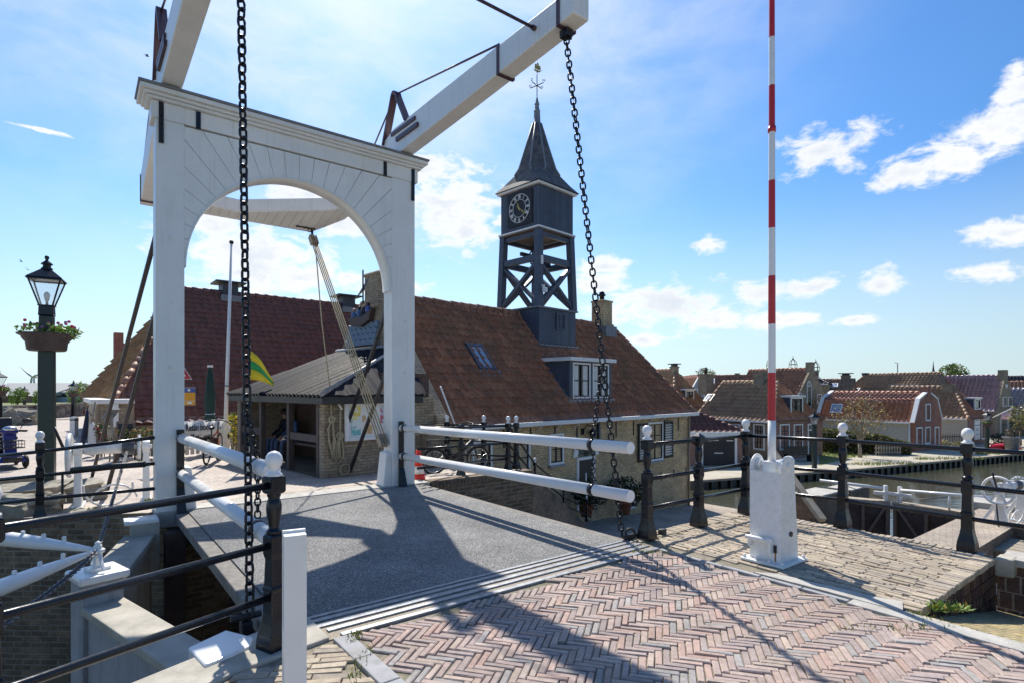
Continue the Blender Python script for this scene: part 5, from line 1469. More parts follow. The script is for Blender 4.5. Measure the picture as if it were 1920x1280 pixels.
# ================================================================= rope tackle of the bridge
TK=thing('rope_tackle','hemp rope tackle running from the counterweight down to the bridge post','rope tackle')
ta=st(2.45,7.42,4.70); tb=st(2.76,4.72,.66)
def blk(c,d,name,par):
    mb=MB(); d=d.normalized(); s=BV
    for k in (-.06,-.02,.02,.06): mb.bar(c+s*k-d*.11,c+s*k+d*.11,.022,.12,up=BV.cross(d))
    return mb.build(name,M['raw_wood'],par,bevel=.01)
dr_=(tb-ta)
blk(ta+dr_.normalized()*.12,dr_,'pulley_block',TK); blk(tb-dr_.normalized()*.12,dr_,'pulley_block',TK)
mb=MB()
for k in (-.05,-.017,.017,.05): mb.tube([ta+BV*k+dr_.normalized()*.15,tb+BV*k*1.5-dr_.normalized()*.15],.013,6)
mb.build('rope_falls',M['rope'],TK)
mb=MB(); hk=(Matrix.Translation(HO)@Matrix.Rotation(HA,4,'Z'))@V3((-2.84,Y0s-.08,1.40)); mb.tube([ta+BV*.05,ta.lerp(hk,.5)+V3((0,0,-.12)),hk],.012,6); mb.build('tail_rope',M['rope'],TK)
mb=MB(); mb.tube([ta,ta+V3((0,0,.12))],.025,8); mb.build('hook',M['iron'],TK)
# ================================================================= big barn at the left
BC=V3((-12.9,17.5,0)); BAN=radians(39.6); BL=19.5; BW=12.0; BE_=.50; BRZ=5.94
B=thing('barn','large low farmhouse barn with a huge maroon tiled hipped roof behind the shelter','barn',BC,BAN)
mb=MB(); mb.b3(.12,BL,.12,BW,-1.5,BE_+.2); mb.build('wall',M['brick_brown'],B)
ap=3.17
roof_face(B,'roof',M['tile_barn'],(0,0,BE_),(BL,0,BE_),(BL,BW/2,BRZ),(ap,BW/2,BRZ),tw=.30,course=.34,samples=5,lip=.055)
roof_face(B,'roof',M['tile_moss'],(0,BW,BE_+.8),(0,0,BE_+.05),(ap,BW/2,BRZ),(ap,BW/2,BRZ),tw=.34,course=.40,samples=5,amp=.06,lip=.09)
roof_face(B,'roof',M['tile_barn'],(BL,BW,BE_),(0,BW,BE_),(ap,BW/2,BRZ),(BL,BW/2,BRZ),tw=.5,course=.6,samples=3)
ridge_tiles(B,M['tile_rust'],(0,0,BE_+.02),(ap,BW/2,BRZ-.02),.105,.40)
ridge_tiles(B,M['tile_barn'],(ap,BW/2,BRZ),(BL,BW/2,BRZ),.14,.42)
# wall of the left end with white fascia and boarded shed front
mb=MB(); mb.b3(-.22,.9,-.25,4.6,1.18,1.32); mb.build('fascia',M['white_far'],B,bevel=.01)
mb=MB(); mb.b3(-.10,.5,-.10,4.5,-1.2,1.18); mb.build('end_wall',M['shed_wall'],B)
mb=MB(); mb.b3(.02,.9,-.14,.0,-1.2,1.18); mb.build('corner_pier',M['brick_grey'],B)
mb=MB(); mb.b3(.28,.48,-.22,-.145,.45,1.17); mb.build('white_board',M['white_far'],B)
for x,lbl in ((5.6,'far'),(12.4,'near')):
    pass
for x in (5.05,10.6):
    mb=MB(); mb.b3(x-.32,x+.32,BW/2-.4,BW/2+.4,BRZ-.25,BRZ+.42); v=mb.build('roof_ventilator',M['tile_dark'],B)
    mb=MB(); mb.b3(x-.62,x+.62,BW/2-.6,BW/2+.6,BRZ+.423,BRZ+.49); mb.build('ventilator_cap',M['tile_dark'],v)
    mb=MB(); mb.b3(x-.42,x+.42,BW/2-.62,BW/2-.41,BRZ-.42,BRZ-.15); mb.build('flashing',M['lead'],v)
mb=MB(); mb.lathe([(.30,BRZ-.1),(.30,BRZ+.42)],c=(13.4,BW/2+.3,0),n=18); pv=mb.build('chimney_pot',plain('pinkish_flue',(.50,.30,.24),.8,.15,8),B)
mb=MB(); mb.lathe([(.33,BRZ+.42),(.36,BRZ+.75),(.30,BRZ+.80)],c=(13.4,BW/2+.3,0),n=18); mb.tube([(13.4,BW/2+.3,BRZ+.8),(13.4,BW/2+.3,BRZ+1.5)],.015,5); mb.build('flue_cap',M['lead'],pv)
# small chimney behind the hip
mb=MB(); c=Matrix.Translation(BC)@Matrix.Rotation(BAN,4,'Z')
chp=at(222,650,30.5); 
mb.box((chp.x,chp.y,2.6),(.42,.6,4.2),BAN); mb.box((chp.x+.5,chp.y+.35,2.2),(1.2,.5,3.9),BAN); tag(mb.build('chimney_stack',M['brick_red'],bevel=.02),'red brick chimney stack rising behind the mossy end of the barn roof','chimney')

# fence, board and planting in front of the barn
def fence_run(name,label,a,b,h,mat,pitch=.12,w=.09,z0=-.22):
    F=thing(name,label,'fence'); a=V3(a);b=V3(b); d=b-a; n=max(2,int(d.length/pitch)); mb=MB()
    for i in range(n):
        p=a+d*((i+.5)/n); p.z=z0; mb.bar(p+V3((0,0,.05)),p+V3((0,0,h+random.gauss(0,.008))),w,.018,up=(d.y,-d.x,0))
    mb.build('pickets',mat,F)
    mb=MB()
    for z in (.22,h-.22): 
        p=a.copy();q=b.copy();p.z=q.z=z0+z+.0; nn=V3((-d.y,d.x,0)).normalized()*.03; mb.bar(p+nn,q+nn,.03,.07)
    mb.build('rails',mat,F)
    return F
def gz(px,Y,z=-.22): p=at(px,731,Y); p.z=z; return p
fence_run('picket_fence','grey weathered picket fence in front of the barn roof behind the blackboard',gz(205,15.6),gz(345,14.6),.72,M['raw_wood'])
wf=fence_run('picket_fence','white picket fence carrying the lettered banner below the barn roof',gz(335,15.2),gz(432,16.4),.98,M['white_far'],.14,.10)
fence_run('picket_fence','dark grey picket fence between the banner and the shelter',gz(432,16.4),gz(447,16.5),.95,M['raw_wood'],.12)
# banner
a=gz(338,15.05);b=gz(431,16.25); d=(b-a); L=d.length; rz=atan2(d.y,d.x)
BN=thing('banner','white cloth banner with black hand painted lettering hung on the picket fence','banner',a,rz)
mb=MB(); N=36
vs=[];fs=[]
for i in range(N+1):
    for j in range(2):
        x=L*i/N; vs.append((x,-.035+.015*sin(i*1.1)+.008*sin(i*2.7),.28+.68*j+.02*sin(i*.5)*(1 if j else 1.5)))
for i in range(N): fs.append((2*i,2*i+2,2*i+3,2*i+1))
mb.add(vs,fs,True); o=mb.build('cloth',M['white_far'],BN); sm=o.modifiers.new('Solid','SOLIDIFY'); sm.thickness=.004
Tm=lambda x,z: Matrix.Translation((x,-.068,z))@Matrix.Rotation(pi/2,4,'X')
text_mesh('Retän bootd',.255,Tm(.10,.80),'lettering',M['black_paint'],BN,.003,'LEFT',.004,.60)
text_mesh('Zzteap',.255,Tm(.24,.52),'lettering',M['black_paint'],BN,.003,'LEFT',.004,.66)
text_mesh('M',.255,Tm(L-.20,.50),'lettering',M['black_paint'],BN,.003,'LEFT',.006,.80)
# blackboard, sign lectern, road signs
bb=gz(222,14.6); BBd=thing('blackboard','black A-shaped chalkboard with brown frame and scribbled chalk lines','blackboard',bb,radians(8))
n=NT('chalkboard'); f=n.noise(26,6,.7); mp=n.new('ShaderNodeMapping'); mp.inputs['Scale'].default_value=(7,1,22); n.link(n.tc.outputs['Object'],mp.inputs['Vector']); f2=n.noise(3.0,5,.7,vec=mp.outputs[0]); n.color(n.mix(n.ramp(f2,[(.58,(0,0,0)),(.64,(.35,)*3)]),(.02,.025,.04),(.5,.5,.52))); n.set(Roughness=.7)
mb=MB(); mb.bar((-.02,0,.52),(.30,0,.52),.02,.86); mb.v=[];mb.f=[];mb.sm=[];mb.c=[];mb.mi=[]
mb.b3(.0,.34,-.012,.012,.08,.96); mb.build('board',n.m,BBd)
mb=MB()
for x in (-.03,.37): mb.bar((x,.06,0),(x,0,1.0),.035,.035); mb.bar((x,.35,0),(x,.02,1.0),.03,.03)
mb.bar((-.03,0,1.0),(.37,0,1.0),.035,.035); mb.build('frame',M['brown_wood'],BBd)
ss=gz(208,14.3); SL=thing('info_lectern','tilted information panel on thin legs with a small white notice beside the blackboard','information panel',ss,radians(-20))
mb=MB(); mb.box((.0,0,1.22),(.36,.28,.03),M=Matrix.Rotation(.62,4,'Y')@Matrix.Rotation(.3,4,'X') if False else Matrix.Rotation(-.75,4,'Y')); mb.build('panel',M['lead'],SL)
mb=MB(); mb.tube([(-.05,0,0),(.02,0,1.18)],.02,6); mb.tube([(.12,.0,0),(.05,0,1.2)],.02,6); mb.b3(-.10,.10,-.03,-.02,.62,.84); mb.build('legs',M['raw_wood'],SL)
# two road signs behind the post
rs=gz(337,13.4); RS=thing('road_sign','triangular give way road sign with red border on a post behind the bridge','road sign',rs,radians(20))
mb=MB(); mb.tube([(0,0,0),(0,0,2.5)],.03,10); mb.build('post',M['lead'],RS)
def tri(r,y,m,name):
    mb=MB(); mb.extrude([(r*cos(pi/2+2*pi*k/3),y,2.24+r*sin(pi/2+2*pi*k/3)*1.0) for k in range(3)],(0,.012,0)); mb.build(name,m,RS,bevel=.004)
tri(.31,-.06,M['white_far'],'sign_rim'); tri(.288,-.074,M['red'],'sign_face'); tri(.17,-.088,M['white_far'],'sign_centre')
ys=gz(353,12.6); YS=thing('route_sign','orange and blue cycle route sign plate beside the bridge post','route sign',ys,radians(10))
mb=MB(); mb.tube([(-.14,.03,0),(-.14,.03,1.95)],.025,8); mb.build('post',M['lead'],YS)
mb=MB(); mb.b3(-.16,.16,-.02,-.0,1.48,1.88); pl=mb.build('plate',M['lead'],YS,bevel=.01)
mb=MB(); mb.b3(-.15,.15,-.026,-.021,1.49,1.77); mb.build('orange_panel',M['sign_yellow'],pl)
mb=MB(); mb.b3(-.15,.15,-.026,-.021,1.775,1.87); mb.build('blue_panel',M['sign_blue'],pl)
mb=MB(); mb.b3(-.15,.15,-.030,-.027,1.58,1.588); mb.box((.04,-.028,1.54),(.1,.004,.04)); mb.b3(.0,.05,-.030,-.027,1.80,1.85); mb.build('emblem',M['white_far'],pl)
# flagpole, parasol, flag
fp=thing('flagpole','bare white flagpole leaning slightly in front of the barn roof','flagpole')
p0=gz(421,15.2); p1=at(434,458,15.6)
mb=MB(); mb.tube([p0,p0.lerp(p1,.5),p1],[.055,.045,.03],12); mb.build('pole',M['white_far'],fp)
mb=MB(); mb.ball(p1+V3((0,0,.05)),.06); mb.torus(p0.lerp(p1,.33),.07,.012,n=14); mb.build('finial',M['iron'],fp)
PS=thing('parasol','folded dark green parasol tied with a pale cord behind the banner fence','parasol',gz(394,16.6))
mb=MB(); pr_=[]
vs=[];fs=[];n_=20
prof=[(.07,.55),(.12,.75),(.13,1.05),(.11,1.15),(.135,1.35),(.14,1.6),(.11,2.0),(.07,2.35),(.04,2.5)]
for r,z in prof:
    for k in range(n_): a=2*pi*k/n_; rr_=r*(1+.16*cos(5*a+z*1.2)); vs.append((rr_*cos(a),rr_*sin(a),z))
for i in range(len(prof)-1):
    for k in range(n_): fs.append((i*n_+k,i*n_+(k+1)%n_,(i+1)*n_+(k+1)%n_,(i+1)*n_+k))
mb.add(vs,fs,True); mb.build('canopy',plain('parasol_cloth',(.012,.04,.035),.8,.2,20),PS)
mb=MB(); mb.tube([(0,0,0),(0,0,2.56)],.03,8); mb.lathe([(.08,2.50),(.07,2.56)],n=12); mb.build('pole',M['white_far'],PS)
mb=MB(); mb.torus((0,0,1.12),.125,.012,n=18); mb.torus((0,0,.8),.135,.012,Matrix.Rotation(.5,4,'Y'),n=18); mb.build('cord',M['ware_blue'],PS)
FG=thing('flag','yellow and green striped flag on a thin pole in front of the shelter roof','flag',gz(468,13.6))
mb=MB(); mb.tube([(0,0,0),(0,0,2.95)],.018,8); mb.build('pole',M['white_far'],FG)
def flagstrip(k0,k1,m,name):
    mb=MB(); N=14; vs=[];fs=[]
    for i in range(N+1):
        x=.60*i/N; top=2.78-.62*(x/.6)**1.25; bot=2.08-.04*(x/.6)
        if bot>top-.02: top=bot+.03
        for k in (k0,k1): vs.append((x,.05*sin(x*9)-.0,top+(bot-top)*k-.12*(x/.6)**2))
    for i in range(N): fs.append((2*i,2*i+1,2*i+3,2*i+2))
    mb.add(vs,fs,True); o=mb.build(name,m,FG); s=o.modifiers.new('Solid','SOLIDIFY'); s.thickness=.004
flagstrip(0,.32,M['yellow'],'cloth_stripe'); flagstrip(.32,.62,M['green_cloth'],'cloth_stripe'); flagstrip(.62,1,M['yellow'],'cloth_stripe')

# ================================================================= town houses across the water
GZ=-3.0
def wx(px,Y): return (px-CXP)/FPX*Y
def zy(py,Y): return EYE-(py-HY)/FPX*Y
class House:
    """rectangular house; local x along the front, y into the depth, z metres above its floor"""
    def __init__(s,name,label,px0,px1,Y,eave,ridge,depth,rot,wallm,roofm,roof='side',cat='house',hipL=0,hipR=0,tw=.36,course=.40,samples=5,over=.12,base=None,gz=GZ,endm=None,frame=True,group=None,L=None):
        a=radians(rot); s.rot=a
        if L:   # (px1,Y) is the near corner, the long side runs L metres away from it to the left
            xc=wx(px1,Y); s.W=L; s.D=depth; x0,Y0=xc-L*cos(a),Y-L*sin(a)
            s.e=zy(eave,Y)-gz; s.r=zy(ridge,Y+depth/2*cos(a)-hipR*sin(a))-gz; Y=Y0
        else:
            x0=wx(px0,Y); k=(px1-CXP)/FPX; s.W=(k*Y-x0)/(cos(a)-k*sin(a)); s.D=depth
            s.e=zy(eave,Y)-gz; s.r=zy(ridge,Y+depth/2*cos(a))-gz
        s.Y=Y; s.gz=gz
        s.root=thing(name,label,cat,(x0,Y,gz),a,group=group)
        W,D,e,r=s.W,depth,s.e,s.r
        mb=MB()
        if roof=='side':
            mb.b3(0,W,0,D,-1.5,e)
            if not hipL: mb.extrude([(0,0,e),(0,D,e),(0,D/2,r-.06)],(.25,0,0))
            if not hipR: mb.extrude([(W-.25,0,e),(W-.25,D,e),(W-.25,D/2,r-.06)],(.25,0,0))
            s.wall=mb.build('wall',M[wallm],s.root)
            if endm:
                mb=MB(); mb.b3(W+.002,W+.03,.02,D-.02,-1.5,e-.05); mb.build('end_wall',M[endm],s.root)
            o=over
            roof_face(s.root,'roof',M[roofm],(-o if hipL else 0.02,-o,e-.06),(W+o if hipR else W-.02,-o,e-.06),(W-hipR,D/2,r),(hipL,D/2,r),tw,course,samples,.055,.05)
            roof_face(s.root,'roof',M[roofm],(W+o,D+o,e-.06),(-o,D+o,e-.06),(hipL,D/2,r),(W-hipR,D/2,r),tw*2,course*2,2,.02,.02)
            if hipR: roof_face(s.root,'roof',M[roofm],(W+o,-o,e-.06),(W+o,D+o,e-.06),(W-hipR,D/2,r),(W-hipR,D/2,r),tw,course,samples,.05,.05)
            if hipL: roof_face(s.root,'roof',M[roofm],(-o,D+o,e-.06),(-o,-o,e-.06),(hipL,D/2,r),(hipL,D/2,r),tw,course,samples,.03,.03)
            ridge_tiles(s.root,M[roofm],(hipL,D/2,r),(W-hipR,D/2,r),.13,.4)
            if hipR: ridge_tiles(s.root,M[roofm],(W+o,-o,e-.06),(W-hipR,D/2,r-.02),.12,.4)
            if hipL: ridge_tiles(s.root,M[roofm],(-o,-o,e-.06),(hipL,D/2,r-.02),.12,.4)
            if frame:
                mb=MB(); mb.b3(0,W,-over-.12,-over-.01,e-.16,e-.05); mb.build('gutter',M['white_far'],s.root)
        elif roof=='front':   # gable faces the viewer
            mb.b3(0,W,0,D,-1.5,e); mb.extrude([(0,0,e),(W,0,e),(W/2,0,r)],(0,.3,0)); s.wall=mb.build('wall',M[wallm],s.root)
            roof_face(s.root,'roof',M[roofm],(-over,D,e-.06),(-over,.0,e-.06),(W/2,.0,r),(W/2,D,r),tw,course,samples,.03,.03)
            roof_face(s.root,'roof',M[roofm],(W+over,.0,e-.06),(W+over,D,e-.06),(W/2,D,r),(W/2,.0,r),tw,course,samples,.03,.03)
            if frame:
                mb=MB(); mb.bar((-over,-.04,e-.02),(W/2,-.04,r+.06),.10,.26,up=(0,1,0)); mb.bar((W+over,-.04,e-.02),(W/2,-.04,r+.06),.10,.26,up=(0,1,0)); mb.build('barge_board',M['white_far'],s.root)
    def lx(s,px,y=0):
        """local x on the front plane seen at photo column px"""
        k=(px-CXP)/FPX; X0,Y0=s.root.location.x,s.root.location.y
        return (k*Y0-X0)/(cos(s.rot)-k*sin(s.rot))
    def lz(s,py,px=None):
        x=s.lx(px) if px else 0; Yp=s.root.location.y+x*sin(s.rot); return EYE-(py-HY)/FPX*Yp-s.gz
    def win(s,px0,px1,py0,py1,cols=2,rows=3,**kw):
        pm=(px0+px1)/2; a,b=s.lx(px0),s.lx(px1); z0,z1=s.lz(py1,pm),s.lz(py0,pm)
        kw.setdefault('fw',.09); kw.setdefault('curtain',kw.get('glass')!='curtain')
        return window(s.root,facM((a+b)/2,z0,-.01),b-a,z1-z0,cols,rows,barw=.045,**kw)
    def chimney(s,px,ytop,w=.55,mat='brick_brown',cap=None,y=None,d=None):
        x=s.lx(px); yl=s.D/2 if y is None else y; X=s.root.location.x+x*cos(s.rot)-yl*sin(s.rot); Yp=s.root.location.y+x*sin(s.rot)+yl*cos(s.rot)
        x+= ((px-CXP)/FPX*Yp-X)/cos(s.rot)
        zt=EYE-(ytop-HY)/FPX*Yp-s.gz; d=d or w; mb=MB(); mb.b3(x-w/2,x+w/2,yl-d/2,yl+d/2,s.r-1.0,zt-.1); mb.b3(x-w/2-.05,x+w/2+.05,yl-d/2-.05,yl+d/2+.05,zt-.1,zt); c=mb.build('chimney',M[mat],s.root)
        if cap=='slab':
            mb=MB(); mb.b3(x-w*.4,x+w*.4,yl-d*.4,yl+d*.4,zt+.001,zt+.18); mb.b3(x-w*.8,x+w*.8,yl-d*.8,yl+d*.8,zt+.18,zt+.25); mb.build('chimney_cap',M['tile_dark'],c)
        if cap=='pot':
            mb=MB(); mb.lathe([(.14,zt),(.13,zt+.3),(.22,zt+.32),(.2,zt+.38),(.08,zt+.4),(.12,zt+.5),(.01,zt+.56)],c=(x,yl,0),n=10); mb.build('chimney_pot',M['tile_dark'],c)
        if cap=='crown':
            mb=MB(); R=w*.62
            for z,r in ((.06,R),(.42,R*1.05)): mb.torus((x,yl,zt+z),r,.03,n=16,m=5)
            for k in range(6):
                a=2*pi*k/6; mb.tube([(x+R*cos(a),yl+R*sin(a),zt),(x+R*1.05*cos(a),yl+R*1.05*sin(a),zt+.42),(x+R*.75*cos(a),yl+R*.75*sin(a),zt+.75),(x+.1*cos(a),yl+.1*sin(a),zt+.92)],.028,5)
            mb.ball((x,yl,zt+1.0),.10,8,6); mb.tube([(x,yl,zt+.9),(x,yl,zt+1.3)],.03,5); mb.build('iron_crown',M['iron'],c)
        return c
    def skylight(s,px,py,w=.7,h=.8):
        x=s.lx(px); sl=(s.r-s.e)/(s.D/2); X0,Y0=s.root.location.x,s.root.location.y
        # intersect view ray with front slope
        best=None
        for i in range(200):
            y=s.D/2*i/200; Yp=Y0+x*sin(s.rot)+y*cos(s.rot); z=EYE-(py-HY)/FPX*Yp-s.gz
            if abs(z-(s.e+sl*y))<.06: best=y;break
        y=best or s.D/4; Yp=Y0+x*sin(s.rot)+y*cos(s.rot); X=X0+x*cos(s.rot)-y*sin(s.rot); x+=((px-CXP)/FPX*Yp-X)/cos(s.rot)
        T=Matrix.Translation((x,y,s.e+sl*y+.08))@Matrix.Rotation(atan2(s.r-s.e,s.D/2),4,'X'); mb=MB(T)
        for a0,a1,b0,b1 in ((-w/2,-w/2+.08,-h/2,h/2),(w/2-.08,w/2,-h/2,h/2),(-w/2+.08,w/2-.08,-h/2,-h/2+.1),(-w/2+.08,w/2-.08,h/2-.1,h/2)): mb.b3(a0,a1,b0,b1,-.1,.04)
        f=mb.build('roof_window',M['white_far'],s.root); mb=MB(T); mb.b3(-w/2+.08,w/2-.08,-h/2+.1,h/2-.1,-.05,.01); mb.build('pane',M['glass_sky'],f)
    def ey(s,px,x=None):
        """local y on the right end wall seen at photo column px"""
        x=s.W if x is None else x; k=(px-CXP)/FPX; X1,Y1=s.root.location.x+x*cos(s.rot),s.root.location.y+x*sin(s.rot)
        return (k*Y1-X1)/(-sin(s.rot)-k*cos(s.rot))
    def ez(s,py,px,x=None):
        x=s.W if x is None else x; Yp=s.root.location.y+x*sin(s.rot)+s.ey(px,x)*cos(s.rot); return EYE-(py-HY)/FPX*Yp-s.gz
    def endwin(s,px0,px1,py0,py1,cols=1,rows=3,**kw):
        pm=(px0+px1)/2; a,b=s.ey(px0),s.ey(px1); z0,z1=s.ez(py1,pm),s.ez(py0,pm); kw.setdefault('fw',.09); kw.setdefault('curtain',kw.get('glass')!='curtain')
        return window(s.root,facM(s.W+.04,z0,(a+b)/2,pi/2),b-a,z1-z0,cols,rows,barw=.045,**kw)
    def enddoor(s,px0,px1,py0,pyd):
        a,b=s.ey(px0),s.ey(px1); pm=(px0+px1)/2; z1,zd=s.ez(py0,pm),s.ez(pyd,pm); T=facM(s.W+.04,0,(a+b)/2,pi/2); w=b-a
        mb=MB(T)
        for x0,x1,q0,q1 in ((-w/2,-w/2+.1,.05,z1),(w/2-.1,w/2,.05,z1),(-w/2+.1,w/2-.1,z1-.1,z1),(-w/2+.1,w/2-.1,zd,zd+.08)): mb.b3(x0,x1,-.05,.02,q0,q1)
        f=mb.build('door_frame',M['white_far'],s.root); mb=MB(T); mb.b3(-w/2+.1,w/2-.1,-.01,.01,.05,zd); mb.build('door',M['dark_boards'],f); mb=MB(T); mb.quad((-w/2+.1,0,zd+.08),(w/2-.1,0,zd+.08),(w/2-.1,0,z1-.1),(-w/2+.1,0,z1-.1)); mb.build('pane',M['glass'],f)
    def dormer(s,px0,px1,py0,py1,yf=.35,cols=2,rows=2,mat='navy_plain',end=False):
        pm=(px0+px1)/2
        if end:
            xp=s.W-yf; u0,u1=s.ey(px0,xp),s.ey(px1,xp); z1,z0=s.ez(py0,pm,xp),s.ez(py1,pm,xp); sl=(s.r-s.e)/max(.3,end); T=Matrix.Translation((s.W,0,0))@Matrix.Rotation(pi/2,4,'Z')
            yb=min(end,(z1-s.e)/sl)
        else:
            Y0=s.root.location.y; X0=s.root.location.x-yf*sin(s.rot); Y1=Y0+yf*cos(s.rot); k0,k1=(px0-CXP)/FPX,(px1-CXP)/FPX
            u0=(k0*Y1-X0)/(cos(s.rot)-k0*sin(s.rot)); u1=(k1*Y1-X0)/(cos(s.rot)-k1*sin(s.rot)); Yp=Y1+(u0+u1)/2*sin(s.rot)
            z1=EYE-(py0-HY)/FPX*Yp-s.gz; z0=EYE-(py1-HY)/FPX*Yp-s.gz; sl=(s.r-s.e)/(s.D/2); T=Matrix.Identity(4); yb=min(s.D/2,(z1-s.e)/sl)
        um=(u0+u1)/2
        mb=MB(T); mb.b3(u0+.03,u1-.03,yf+.06,yf+.1,z0,z1)
        for xx in (u0,u1-.05): mb.extrude([(xx,yf,z0-.1),(xx,yf,z1),(xx,yb+.05,z1),(xx,yf+.05,z0-.1)],(.05,0,0))
        d=mb.build('dormer',M[mat],s.root)
        mb=MB(T); mb.b3(u0-.15,u1+.12,yf-.15,yb+.15,z1+.002,z1+.13); mb.build('dormer_roof',M['white_far'],d)
        mb=MB(T); mb.extrude([(u0-.04,yf,z0-.06),(u0-.04,yb,z1),(u0-.04,yb+.15,z1),(u0-.04,yf+.15,z0-.06)],(.05,0,0)); mb.build('flashing',M['white_far'],d)
        window(d,T@facM(um,z0,yf),u1-u0,z1-z0,cols,rows,fw=.10,barw=.05,sill=False,name='casement')
# garage and its hipped roof beside the lock house
g=House('garage','low garage with dark doors and a dark red hipped roof right of the lock house',1262,1392,34.3,808,742,7.5,-1,'brick_pink','tile_barn',hipL=.3,hipR=4.2,cat='garage',over=.2)
mb=MB(); mb.b3(-.1,g.W+.3,-.36,-.20,g.e-.30,g.e+.0); mb.build('fascia',M['white_far'],g.root)
x0,x1=g.lx(1318),g.lx(1377); z1=g.lz(816)
mb=MB(); mb.b3(x0,x1,-.04,-.003,0,z1); gd=mb.build('garage_door',M['dark_boards'],g.root)
mb=MB(); 
for a,b in ((x0-.15,x0-.002),(x1+.002,x1+.15)): mb.b3(a,b,-.06,-.002,0,z1)
xm=(x0+x1)/2
for a,b,z in ((xm-.55,xm-.02,z1-.30),(xm-.28,xm+.25,z1-.0-1.08),(x0+.1,x0+.5,z1-.32),(x1-.5,x1-.1,z1-.32)): mb.b3(a,b,-.06,-.042,z,z+.06 if z<z1-.31 or b-a>.45 else z+.2)
mb.build('door_trim',M['white_far'],gd)
# brown tiled house on the corner of the quay
t1=House('tiled_house','hipped house with mossy brown pantiles, stout chimneys and a white dormer behind the barrier pole',0,1448,36.9,788,714,5.6,-60,'brick_brown','tile_ochre',hipL=.01,hipR=1.6,over=.15,L=6.2,endm='brick_pink')
t1.win(1413,1434,794,842,3,4); t1.win(1372,1388,794,838,2,4); t1.chimney(1352,698,.85,'brick_grey','pot'); t1.skylight(1345,746,.7,.75)
t1.endwin(1461,1479,794,842,2,4); t1.endwin(1487,1504,794,842,2,4); t1.enddoor(1513,1528,793,806); t1.chimney(1466,693,.8,'brick_grey'); t1.dormer(1482,1505,744,778,yf=.15,end=1.6)
roof_face(t1.root,'roof',M['tile_rust'],(t1.W+.17,-.15,t1.e-.03),(t1.W+.17,t1.D+.15,t1.e-.03),(t1.W-1.56,t1.D/2,t1.r+.02),(t1.W-1.56,t1.D/2,t1.r+.02),.36,.40,5,.05,.05)
# houses behind the lock house
h2=House('town_house','brown hipped house with a white dormer peeping out right of the lock house roof',0,1262,45,762,692,4.2,-60,'brick_brown','tile_brown',hipL=.3,hipR=1.8,L=6)
h2.dormer(1285,1301,731,752,yf=.3,cols=2,rows=2,end=1.8); h2.chimney(1282,684,.5,'brick_grey','slab')
h3=House('gable_house','small pale blue gabled house with white barge boards among the brown roofs',1295,1331,55,736,703,6,0,'blue_boards','tile_red',roof='front')
mb=MB(); mb.lathe([(.08,h3.r-.1),(.10,h3.r+.2),(.02,h3.r+.7)],c=(h3.W/2,-.1,0),n=8); mb.build('finial',M['white_far'],h3.root)
h3.win(1307,1313,727,737,1,2); h3.win(1320,1327,734,745,1,1)
h4=House('long_house','long house with a wide orange red roof behind the mossy pantile house',1290,1452,66,738,704,7,-20,'brick_red','tile_rust')
h4.skylight(1333,714,.9,1.1); h4.chimney(1382,699,.5,'brick_grey'); h4.chimney(1405,697,.4,'tile_dark')
h5r=House('chapel_roof_house','long tiled house with iron crown chimneys behind the barrier pole',1432,1500,58,728,701,7,-27,'brick_brown','tile_rust')
h5r.chimney(1443,690,.42,'brick_brown','crown'); h5r.chimney(1487,690,.6,'brick_brown','crown')
h5=House('tall_gable_house','tall grey brick gable house with a long arched window and square chimney on its peak',0,1491,48,748,690,5.4,-55,'brick_grey','tile_rust',L=6,endm='brick_grey',frame=False)
mb=MB(); mb.extrude([(h5.W-.10,-.05,h5.e-.1),(h5.W-.10,h5.D+.05,h5.e-.1),(h5.W-.10,h5.D/2,h5.r+.12)],(.18,0,0)); mb.build('gable',M['brick_grey'],h5.root)
def gblwin(h,px0,px1,py0,py1,cols=1,rows=2,off=.09,**kw):
    pm=(px0+px1)/2; a,b=h.ey(px0),h.ey(px1); z0,z1=h.ez(py1,pm),h.ez(py0,pm)
    return window(h.root,facM(h.W+off,z0,(a+b)/2,pi/2),b-a,z1-z0,cols,rows,barw=.045,fw=.08,**kw),facM(h.W+off,z1,(a+b)/2,pi/2),b-a
f_,T,w_=gblwin(h5,1511,1519,722,762,1,3)
mb=MB(T); mb.extrude([(w_/2*cos(pi*k/10),-.03,.01+.42*sin(pi*k/10)) for k in range(11)],(0,.04,0)); aw=mb.build('arched_head',M['white_far'],f_)
mb=MB(T); mb.extrude([((w_/2-.09)*cos(pi*k/10),-.04,.01+.32*sin(pi*k/10)) for k in range(11)],(0,.008,0)); mb.build('pane',M['glass'],aw)
gblwin(h5,1530,1538,738,757); gblwin(h5,1495,1501,736,748)
mb=MB(); mb.b3(h5.W-.35,h5.W+.12,h5.D/2-.33,h5.D/2+.33,h5.r-.5,h5.r+.55); mb.build('chimney',M['brick_grey'],h5.root)
h6=House('slate_roof_house','house with a dark slate roof and crowned chimney behind the tall grey gable',1517,1553,58,718,698,7,-32,'brick_grey','tile_dark2',hipL=.2,hipR=2.2)
h6.chimney(1531,695,.55,'brick_brown','crown')
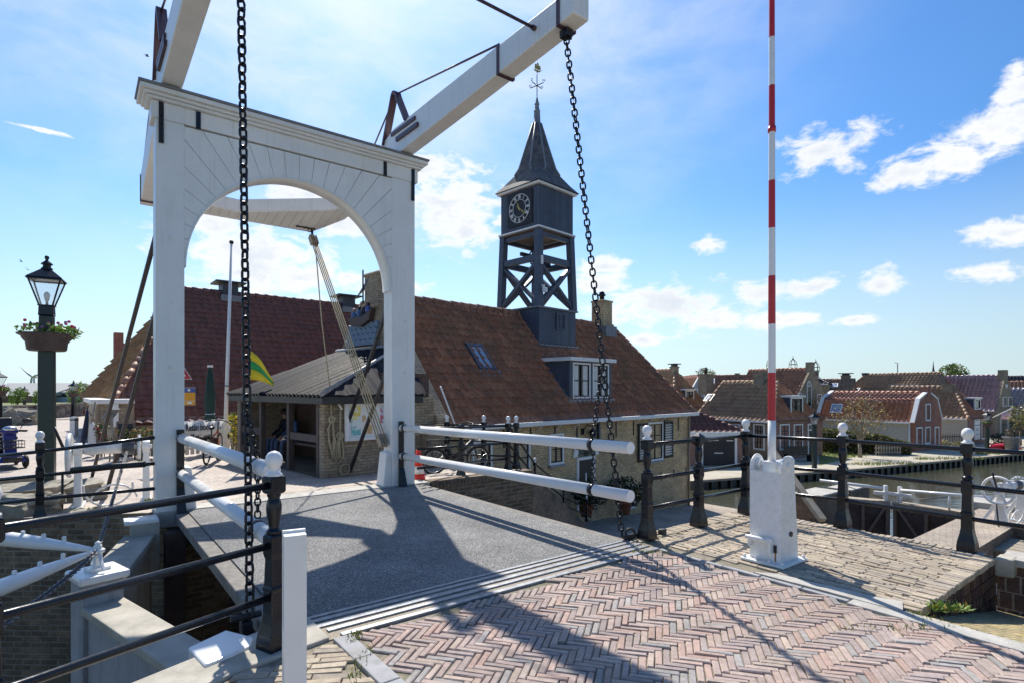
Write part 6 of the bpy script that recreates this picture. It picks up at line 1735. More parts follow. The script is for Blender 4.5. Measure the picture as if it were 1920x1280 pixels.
# red house with a gambrel roof: long side to the left, brick gable to the right
GA=radians(-57); Yg=42.0; ax=wx(1716,Yg)
GH=thing('gambrel_house','red brick house with a gambrel roof of bright red pantiles on the quay','house',(ax,Yg,GZ),GA)
def gy(px): k=(px-CXP)/FPX; return (k*Yg-ax)/(-sin(GA)-k*cos(GA))
def gzz(py,px): return EYE-(py-HY)/FPX*(Yg+gy(px)*cos(GA))-GZ
kx=(1532-CXP)/FPX; Lg=-(kx*Yg-ax)/(cos(GA)-kx*sin(GA)); gw=gy(1765)
ze=zy(789,Yg)-GZ; zr=gzz(735,1739); zk=ze+(zr-ze)*.74
yk=gw*.17
out_=[(0,ze),(yk,zk),(gw*.5,zr),(gw-yk,zk),(gw,ze)]
mb=MB(); mb.extrude([(0,y,z) for y,z in [(0,-1)]+out_+[(gw,-1)]],(-.3,0,0)); mb.build('gable',M['brick_red'],GH)
mb=MB(); mb.b3(-Lg,-.3,.0,.3,-1,ze-.02); mb.b3(-Lg,-.3,gw-.3,gw,-1,ze-.02); mb.extrude([(-Lg,y,z) for y,z in [(0.02,-1)]+[(y*.99+.01,z-.03) for y,z in out_]+[(gw-.02,-1)]],(.25,0,0)); mb.build('wall',M['stucco'],GH)
roof_face(GH,'roof',M['tile_red'],(-Lg,-.12,ze-.08),(-.05,-.12,ze-.08),(-.05,yk,zk),(-Lg,yk,zk),.34,.38,5,.055,.05)
roof_face(GH,'roof',M['tile_red'],(-Lg,yk-.04,zk),(-.05,yk-.04,zk),(-.05,gw/2,zr),(-Lg,gw/2,zr),.34,.38,5,.055,.05)
roof_face(GH,'roof',M['tile_red'],(-.05,gw+.12,ze-.08),(-Lg,gw+.12,ze-.08),(-Lg,gw-yk,zk),(-.05,gw-yk,zk),.34,.5,3,.05,.04)
roof_face(GH,'roof',M['tile_red'],(-.05,gw-yk,zk),(-Lg,gw-yk,zk),(-Lg,gw/2,zr),(-.05,gw/2,zr),.34,.5,3,.05,.04)
ridge_tiles(GH,M['tile_red'],(-Lg,gw/2,zr),(-.1,gw/2,zr),.13,.4)
for x0 in (-.26,-Lg-.06):
    mb=MB(); lo_=[(-.20,ze-.12),(yk-.02,zk+.02),(gw/2,zr+.04),(gw-yk+.02,zk+.02),(gw+.2,ze-.12)]; up_=[(-.26,ze-.06),(yk-.10,zk+.13),(gw/2,zr+.16),(gw-yk+.10,zk+.13),(gw+.26,ze-.06)]
    for i in range(4): mb.extrude([(x0,*lo_[i]),(x0,*lo_[i+1]),(x0,*up_[i+1]),(x0,*up_[i])],(.30,0,0))
    mb.build('verge_board',M['white_far'],GH)
mb=MB(); mb.b3(-Lg,-.27,-.28,-.14,ze-.2,ze-.08); mb.tube([(-.35,-.1,ze-.1),(-.35,-.1,-.2)],.05,8); mb.build('gutter',M['white_far'],GH)
mb=MB(); mb.b3(-.45,.05,gw*.5-.3,gw*.5+.3,zr-.3,zr+.40); mb.build('chimney',M['brick_red'],GH)
def ghw(px0,px1,py0,py1,**kw):
    pm=(px0+px1)/2; a_,b_=gy(px0),gy(px1); z0,z1=gzz(py1,pm),gzz(py0,pm); window(GH,facM(.012,z0,(a_+b_)/2,pi/2),b_-a_,z1-z0,barw=.05,fw=.10,**kw)
ghw(1735,1744,756,788,cols=1,rows=2); ghw(1718,1728.5,800,836,cols=1,rows=2,sill=False); ghw(1734,1743.5,799,831,cols=1,rows=1); ghw(1752,1760,799,838,cols=1,rows=2,sill=False)
sk=Matrix.Translation((-Lg*.80,yk*.42,ze+(zk-ze)*.45+.06))@Matrix.Rotation(atan2(zk-ze,yk),4,'X'); mb=MB(sk); mb.b3(-.45,.45,-.42,.42,-.03,.10); f=mb.build('roof_window',M['white_far'],GH); mb=MB(sk); mb.b3(-.37,.37,-.34,.34,.10,.11); mb.build('pane',M['glass_sky'],f)
# houses behind and to the right
h7=House('stucco_house','brown hipped house with grey blank side wall and dormer beside the red gambrel house',0,1814,46.5,783,724,4.8,-55,'stucco','tile_brown',hipR=1.7,hipL=0,over=.15,L=6.5,endm='brick_pink')
roof_face(h7.root,'roof',M['tile_rust'],(h7.W+.17,-.15,h7.e-.03),(h7.W+.17,h7.D+.15,h7.e-.03),(h7.W-1.66,h7.D/2,h7.r+.02),(h7.W-1.66,h7.D/2,h7.r+.02),.36,.40,5,.05,.05)
h7.dormer(1827,1838,747,767,yf=.2,cols=1,rows=1,end=1.7); h7.chimney(1800,719,.8,'brick_grey')
y0,y1=h7.ey(1825),h7.ey(1835); z0,z1=h7.ez(823,1830),h7.ez(783,1830)
mb=MB(); mb.b3(h7.W+.04,h7.W+.09,y0,y1,z0,z1-.1); sb=mb.build('sign_board',M['white_far'],h7.root)
mb=MB()
for py,w in ((787,.7),(796,.85),(803,.5),(806,.45),(813,.6)): z=h7.ez(py,1830); mb.b3(h7.W+.092,h7.W+.098,(y0+y1)/2-w*(y1-y0)/2,(y0+y1)/2+w*(y1-y0)/2,z-.03,z+.03)
mb.build('sign_lines',M['lead'],sb)
h7.endwin(1839,1847,785,822,2,4,sill=False)
h8=House('purple_roof_house','tall house with a glossy purple pantile roof and grey brick gable at the right',0,1866,55,768,703,5.2,-58,'brick_brown','tile_purple',L=7,endm='brick_grey')
mb=MB(); mb.extrude([(h8.W-.12,-.05,h8.e-.1),(h8.W-.12,h8.D+.05,h8.e-.1),(h8.W-.12,h8.D/2,h8.r+.15)],(.20,0,0)); mb.build('gable',M['brick_grey'],h8.root)
mb=MB(); mb.b3(h8.W-.5,h8.W+.12,h8.D/2-.35,h8.D/2+.35,h8.r-.9,h8.r+.55); mb.build('chimney',M['brick_grey'],h8.root)
gblwin(h8,1878,1885,743,761,off=.10); gblwin(h8,1888,1895,743,761,off=.10); h8.endwin(1875,1887,782,818,2,3,glass='curtain'); h8.endwin(1889,1901,780,818,2,3)
mb=MB(); mb.lathe([(.26,-.03),(.26,.03)],c=(h8.W+.09,h8.D/2,h8.ez(722,1885)),M=Matrix.Rotation(pi/2,4,'Y'),n=16); mb.build('round_window',M['white_far'],h8.root)
h9=House('brown_roof_house','large house with a wide brown mossy roof and glazed balcony behind the red gambrel house',0,1738,57,748,698,7,-58,'brick_brown','tile_brown',L=9,hipL=1.5)
h9.skylight(1607,734,1.1,1.3); h9.chimney(1652,697,.5,'tile_dark')
mb=MB(); x0,x1=h9.lx(1666),h9.lx(1710); z=h9.lz(724,1690); mb.b3(x0,x1,.3,3,z-1.0,z); bx_=mb.build('roof_extension',M['glass_sky'],h9.root); mb=MB(); mb.b3(x0-.1,x1+.1,.2,3.1,z+.002,z+.25)
for k in range(5): xx=x0+(x1-x0)*k/4; mb.b3(xx-.06,xx+.06,.24,.299,z-1.0,z)
mb.build('extension_trim',M['raw_wood'],bx_)
h10=House('small_roofs_house','small house with a rusty brown roof and broad chimney left of the brown roof house',1535,1602,60,735,711,7,-33,'brick_red','tile_brown')
h10.chimney(1587,703,.9,'brick_brown','slab'); h10.chimney(1572,712,.6,'brick_red'); h10.skylight(1562,734,1.0,1.0)
h11=House('glazed_roof_house','brick house with a grey glazed pantile roof at the extreme right edge',0,1965,55,765,728,6,-58,'brick_brown','tile_grey',L=6)
h11.win(1906,1914,770,792,1,2)
h12=House('far_dark_roof_house','distant house with a dark slate roof at the right skyline',1886,1975,74,725,705,8,-42,'brick_red','tile_dark2')
h13=House('far_red_roof_house','distant low red roof just right of the grey gable chimney',1886,1960,68,732,715,8,-42,'brick_red','tile_rust')
# turret and aerial on the skyline
T1=thing('roof_turret','small dark pointed turret on the skyline left of the green tree','turret',(wx(1750,66),66,GZ))
mb=MB(); z=zy(705,66)-GZ; mb.lathe([(.5,z-1.5),(.5,z-.3),(1.3,z-1.2)][:2]+[(.45,z+.0),(.12,z+.7),(.06,z+1.2),(.005,z+1.9)],n=8,smooth=False); mb.build('spire',M['tile_dark'],T1)
T2=thing('lamp_mast','thin grey lighting mast on the skyline above the brown roof','mast',(wx(1683,80),80,GZ))
mb=MB(); z=zy(680,80)-GZ; mb.tube([(0,0,0),(0,0,z),(-.4,0,z+.05)],.06,6); mb.build('mast',M['lead'],T2)
# ================================================================= quay edge, gates on the town side
# sheet piling along the far quay
QP=thing('sheet_piling','black steel sheet piling along the far quay edge','quay edge')
qa,qb,qc=V3((9.5,28.6,0)),V3((20.3,32.9,0)),V3((31.7,38.3,0)); qd=V3((62,52.5,0))
mb=MB()
for p,q in ((qa,qb),(qb,qc),(qc,qd)):
    d=q-p; n=int(d.length/.30); nn=V3((d.y,-d.x,0)).normalized()
    for i in range(n):
        c=p+d*((i+.5)/n)+nn*(.06 if i%2 else .16); mb.box((c.x,c.y,-3.45),(.20,.14,.8),atan2(d.y,d.x))
mb.build('piles',M['plastic_black'],QP)
mb=MB()
for p,q in ((qa,qb),(qb,qc),(qc,qd)):
    d=(q-p); nn=V3((d.y,-d.x,0)).normalized()*.12; mb.bar(p+nn+V3((0,0,-3.0)),q+nn+V3((0,0,-3.0)),.34,.12)
mb.build('capping_beam',M['raw_wood'],QP,bevel=.01)
# mitre gates of the lock
gz_=-1.75
Hn,Mt,Hf=gr(1812,961,gz_),gr(1673,941,gz_),gr(1570,932,gz_)
for a,b,lbl in ((Hn,Mt,'dark timber lock gate leaf on the near quay side with diagonal braces'),(Hf,Mt,'dark timber lock gate leaf on the far side of the lock chamber')):
    LG=thing('lock_gate',lbl,'lock gate',group='town side lock gates')
    d=(b-a); b2=b-d.normalized()*.06; dd=d.normalized(); nn=V3((dd.y,-dd.x,0))
    if nn.y>0: nn=-nn
    mb=MB(); mb.bar(V3((a.x,a.y,-2.9)),V3((b2.x,b2.y,-2.9)),.22,2.2); mb.build('leaf',M['gate_wood'],LG)
    mb=MB()
    for k in (.06,.5,.95): p=a.lerp(b2,k)+nn*.14; mb.bar(V3((p.x,p.y,-4)),V3((p.x,p.y,-1.8)),.16,.08,up=(dd.x,dd.y,0))
    p=a.lerp(b2,.25)+nn*.15;q=b2.lerp(a,.1)+nn*.15; mb.bar(V3((p.x,p.y,-3.6)),V3((q.x,q.y,-1.95)) if False else V3((q.x,q.y,-1.9)),.12,.07); mb.build('brace',M['brown_wood'],LG)
    mb=MB(); mb.bar(V3((a.x,a.y,gz_)),V3((b2.x,b2.y,gz_)),.36,.08); mb.build('top_plank',M['raw_wood'],LG,bevel=.01)
    mb=MB(); p=a.lerp(b2,.92); mb.bar(V3((p.x,p.y,gz_+.04)),V3((p.x,p.y,gz_+.50)),.09,.09); mb.bar(V3((p.x,p.y,gz_+.26))-dd*.30,V3((p.x,p.y,gz_+.26))+dd*.30,.09,.09); mb.build('white_cross',M['white_gloss'],LG,bevel=.006)
    mb=MB(); r_=[a.lerp(b2,k)+nn*.14 for k in (-.35,.88)]; mb.tube([V3((r_[0].x,r_[0].y,gz_+.52)),V3((r_[1].x,r_[1].y,gz_+.42))],.045,10)
    p=a.lerp(b2,.2)+nn*.14; mb.tube([V3((p.x,p.y,gz_)),V3((p.x,p.y,gz_+.48))],.03,8); mb.build('hand_rail',M['white_gloss'],LG)
    mb=MB(); mb.tube([V3((p.x,p.y,gz_+.4)),V3((b2.x,b2.y,gz_+.05))],.012,5); mb.build('tie_wire',M['steel_chain'],LG)
# far lock wall head blocks
for (x0,y0,x1,y1,z,lbl) in ((1490,915,1570,935,-2.0,'stone block at the far lock gate recess, nearer one'),(1545,902,1640,925,-2.35,'stone block behind the far lock gate, at the water')):
    c=gr((x0+x1)/2,(y0+y1)/2,z); mb=MB(); mb.box((c.x,c.y,z-1.2),(1.8,.8,2.4),BANG); o=mb.build('stone_block',M['brick_lock']); mb=MB(); mb.box((c.x,c.y,z+.04),(1.9,.9,.07),BANG); mb.build('cap_stone',M['concrete_lt'],o,bevel=.02); tag(o,lbl,'stone block')
c=gr(1875,938,-1.25); mb=MB(); mb.box((c.x,c.y,-1.38),(1.3,1.1,.26),BANG); tag(mb.build('stone_block',M['concrete_lt'],bevel=.02),'pale flat stone slab on the lower quay beside the small winch','stone block')
mb=MB(); p,q=gr(1500,867,-.6),gr(1538,975,-.2)
a=at(1448,845,8.6);b=at(1543,975,7.6); mb.bar(a,b,.10,.07); mb.build
o=mb.build('timber_beam',M['raw_wood'],bevel=.008); tag(o,'slanting grey timber prop behind the barrier box','timber')
# bench in the pit
bn=at(1903,1004,11.6); BN_=thing('wooden_bench','grey slatted wooden bench below the quay edge at the right','bench',(bn.x,bn.y,-2.1),BANG)
for k in range(5):
    mb=MB(); mb.b3(-.7+.29*k,-.7+.29*k+.26,-.24,.24,.44,.49); mb.build('seat_plank',M['raw_wood'],BN_,bevel=.01)
mb=MB(); mb.b3(-.72,.72,-.23,-.18,.28,.44); mb.b3(-.72,.72,-.21,-.17,.10,.2); mb.build('apron',M['raw_wood'],BN_)
for x in (-.6,.6):
    mb=MB(); mb.bar((x,-.2,0),(x,-.16,.44),.07,.06); mb.bar((x,.2,0),(x,.16,.44),.07,.06); mb.build('leg',M['raw_wood'],BN_)
# lamps across the water
for px,py0,py1,lbl,bk in ((1527,768,883,'dark green lantern lamp post across the water in front of the pink house',False),(1851,768,841,'lantern lamp post with a moss green basket on the far quay at the right',True),(1590,0,0,None,False)):
    if not lbl: continue
    p=gr(px,py1,GZ); h=(py1-py0)/FPX*p.y; lamp('street_lamp',lbl,(p.x,p.y,GZ),h,bk,sc=.95)
for px,py0,py1,Y,lbl in ((46,723,757,52,'distant black lantern lamp post beyond the stone wall, left of the big lamp'),(138,712,770,36.5,'distant black lantern lamp post at the stone wall beside the barn'),(-3,690,790,24,'lantern lamp post with a flower basket cut by the left edge')):
    p=at(px,py1,Y); z0=-.35; h=EYE-(py0-HY)/FPX*Y-z0; lamp('street_lamp',lbl,(p.x,p.y,z0),h,True,sc=.9,pmat='iron')
# ================================================================= trees and plants
def tree(name,label,loc,H,blobs,n,leaf_s,pal,trunk_r=.12,trunk_h=None,bark='bark',limbs=6,seed=1,gap=0,group=None,cat='tree',hollow=.4):
    T=thing(name,label,cat,loc,group=group); rr=random.Random(seed)
    mb=MB(); th=trunk_h or H*.4
    mb.tube([(0,0,-.1),(rr.uniform(-.1,.1)*trunk_r*3,0,th*.5),(0,rr.uniform(-.1,.1),th)],[trunk_r*1.3,trunk_r,trunk_r*.75],8)
    for i in range(limbs):
        c,s=blobs[i%len(blobs)]; e=V3(c)+V3((rr.uniform(-.6,.6)*s[0],rr.uniform(-.6,.6)*s[1],rr.uniform(-.2,.6)*s[2])); s0=V3((0,0,th*rr.uniform(.7,1.0)))
        m=s0.lerp(e,.5)+V3((rr.uniform(-.1,.1),rr.uniform(-.1,.1),.12))*H*.2
        mb.tube([s0,m,e],[trunk_r*.5,trunk_r*.32,trunk_r*.10],5)
        for q in range(3):
            e2=e+V3((rr.gauss(0,.4)*s[0],rr.gauss(0,.4)*s[1],rr.gauss(.2,.3)*s[2])); mb.tube([m.lerp(e,.6),e2],[trunk_r*.18,trunk_r*.05],4)
    mb.build('trunk',M[bark],T)
    mb=MB(); foliage(mb,blobs,n,leaf_s,pal,hollow,seed,gap); mb.build('crown',M['leaf'],T,uvbox=False)
    return T
GP=[(.07,.12,.02),(.10,.17,.03),(.14,.21,.045),(.05,.09,.02),(.19,.25,.06)]
tg=at(1787,731,75); tree('broadleaf_tree','bushy green tree rising above the roofs on the right skyline',(tg.x,tg.y,GZ),8,[((0,0,7.0),(1.8,1.6,1.1)),((-1.1,0,6.6),(1.1,1,.9)),((1.0,.1,6.7),(1.1,1,.9)),((.2,0,7.6),(1.1,1,.7)),((-.5,-.3,7.3),(1,.9,.8)),((0,0,5.8),(1.5,1.3,.9))],2300,.17,GP,.22,5,seed=4,gap=.8)
tg=at(1322,731,85); tree('broadleaf_tree','pale distant tree peeping over the roofs behind the blue gable',(tg.x,tg.y,GZ),7,[((0,0,7.0),(1.6,1.4,1.0)),((-1.2,0,6.5),(1,1,.7)),((1,0,6.6),(.9,.9,.8))],900,.2,[(.16,.20,.10),(.20,.24,.13),(.12,.16,.07)],.2,4,seed=5,gap=.9)
tg=V3((wx(1612,38.5),38.5,GZ)); tree('young_tree','pale barked young tree with sparse brownish leaves in front of the red gambrel roof',(tg.x,38.5,GZ),4.6,[((0,0,2.9),(1.7,1.4,1.3)),((-1.2,0,2.6),(1.1,1,.9)),((1.1,0,2.7),(1.0,1,.9)),((.1,0,3.7),(1,.9,.7))],620,.10,[(.30,.20,.07),(.36,.26,.10),(.24,.15,.06),(.30,.28,.12)],.11,1.1,'bark_pale',14,seed=6,hollow=.2)
tg=gr(1910,828,GZ); tree('garden_tree','small yellow green garden tree at the right edge beside the grey gable',(wx(1914,47),47,GZ),3.4,[((0,0,2.6),(1.0,.9,.8)),((.3,0,1.9),(.8,.7,.6)),((-.3,0,2.0),(.6,.6,.6))],420,.12,[(.25,.22,.06),(.2,.22,.06),(.3,.27,.08)],.07,1.2,seed=8)
for px,Y,s,lbl,sd in ((32,48,1.0,'round clipped young green tree beyond the stone wall at the far left',11),(74,52,.95,'young green tree half hidden by the big lamp post',12),(146,40,1.15,'bright green clipped tree beside the barn and the distant lamp',13)):
    p=at(px,731,Y); tree('pollard_tree',lbl,(p.x,p.y,-.4),2.6,[((0,0,1.55*s),(.62*s,.6*s,.62*s)),((.25,0,1.9*s),(.45*s,.4*s,.4*s)),((-.25,0,1.2*s),(.45*s,.4*s,.4*s))],620,.10,[(.12,.22,.03),(.17,.28,.04),(.09,.17,.025),(.22,.30,.06)],.06,.9,seed=sd,group='young trees beyond the wall')
def bush(name,label,loc,blobs,n,ls,pal,cat='plant',seed=3,pot=None,gap=0):
    T=thing(name,label,cat,loc)
    mb=MB(); foliage(mb,blobs,n,ls,pal,.3,seed,gap); mb.build('foliage',M['leaf'],T,uvbox=False)
    if pot:
        r,h,m=pot; mb=MB(); mb.lathe([(r*.7,0),(r,h),(r*1.08,h),(r*1.08,h+.05),(r*.9,h+.05)],n=18); mb.build('pot',M[m],T); mb=MB(); mb.lathe([(.01,h-.0),(r*.9,h+.01)],n=14); mb.build('soil',M['soil'],T)
    else:
        mb=MB()
        for k in range(5): 
            a=k*1.3; c,s=blobs[k%len(blobs)]; mb.tube([(.05*cos(a),.05*sin(a),0),(c[0]+.3*s[0]*cos(a),c[1]+.3*s[1]*sin(a),c[2])],.012,4)
        mb.build('stems',M['bark'],T)
    return T
DG=[(.02,.035,.012),(.03,.05,.018),(.04,.06,.02),(.02,.03,.015)]
hp=lambda x,y,z: (Matrix.Translation(HO)@Matrix.Rotation(HA,4,'Z'))@V3((x,y,z))
p=hp(5.0,-.6,-2.15); bush('potted_shrub','dark green shrub in a terracotta pot left of the house door',p,[((0,0,.75),(.45,.45,.42)),((.1,0,.5),(.5,.4,.3))],700,.07,DG,pot=(.22,.35,'terracotta'))
p=hp(7.0,-.6,-2.4); bush('potted_shrub','dark bushy shrub in a terracotta pot right of the house door',p,[((0,0,.8),(.6,.5,.42)),((.3,0,.6),(.5,.4,.35))],900,.07,DG,pot=(.24,.38,'terracotta'),seed=5)
# hedges
def hedge(name,label,pts,w,h0,h1,pal,seed,ls=.12):
    T=thing(name,label,'hedge'); mb=MB(); rr=random.Random(seed)
    for (a,b) in zip(pts[:-1],pts[1:]):
        a=V3(a);b=V3(b);d=b-a;n=int(d.length*340)
        nn=V3((-d.y,d.x,0)).normalized()
        for i in range(n):
            k=rr.random(); hh=h0+(h1-h0)*k; f=rr.random()
            # leaves mostly near the clipped surface
            if f<.4: off=rr.uniform(-w/2,w/2); z=hh*(1+rr.gauss(0,.02))
            elif f<.9: off=-w/2*rr.uniform(.9,1.05)*(1 if rr.random()<.7 else -1); z=hh*rr.uniform(.02,1)
            else: off=rr.uniform(-w/2,w/2); z=hh*rr.random()
            q=a+d*k+nn*off+V3((0,0,z)); e=V3((rr.gauss(0,1),rr.gauss(0,1),rr.gauss(.5,1))).normalized(); g=e.cross(V3((rr.random(),rr.random(),rr.random()))).normalized(); u=e.cross(g); s=ls*rr.uniform(.6,1.3)
            mb.add([q-g*s,q-u*s*.5,q+g*s,q+u*s*.5],[(0,1,2,3)],col=mul(rr.choice(pal),rr.uniform(.75,1.25)))
    mb.build('foliage',M['leaf'],T,uvbox=False)
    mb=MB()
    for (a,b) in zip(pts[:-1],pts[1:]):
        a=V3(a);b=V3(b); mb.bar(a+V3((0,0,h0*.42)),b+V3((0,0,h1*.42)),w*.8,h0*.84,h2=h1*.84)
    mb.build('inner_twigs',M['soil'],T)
    return T
HP=[(.10,.12,.025),(.15,.15,.035),(.20,.17,.05),(.07,.09,.02)]
a=gr(1538,845,GZ); hedge('clipped_hedge','long clipped yellow green hedge below the red gambrel roof',[at(1536,731,42).to_2d().to_3d()+V3((0,0,GZ)),at(1640,731,41).to_2d().to_3d()+V3((0,0,GZ))],1.2,1.75,1.35,HP,2)
hedge('clipped_hedge','lower clipped hedge sloping towards the red brick gable',[at(1640,731,40.5).to_2d().to_3d()+V3((0,0,GZ)),at(1701,731,40.5).to_2d().to_3d()+V3((0,0,GZ))],1.0,1.45,.75,HP,3)
LW=[tuple(gr(x,y,GZ).to_2d()) for x,y in ((1536,848),(1600,838),(1640,846),(1560,866),(1536,872))]
mb=MB(); mb.prism(LW,GZ-.02,GZ+.012); tag(mb.build('lawn',M['grass']),kind='structure')
def tufts(name,pts,n,h,seed,pal=[(.12,.17,.03),(.17,.22,.05),(.22,.22,.07)]):
    rr=random.Random(seed); mb=MB()
    for c,rx,ry in pts:
        for i in range(n):
            a=rr.uniform(0,2*pi); r=sqrt(rr.random()); q=V3(c)+V3((rx*r*cos(a),ry*r*sin(a),0)); t=V3((rr.gauss(0,.4),rr.gauss(0,.4),1)).normalized()*h*rr.uniform(.5,1.3); w=V3((rr.gauss(0,1),rr.gauss(0,1),0)).normalized()*h*.12
            mb.add([q-w,q+w,q+t*.6+w*.6,q+t,q+t*.6-w*.6],[(0,1,2,3,4)],col=mul(rr.choice(pal),rr.uniform(.8,1.2)))
    return tag(mb.build(name,M['leaf'],uvbox=False),kind='stuff')
tufts('grass',[(at(112,942,7.9).to_2d().to_3d()+V3((0,0,-.16)),.45,.12),(gr(185,955,-.1),.16,.10),(gr(283,938,-.05),.10,.08)],110,.045,1)
tufts('grass',[(gr(1578,852,GZ),1.6,1.5),(gr(1660,870,GZ),2.2,.5),(gr(1780,860,GZ),2.5,.5),(gr(1850,850,GZ),2,.5)],220,.22,2)
tufts('weeds',[(st(.0,-.9,.0),.04,.3),(st(.13,-.5,0),.05,.1),(gr(1690,1178),.5,.06),(gr(1215,1035),.3,.02),(st(3.44,-2.65,-.01),.12,.12)],60,.035,3)
mb=MB(); rr=random.Random(4)
wd=thing('weed','leafy green weed with yellowing leaves at the foot of the brick platform','weed',gr(1772,1142,-.02))
for i in range(130):
    a=rr.uniform(0,2*pi); e=rr.uniform(.2,1.2); L_=rr.uniform(.03,.085); b=V3((rr.uniform(-.13,.13),rr.uniform(-.05,.05),0)); d=V3((cos(a)*cos(e),sin(a)*cos(e),sin(e))); s=V3((-sin(a),cos(a),0))*L_*.16
    c=(.45,.30,.03) if rr.random()<.14 else rr.choice([(.16,.26,.05),(.22,.33,.07),(.12,.20,.04)])
    mb.add([b,b+d*L_*.5-s,b+d*L_,b+d*L_*.5+s],[(0,1,2,3)],col=c)
mb.build('leaves',M['leaf'],wd)
mb=MB(); 
for i in range(8):
    a=rr.uniform(0,2*pi); mb.tube([(rr.uniform(-.1,.1),0,-.04),(rr.uniform(-.12,.12),rr.uniform(-.04,.04),.07)],.004,4)
mb.build('stems',M['leaf'],wd)
# plants by the fence
for (px,Y,lbl,c) in ((192,15.2,'leafy climbing plant with red flowers at the barn corner',(.45,.05,.06)),(262,14.5,'dried brownish flowering plant on the grey fence',(.42,.25,.12)),(440,15.9,'yellow flowering plant beside the shelter pillar',(.75,.60,.04))):
    p=gz(px,Y); hh=.75 if px!=440 else 1.0
    if px==262: hh=.72
    bush('garden_plant',lbl,p,[((0,0,hh),(.24,.18,.2)),((.06,0,hh*.6),(.2,.15,.3))] if px!=262 else [((0,0,hh),(.65,.2,.12))],320,.06,[(.07,.12,.03),(.1,.16,.04),c,c] if px!=192 else [(.05,.09,.03),(.07,.12,.04),(.06,.1,.03),c],seed=px)
bp=[(1775,824,.35),(1795,826,.30)]
bush('garden_plant','low garden plants with pale flowers before the grey stucco wall',(wx(1783,45),45,GZ),[((-.8,0,.35),(.8,.4,.3)),((.8,0,.3),(.8,.4,.28))],500,.09,[(.14,.16,.05),(.2,.2,.08),(.4,.34,.22)],seed=41)
bush('garden_plant','dark rounded shrub before the grey gable house',(wx(1877,46),46,GZ),[((0,0,.6),(.8,.6,.55)),((.6,0,.4),(.6,.5,.4))],600,.10,DG,seed=42)
bush('potted_shrub','grey tub with a small shrub on the far quay at the right',(wx(1897,43),43,GZ),[((0,0,1.35),(.45,.4,.35))],260,.09,[(.06,.08,.03),(.2,.1,.12),(.1,.12,.05)],pot=(.55,.95,'lead'),seed=43)
# flag on the grey gable, red bin, low railings
FL=thing('flag','pink and white flag on a slanting white pole at the grey gable','flag',(wx(1861,52.5),52.5,GZ))
z0,z1=zy(782,52.5)-GZ,zy(763,52.5)-GZ
mb=MB(); mb.tube([(0,0,z0),(1.5,-.5,z1)],.04,8); mb.build('pole',M['white_far'],FL)
mb=MB(); vs=[];fs=[]
for i in range(9):
    k=i/8; t=V3((0,0,z0)).lerp(V3((1.5,-.5,z1)),.45+.5*k); vs+=[tuple(t),(t.x-.1+.0*k,t.y+.08*sin(i*1.8),t.z-.55-.5*k)]
for i in range(8): fs.append((2*i,2*i+1,2*i+3,2*i+2))
mb.add(vs,fs,True); o=mb.build('cloth',plain('pink_flag_cloth',(.62,.42,.50),.8,.2,2),FL); s=o.modifiers.new('S','SOLIDIFY'); s.thickness=.01
fence_run('garden_fence','thin dark iron garden fence before the grey stucco wall',(wx(1766,46),46,0),(wx(1818,46.5),46.5,0),1.0,M['iron'],.22,.04,z0=GZ)
fence_run('garden_fence','low grey garden gate between the hedges',(wx(1640,39.5),39.5,0),(wx(1690,39.8),39.8,0),.75,M['raw_wood'],.2,.1,z0=GZ)
rbk=bush('kayak_rack','red upturned dinghy lying before the dark shrub on the far quay',(wx(1877,44),44,GZ),[((0,0,.1),(.1,.1,.1))],6,.02,DG,cat='dinghy') if False else None
RD=thing('dinghy','red upturned dinghy lying on the far quay at the right','dinghy',(wx(1884,44),44,GZ),.1)
mb=MB(); vs=[];fs=[]
for i in range(13):
    x=-1.4+2.8*i/12; w=.55*(1-abs(x/1.45)**3); 
    for k in range(7): a=pi*k/6; vs.append((x,-w*cos(a),.42*sin(a)*(1-.5*abs(x/1.4)**4)))
for i in range(12):
    for k in range(6): fs.append((i*7+k,i*7+k+1,(i+1)*7+k+1,(i+1)*7+k))
mb.add(vs,fs,True); hl=mb.build('hull',M['red'],RD); s=hl.modifiers.new('S','SOLIDIFY'); s.thickness=.03
mb=MB(); mb.tube([(-1.3,0,.36),(0,0,.45),(1.3,0,.36)],.03,6); mb.build('keel',M['red'],RD)
# garden bench in front of the pink house
GB=thing('garden_bench','dark garden bench against the pink brick house across the water','bench',(wx(1496,36.4),36.4,GZ),.05)
mb=MB(); mb.b3(-.8,.8,-.25,.2,.42,.47); mb.build('seat',M['iron'],GB); mb=MB(); mb.b3(-.8,.8,.22,.26,.5,.95); mb.build('backrest',M['iron'],GB)
for x in (-.75,.75): mb=MB(); mb.b3(x-.03,x+.03,-.25,.24,0,.42); mb.build('leg',M['iron'],GB)
# ================================================================= distant left: stone wall, warehouses, turbines
SWp=[(-38.5,32.5),(-31.5,36),(-29,37.4),(-22,34)]
SW=thing('stone_wall','low dark rubble stone wall along the far side of the street at the left','wall')
n=NT('rubble_stone'); v=n.new('ShaderNodeTexVoronoi'); v.inputs['Scale'].default_value=3.2; n.link(n.tc.outputs['Object'],v.inputs['Vector']); v2=n.new('ShaderNodeTexVoronoi',feature='DISTANCE_TO_EDGE'); v2.inputs['Scale'].default_value=3.2; n.link(n.tc.outputs['Object'],v2.inputs['Vector'])
sx=n.new('ShaderNodeSeparateColor'); n.link(v.outputs['Color'],sx.inputs[0]); n.color(n.mix(n.ramp(v2.outputs['Distance'],[(.0,(1,1,1)),(.05,(0,0,0))]),n.ramp(sx.outputs[0],[(0,(.08,.065,.06)),(.5,(.17,.14,.12)),(1,(.26,.22,.19))]),(.04,.035,.03))); n.set(Roughness=.9); n.bump(v2.outputs['Distance'],.9,.05)
mb=MB()
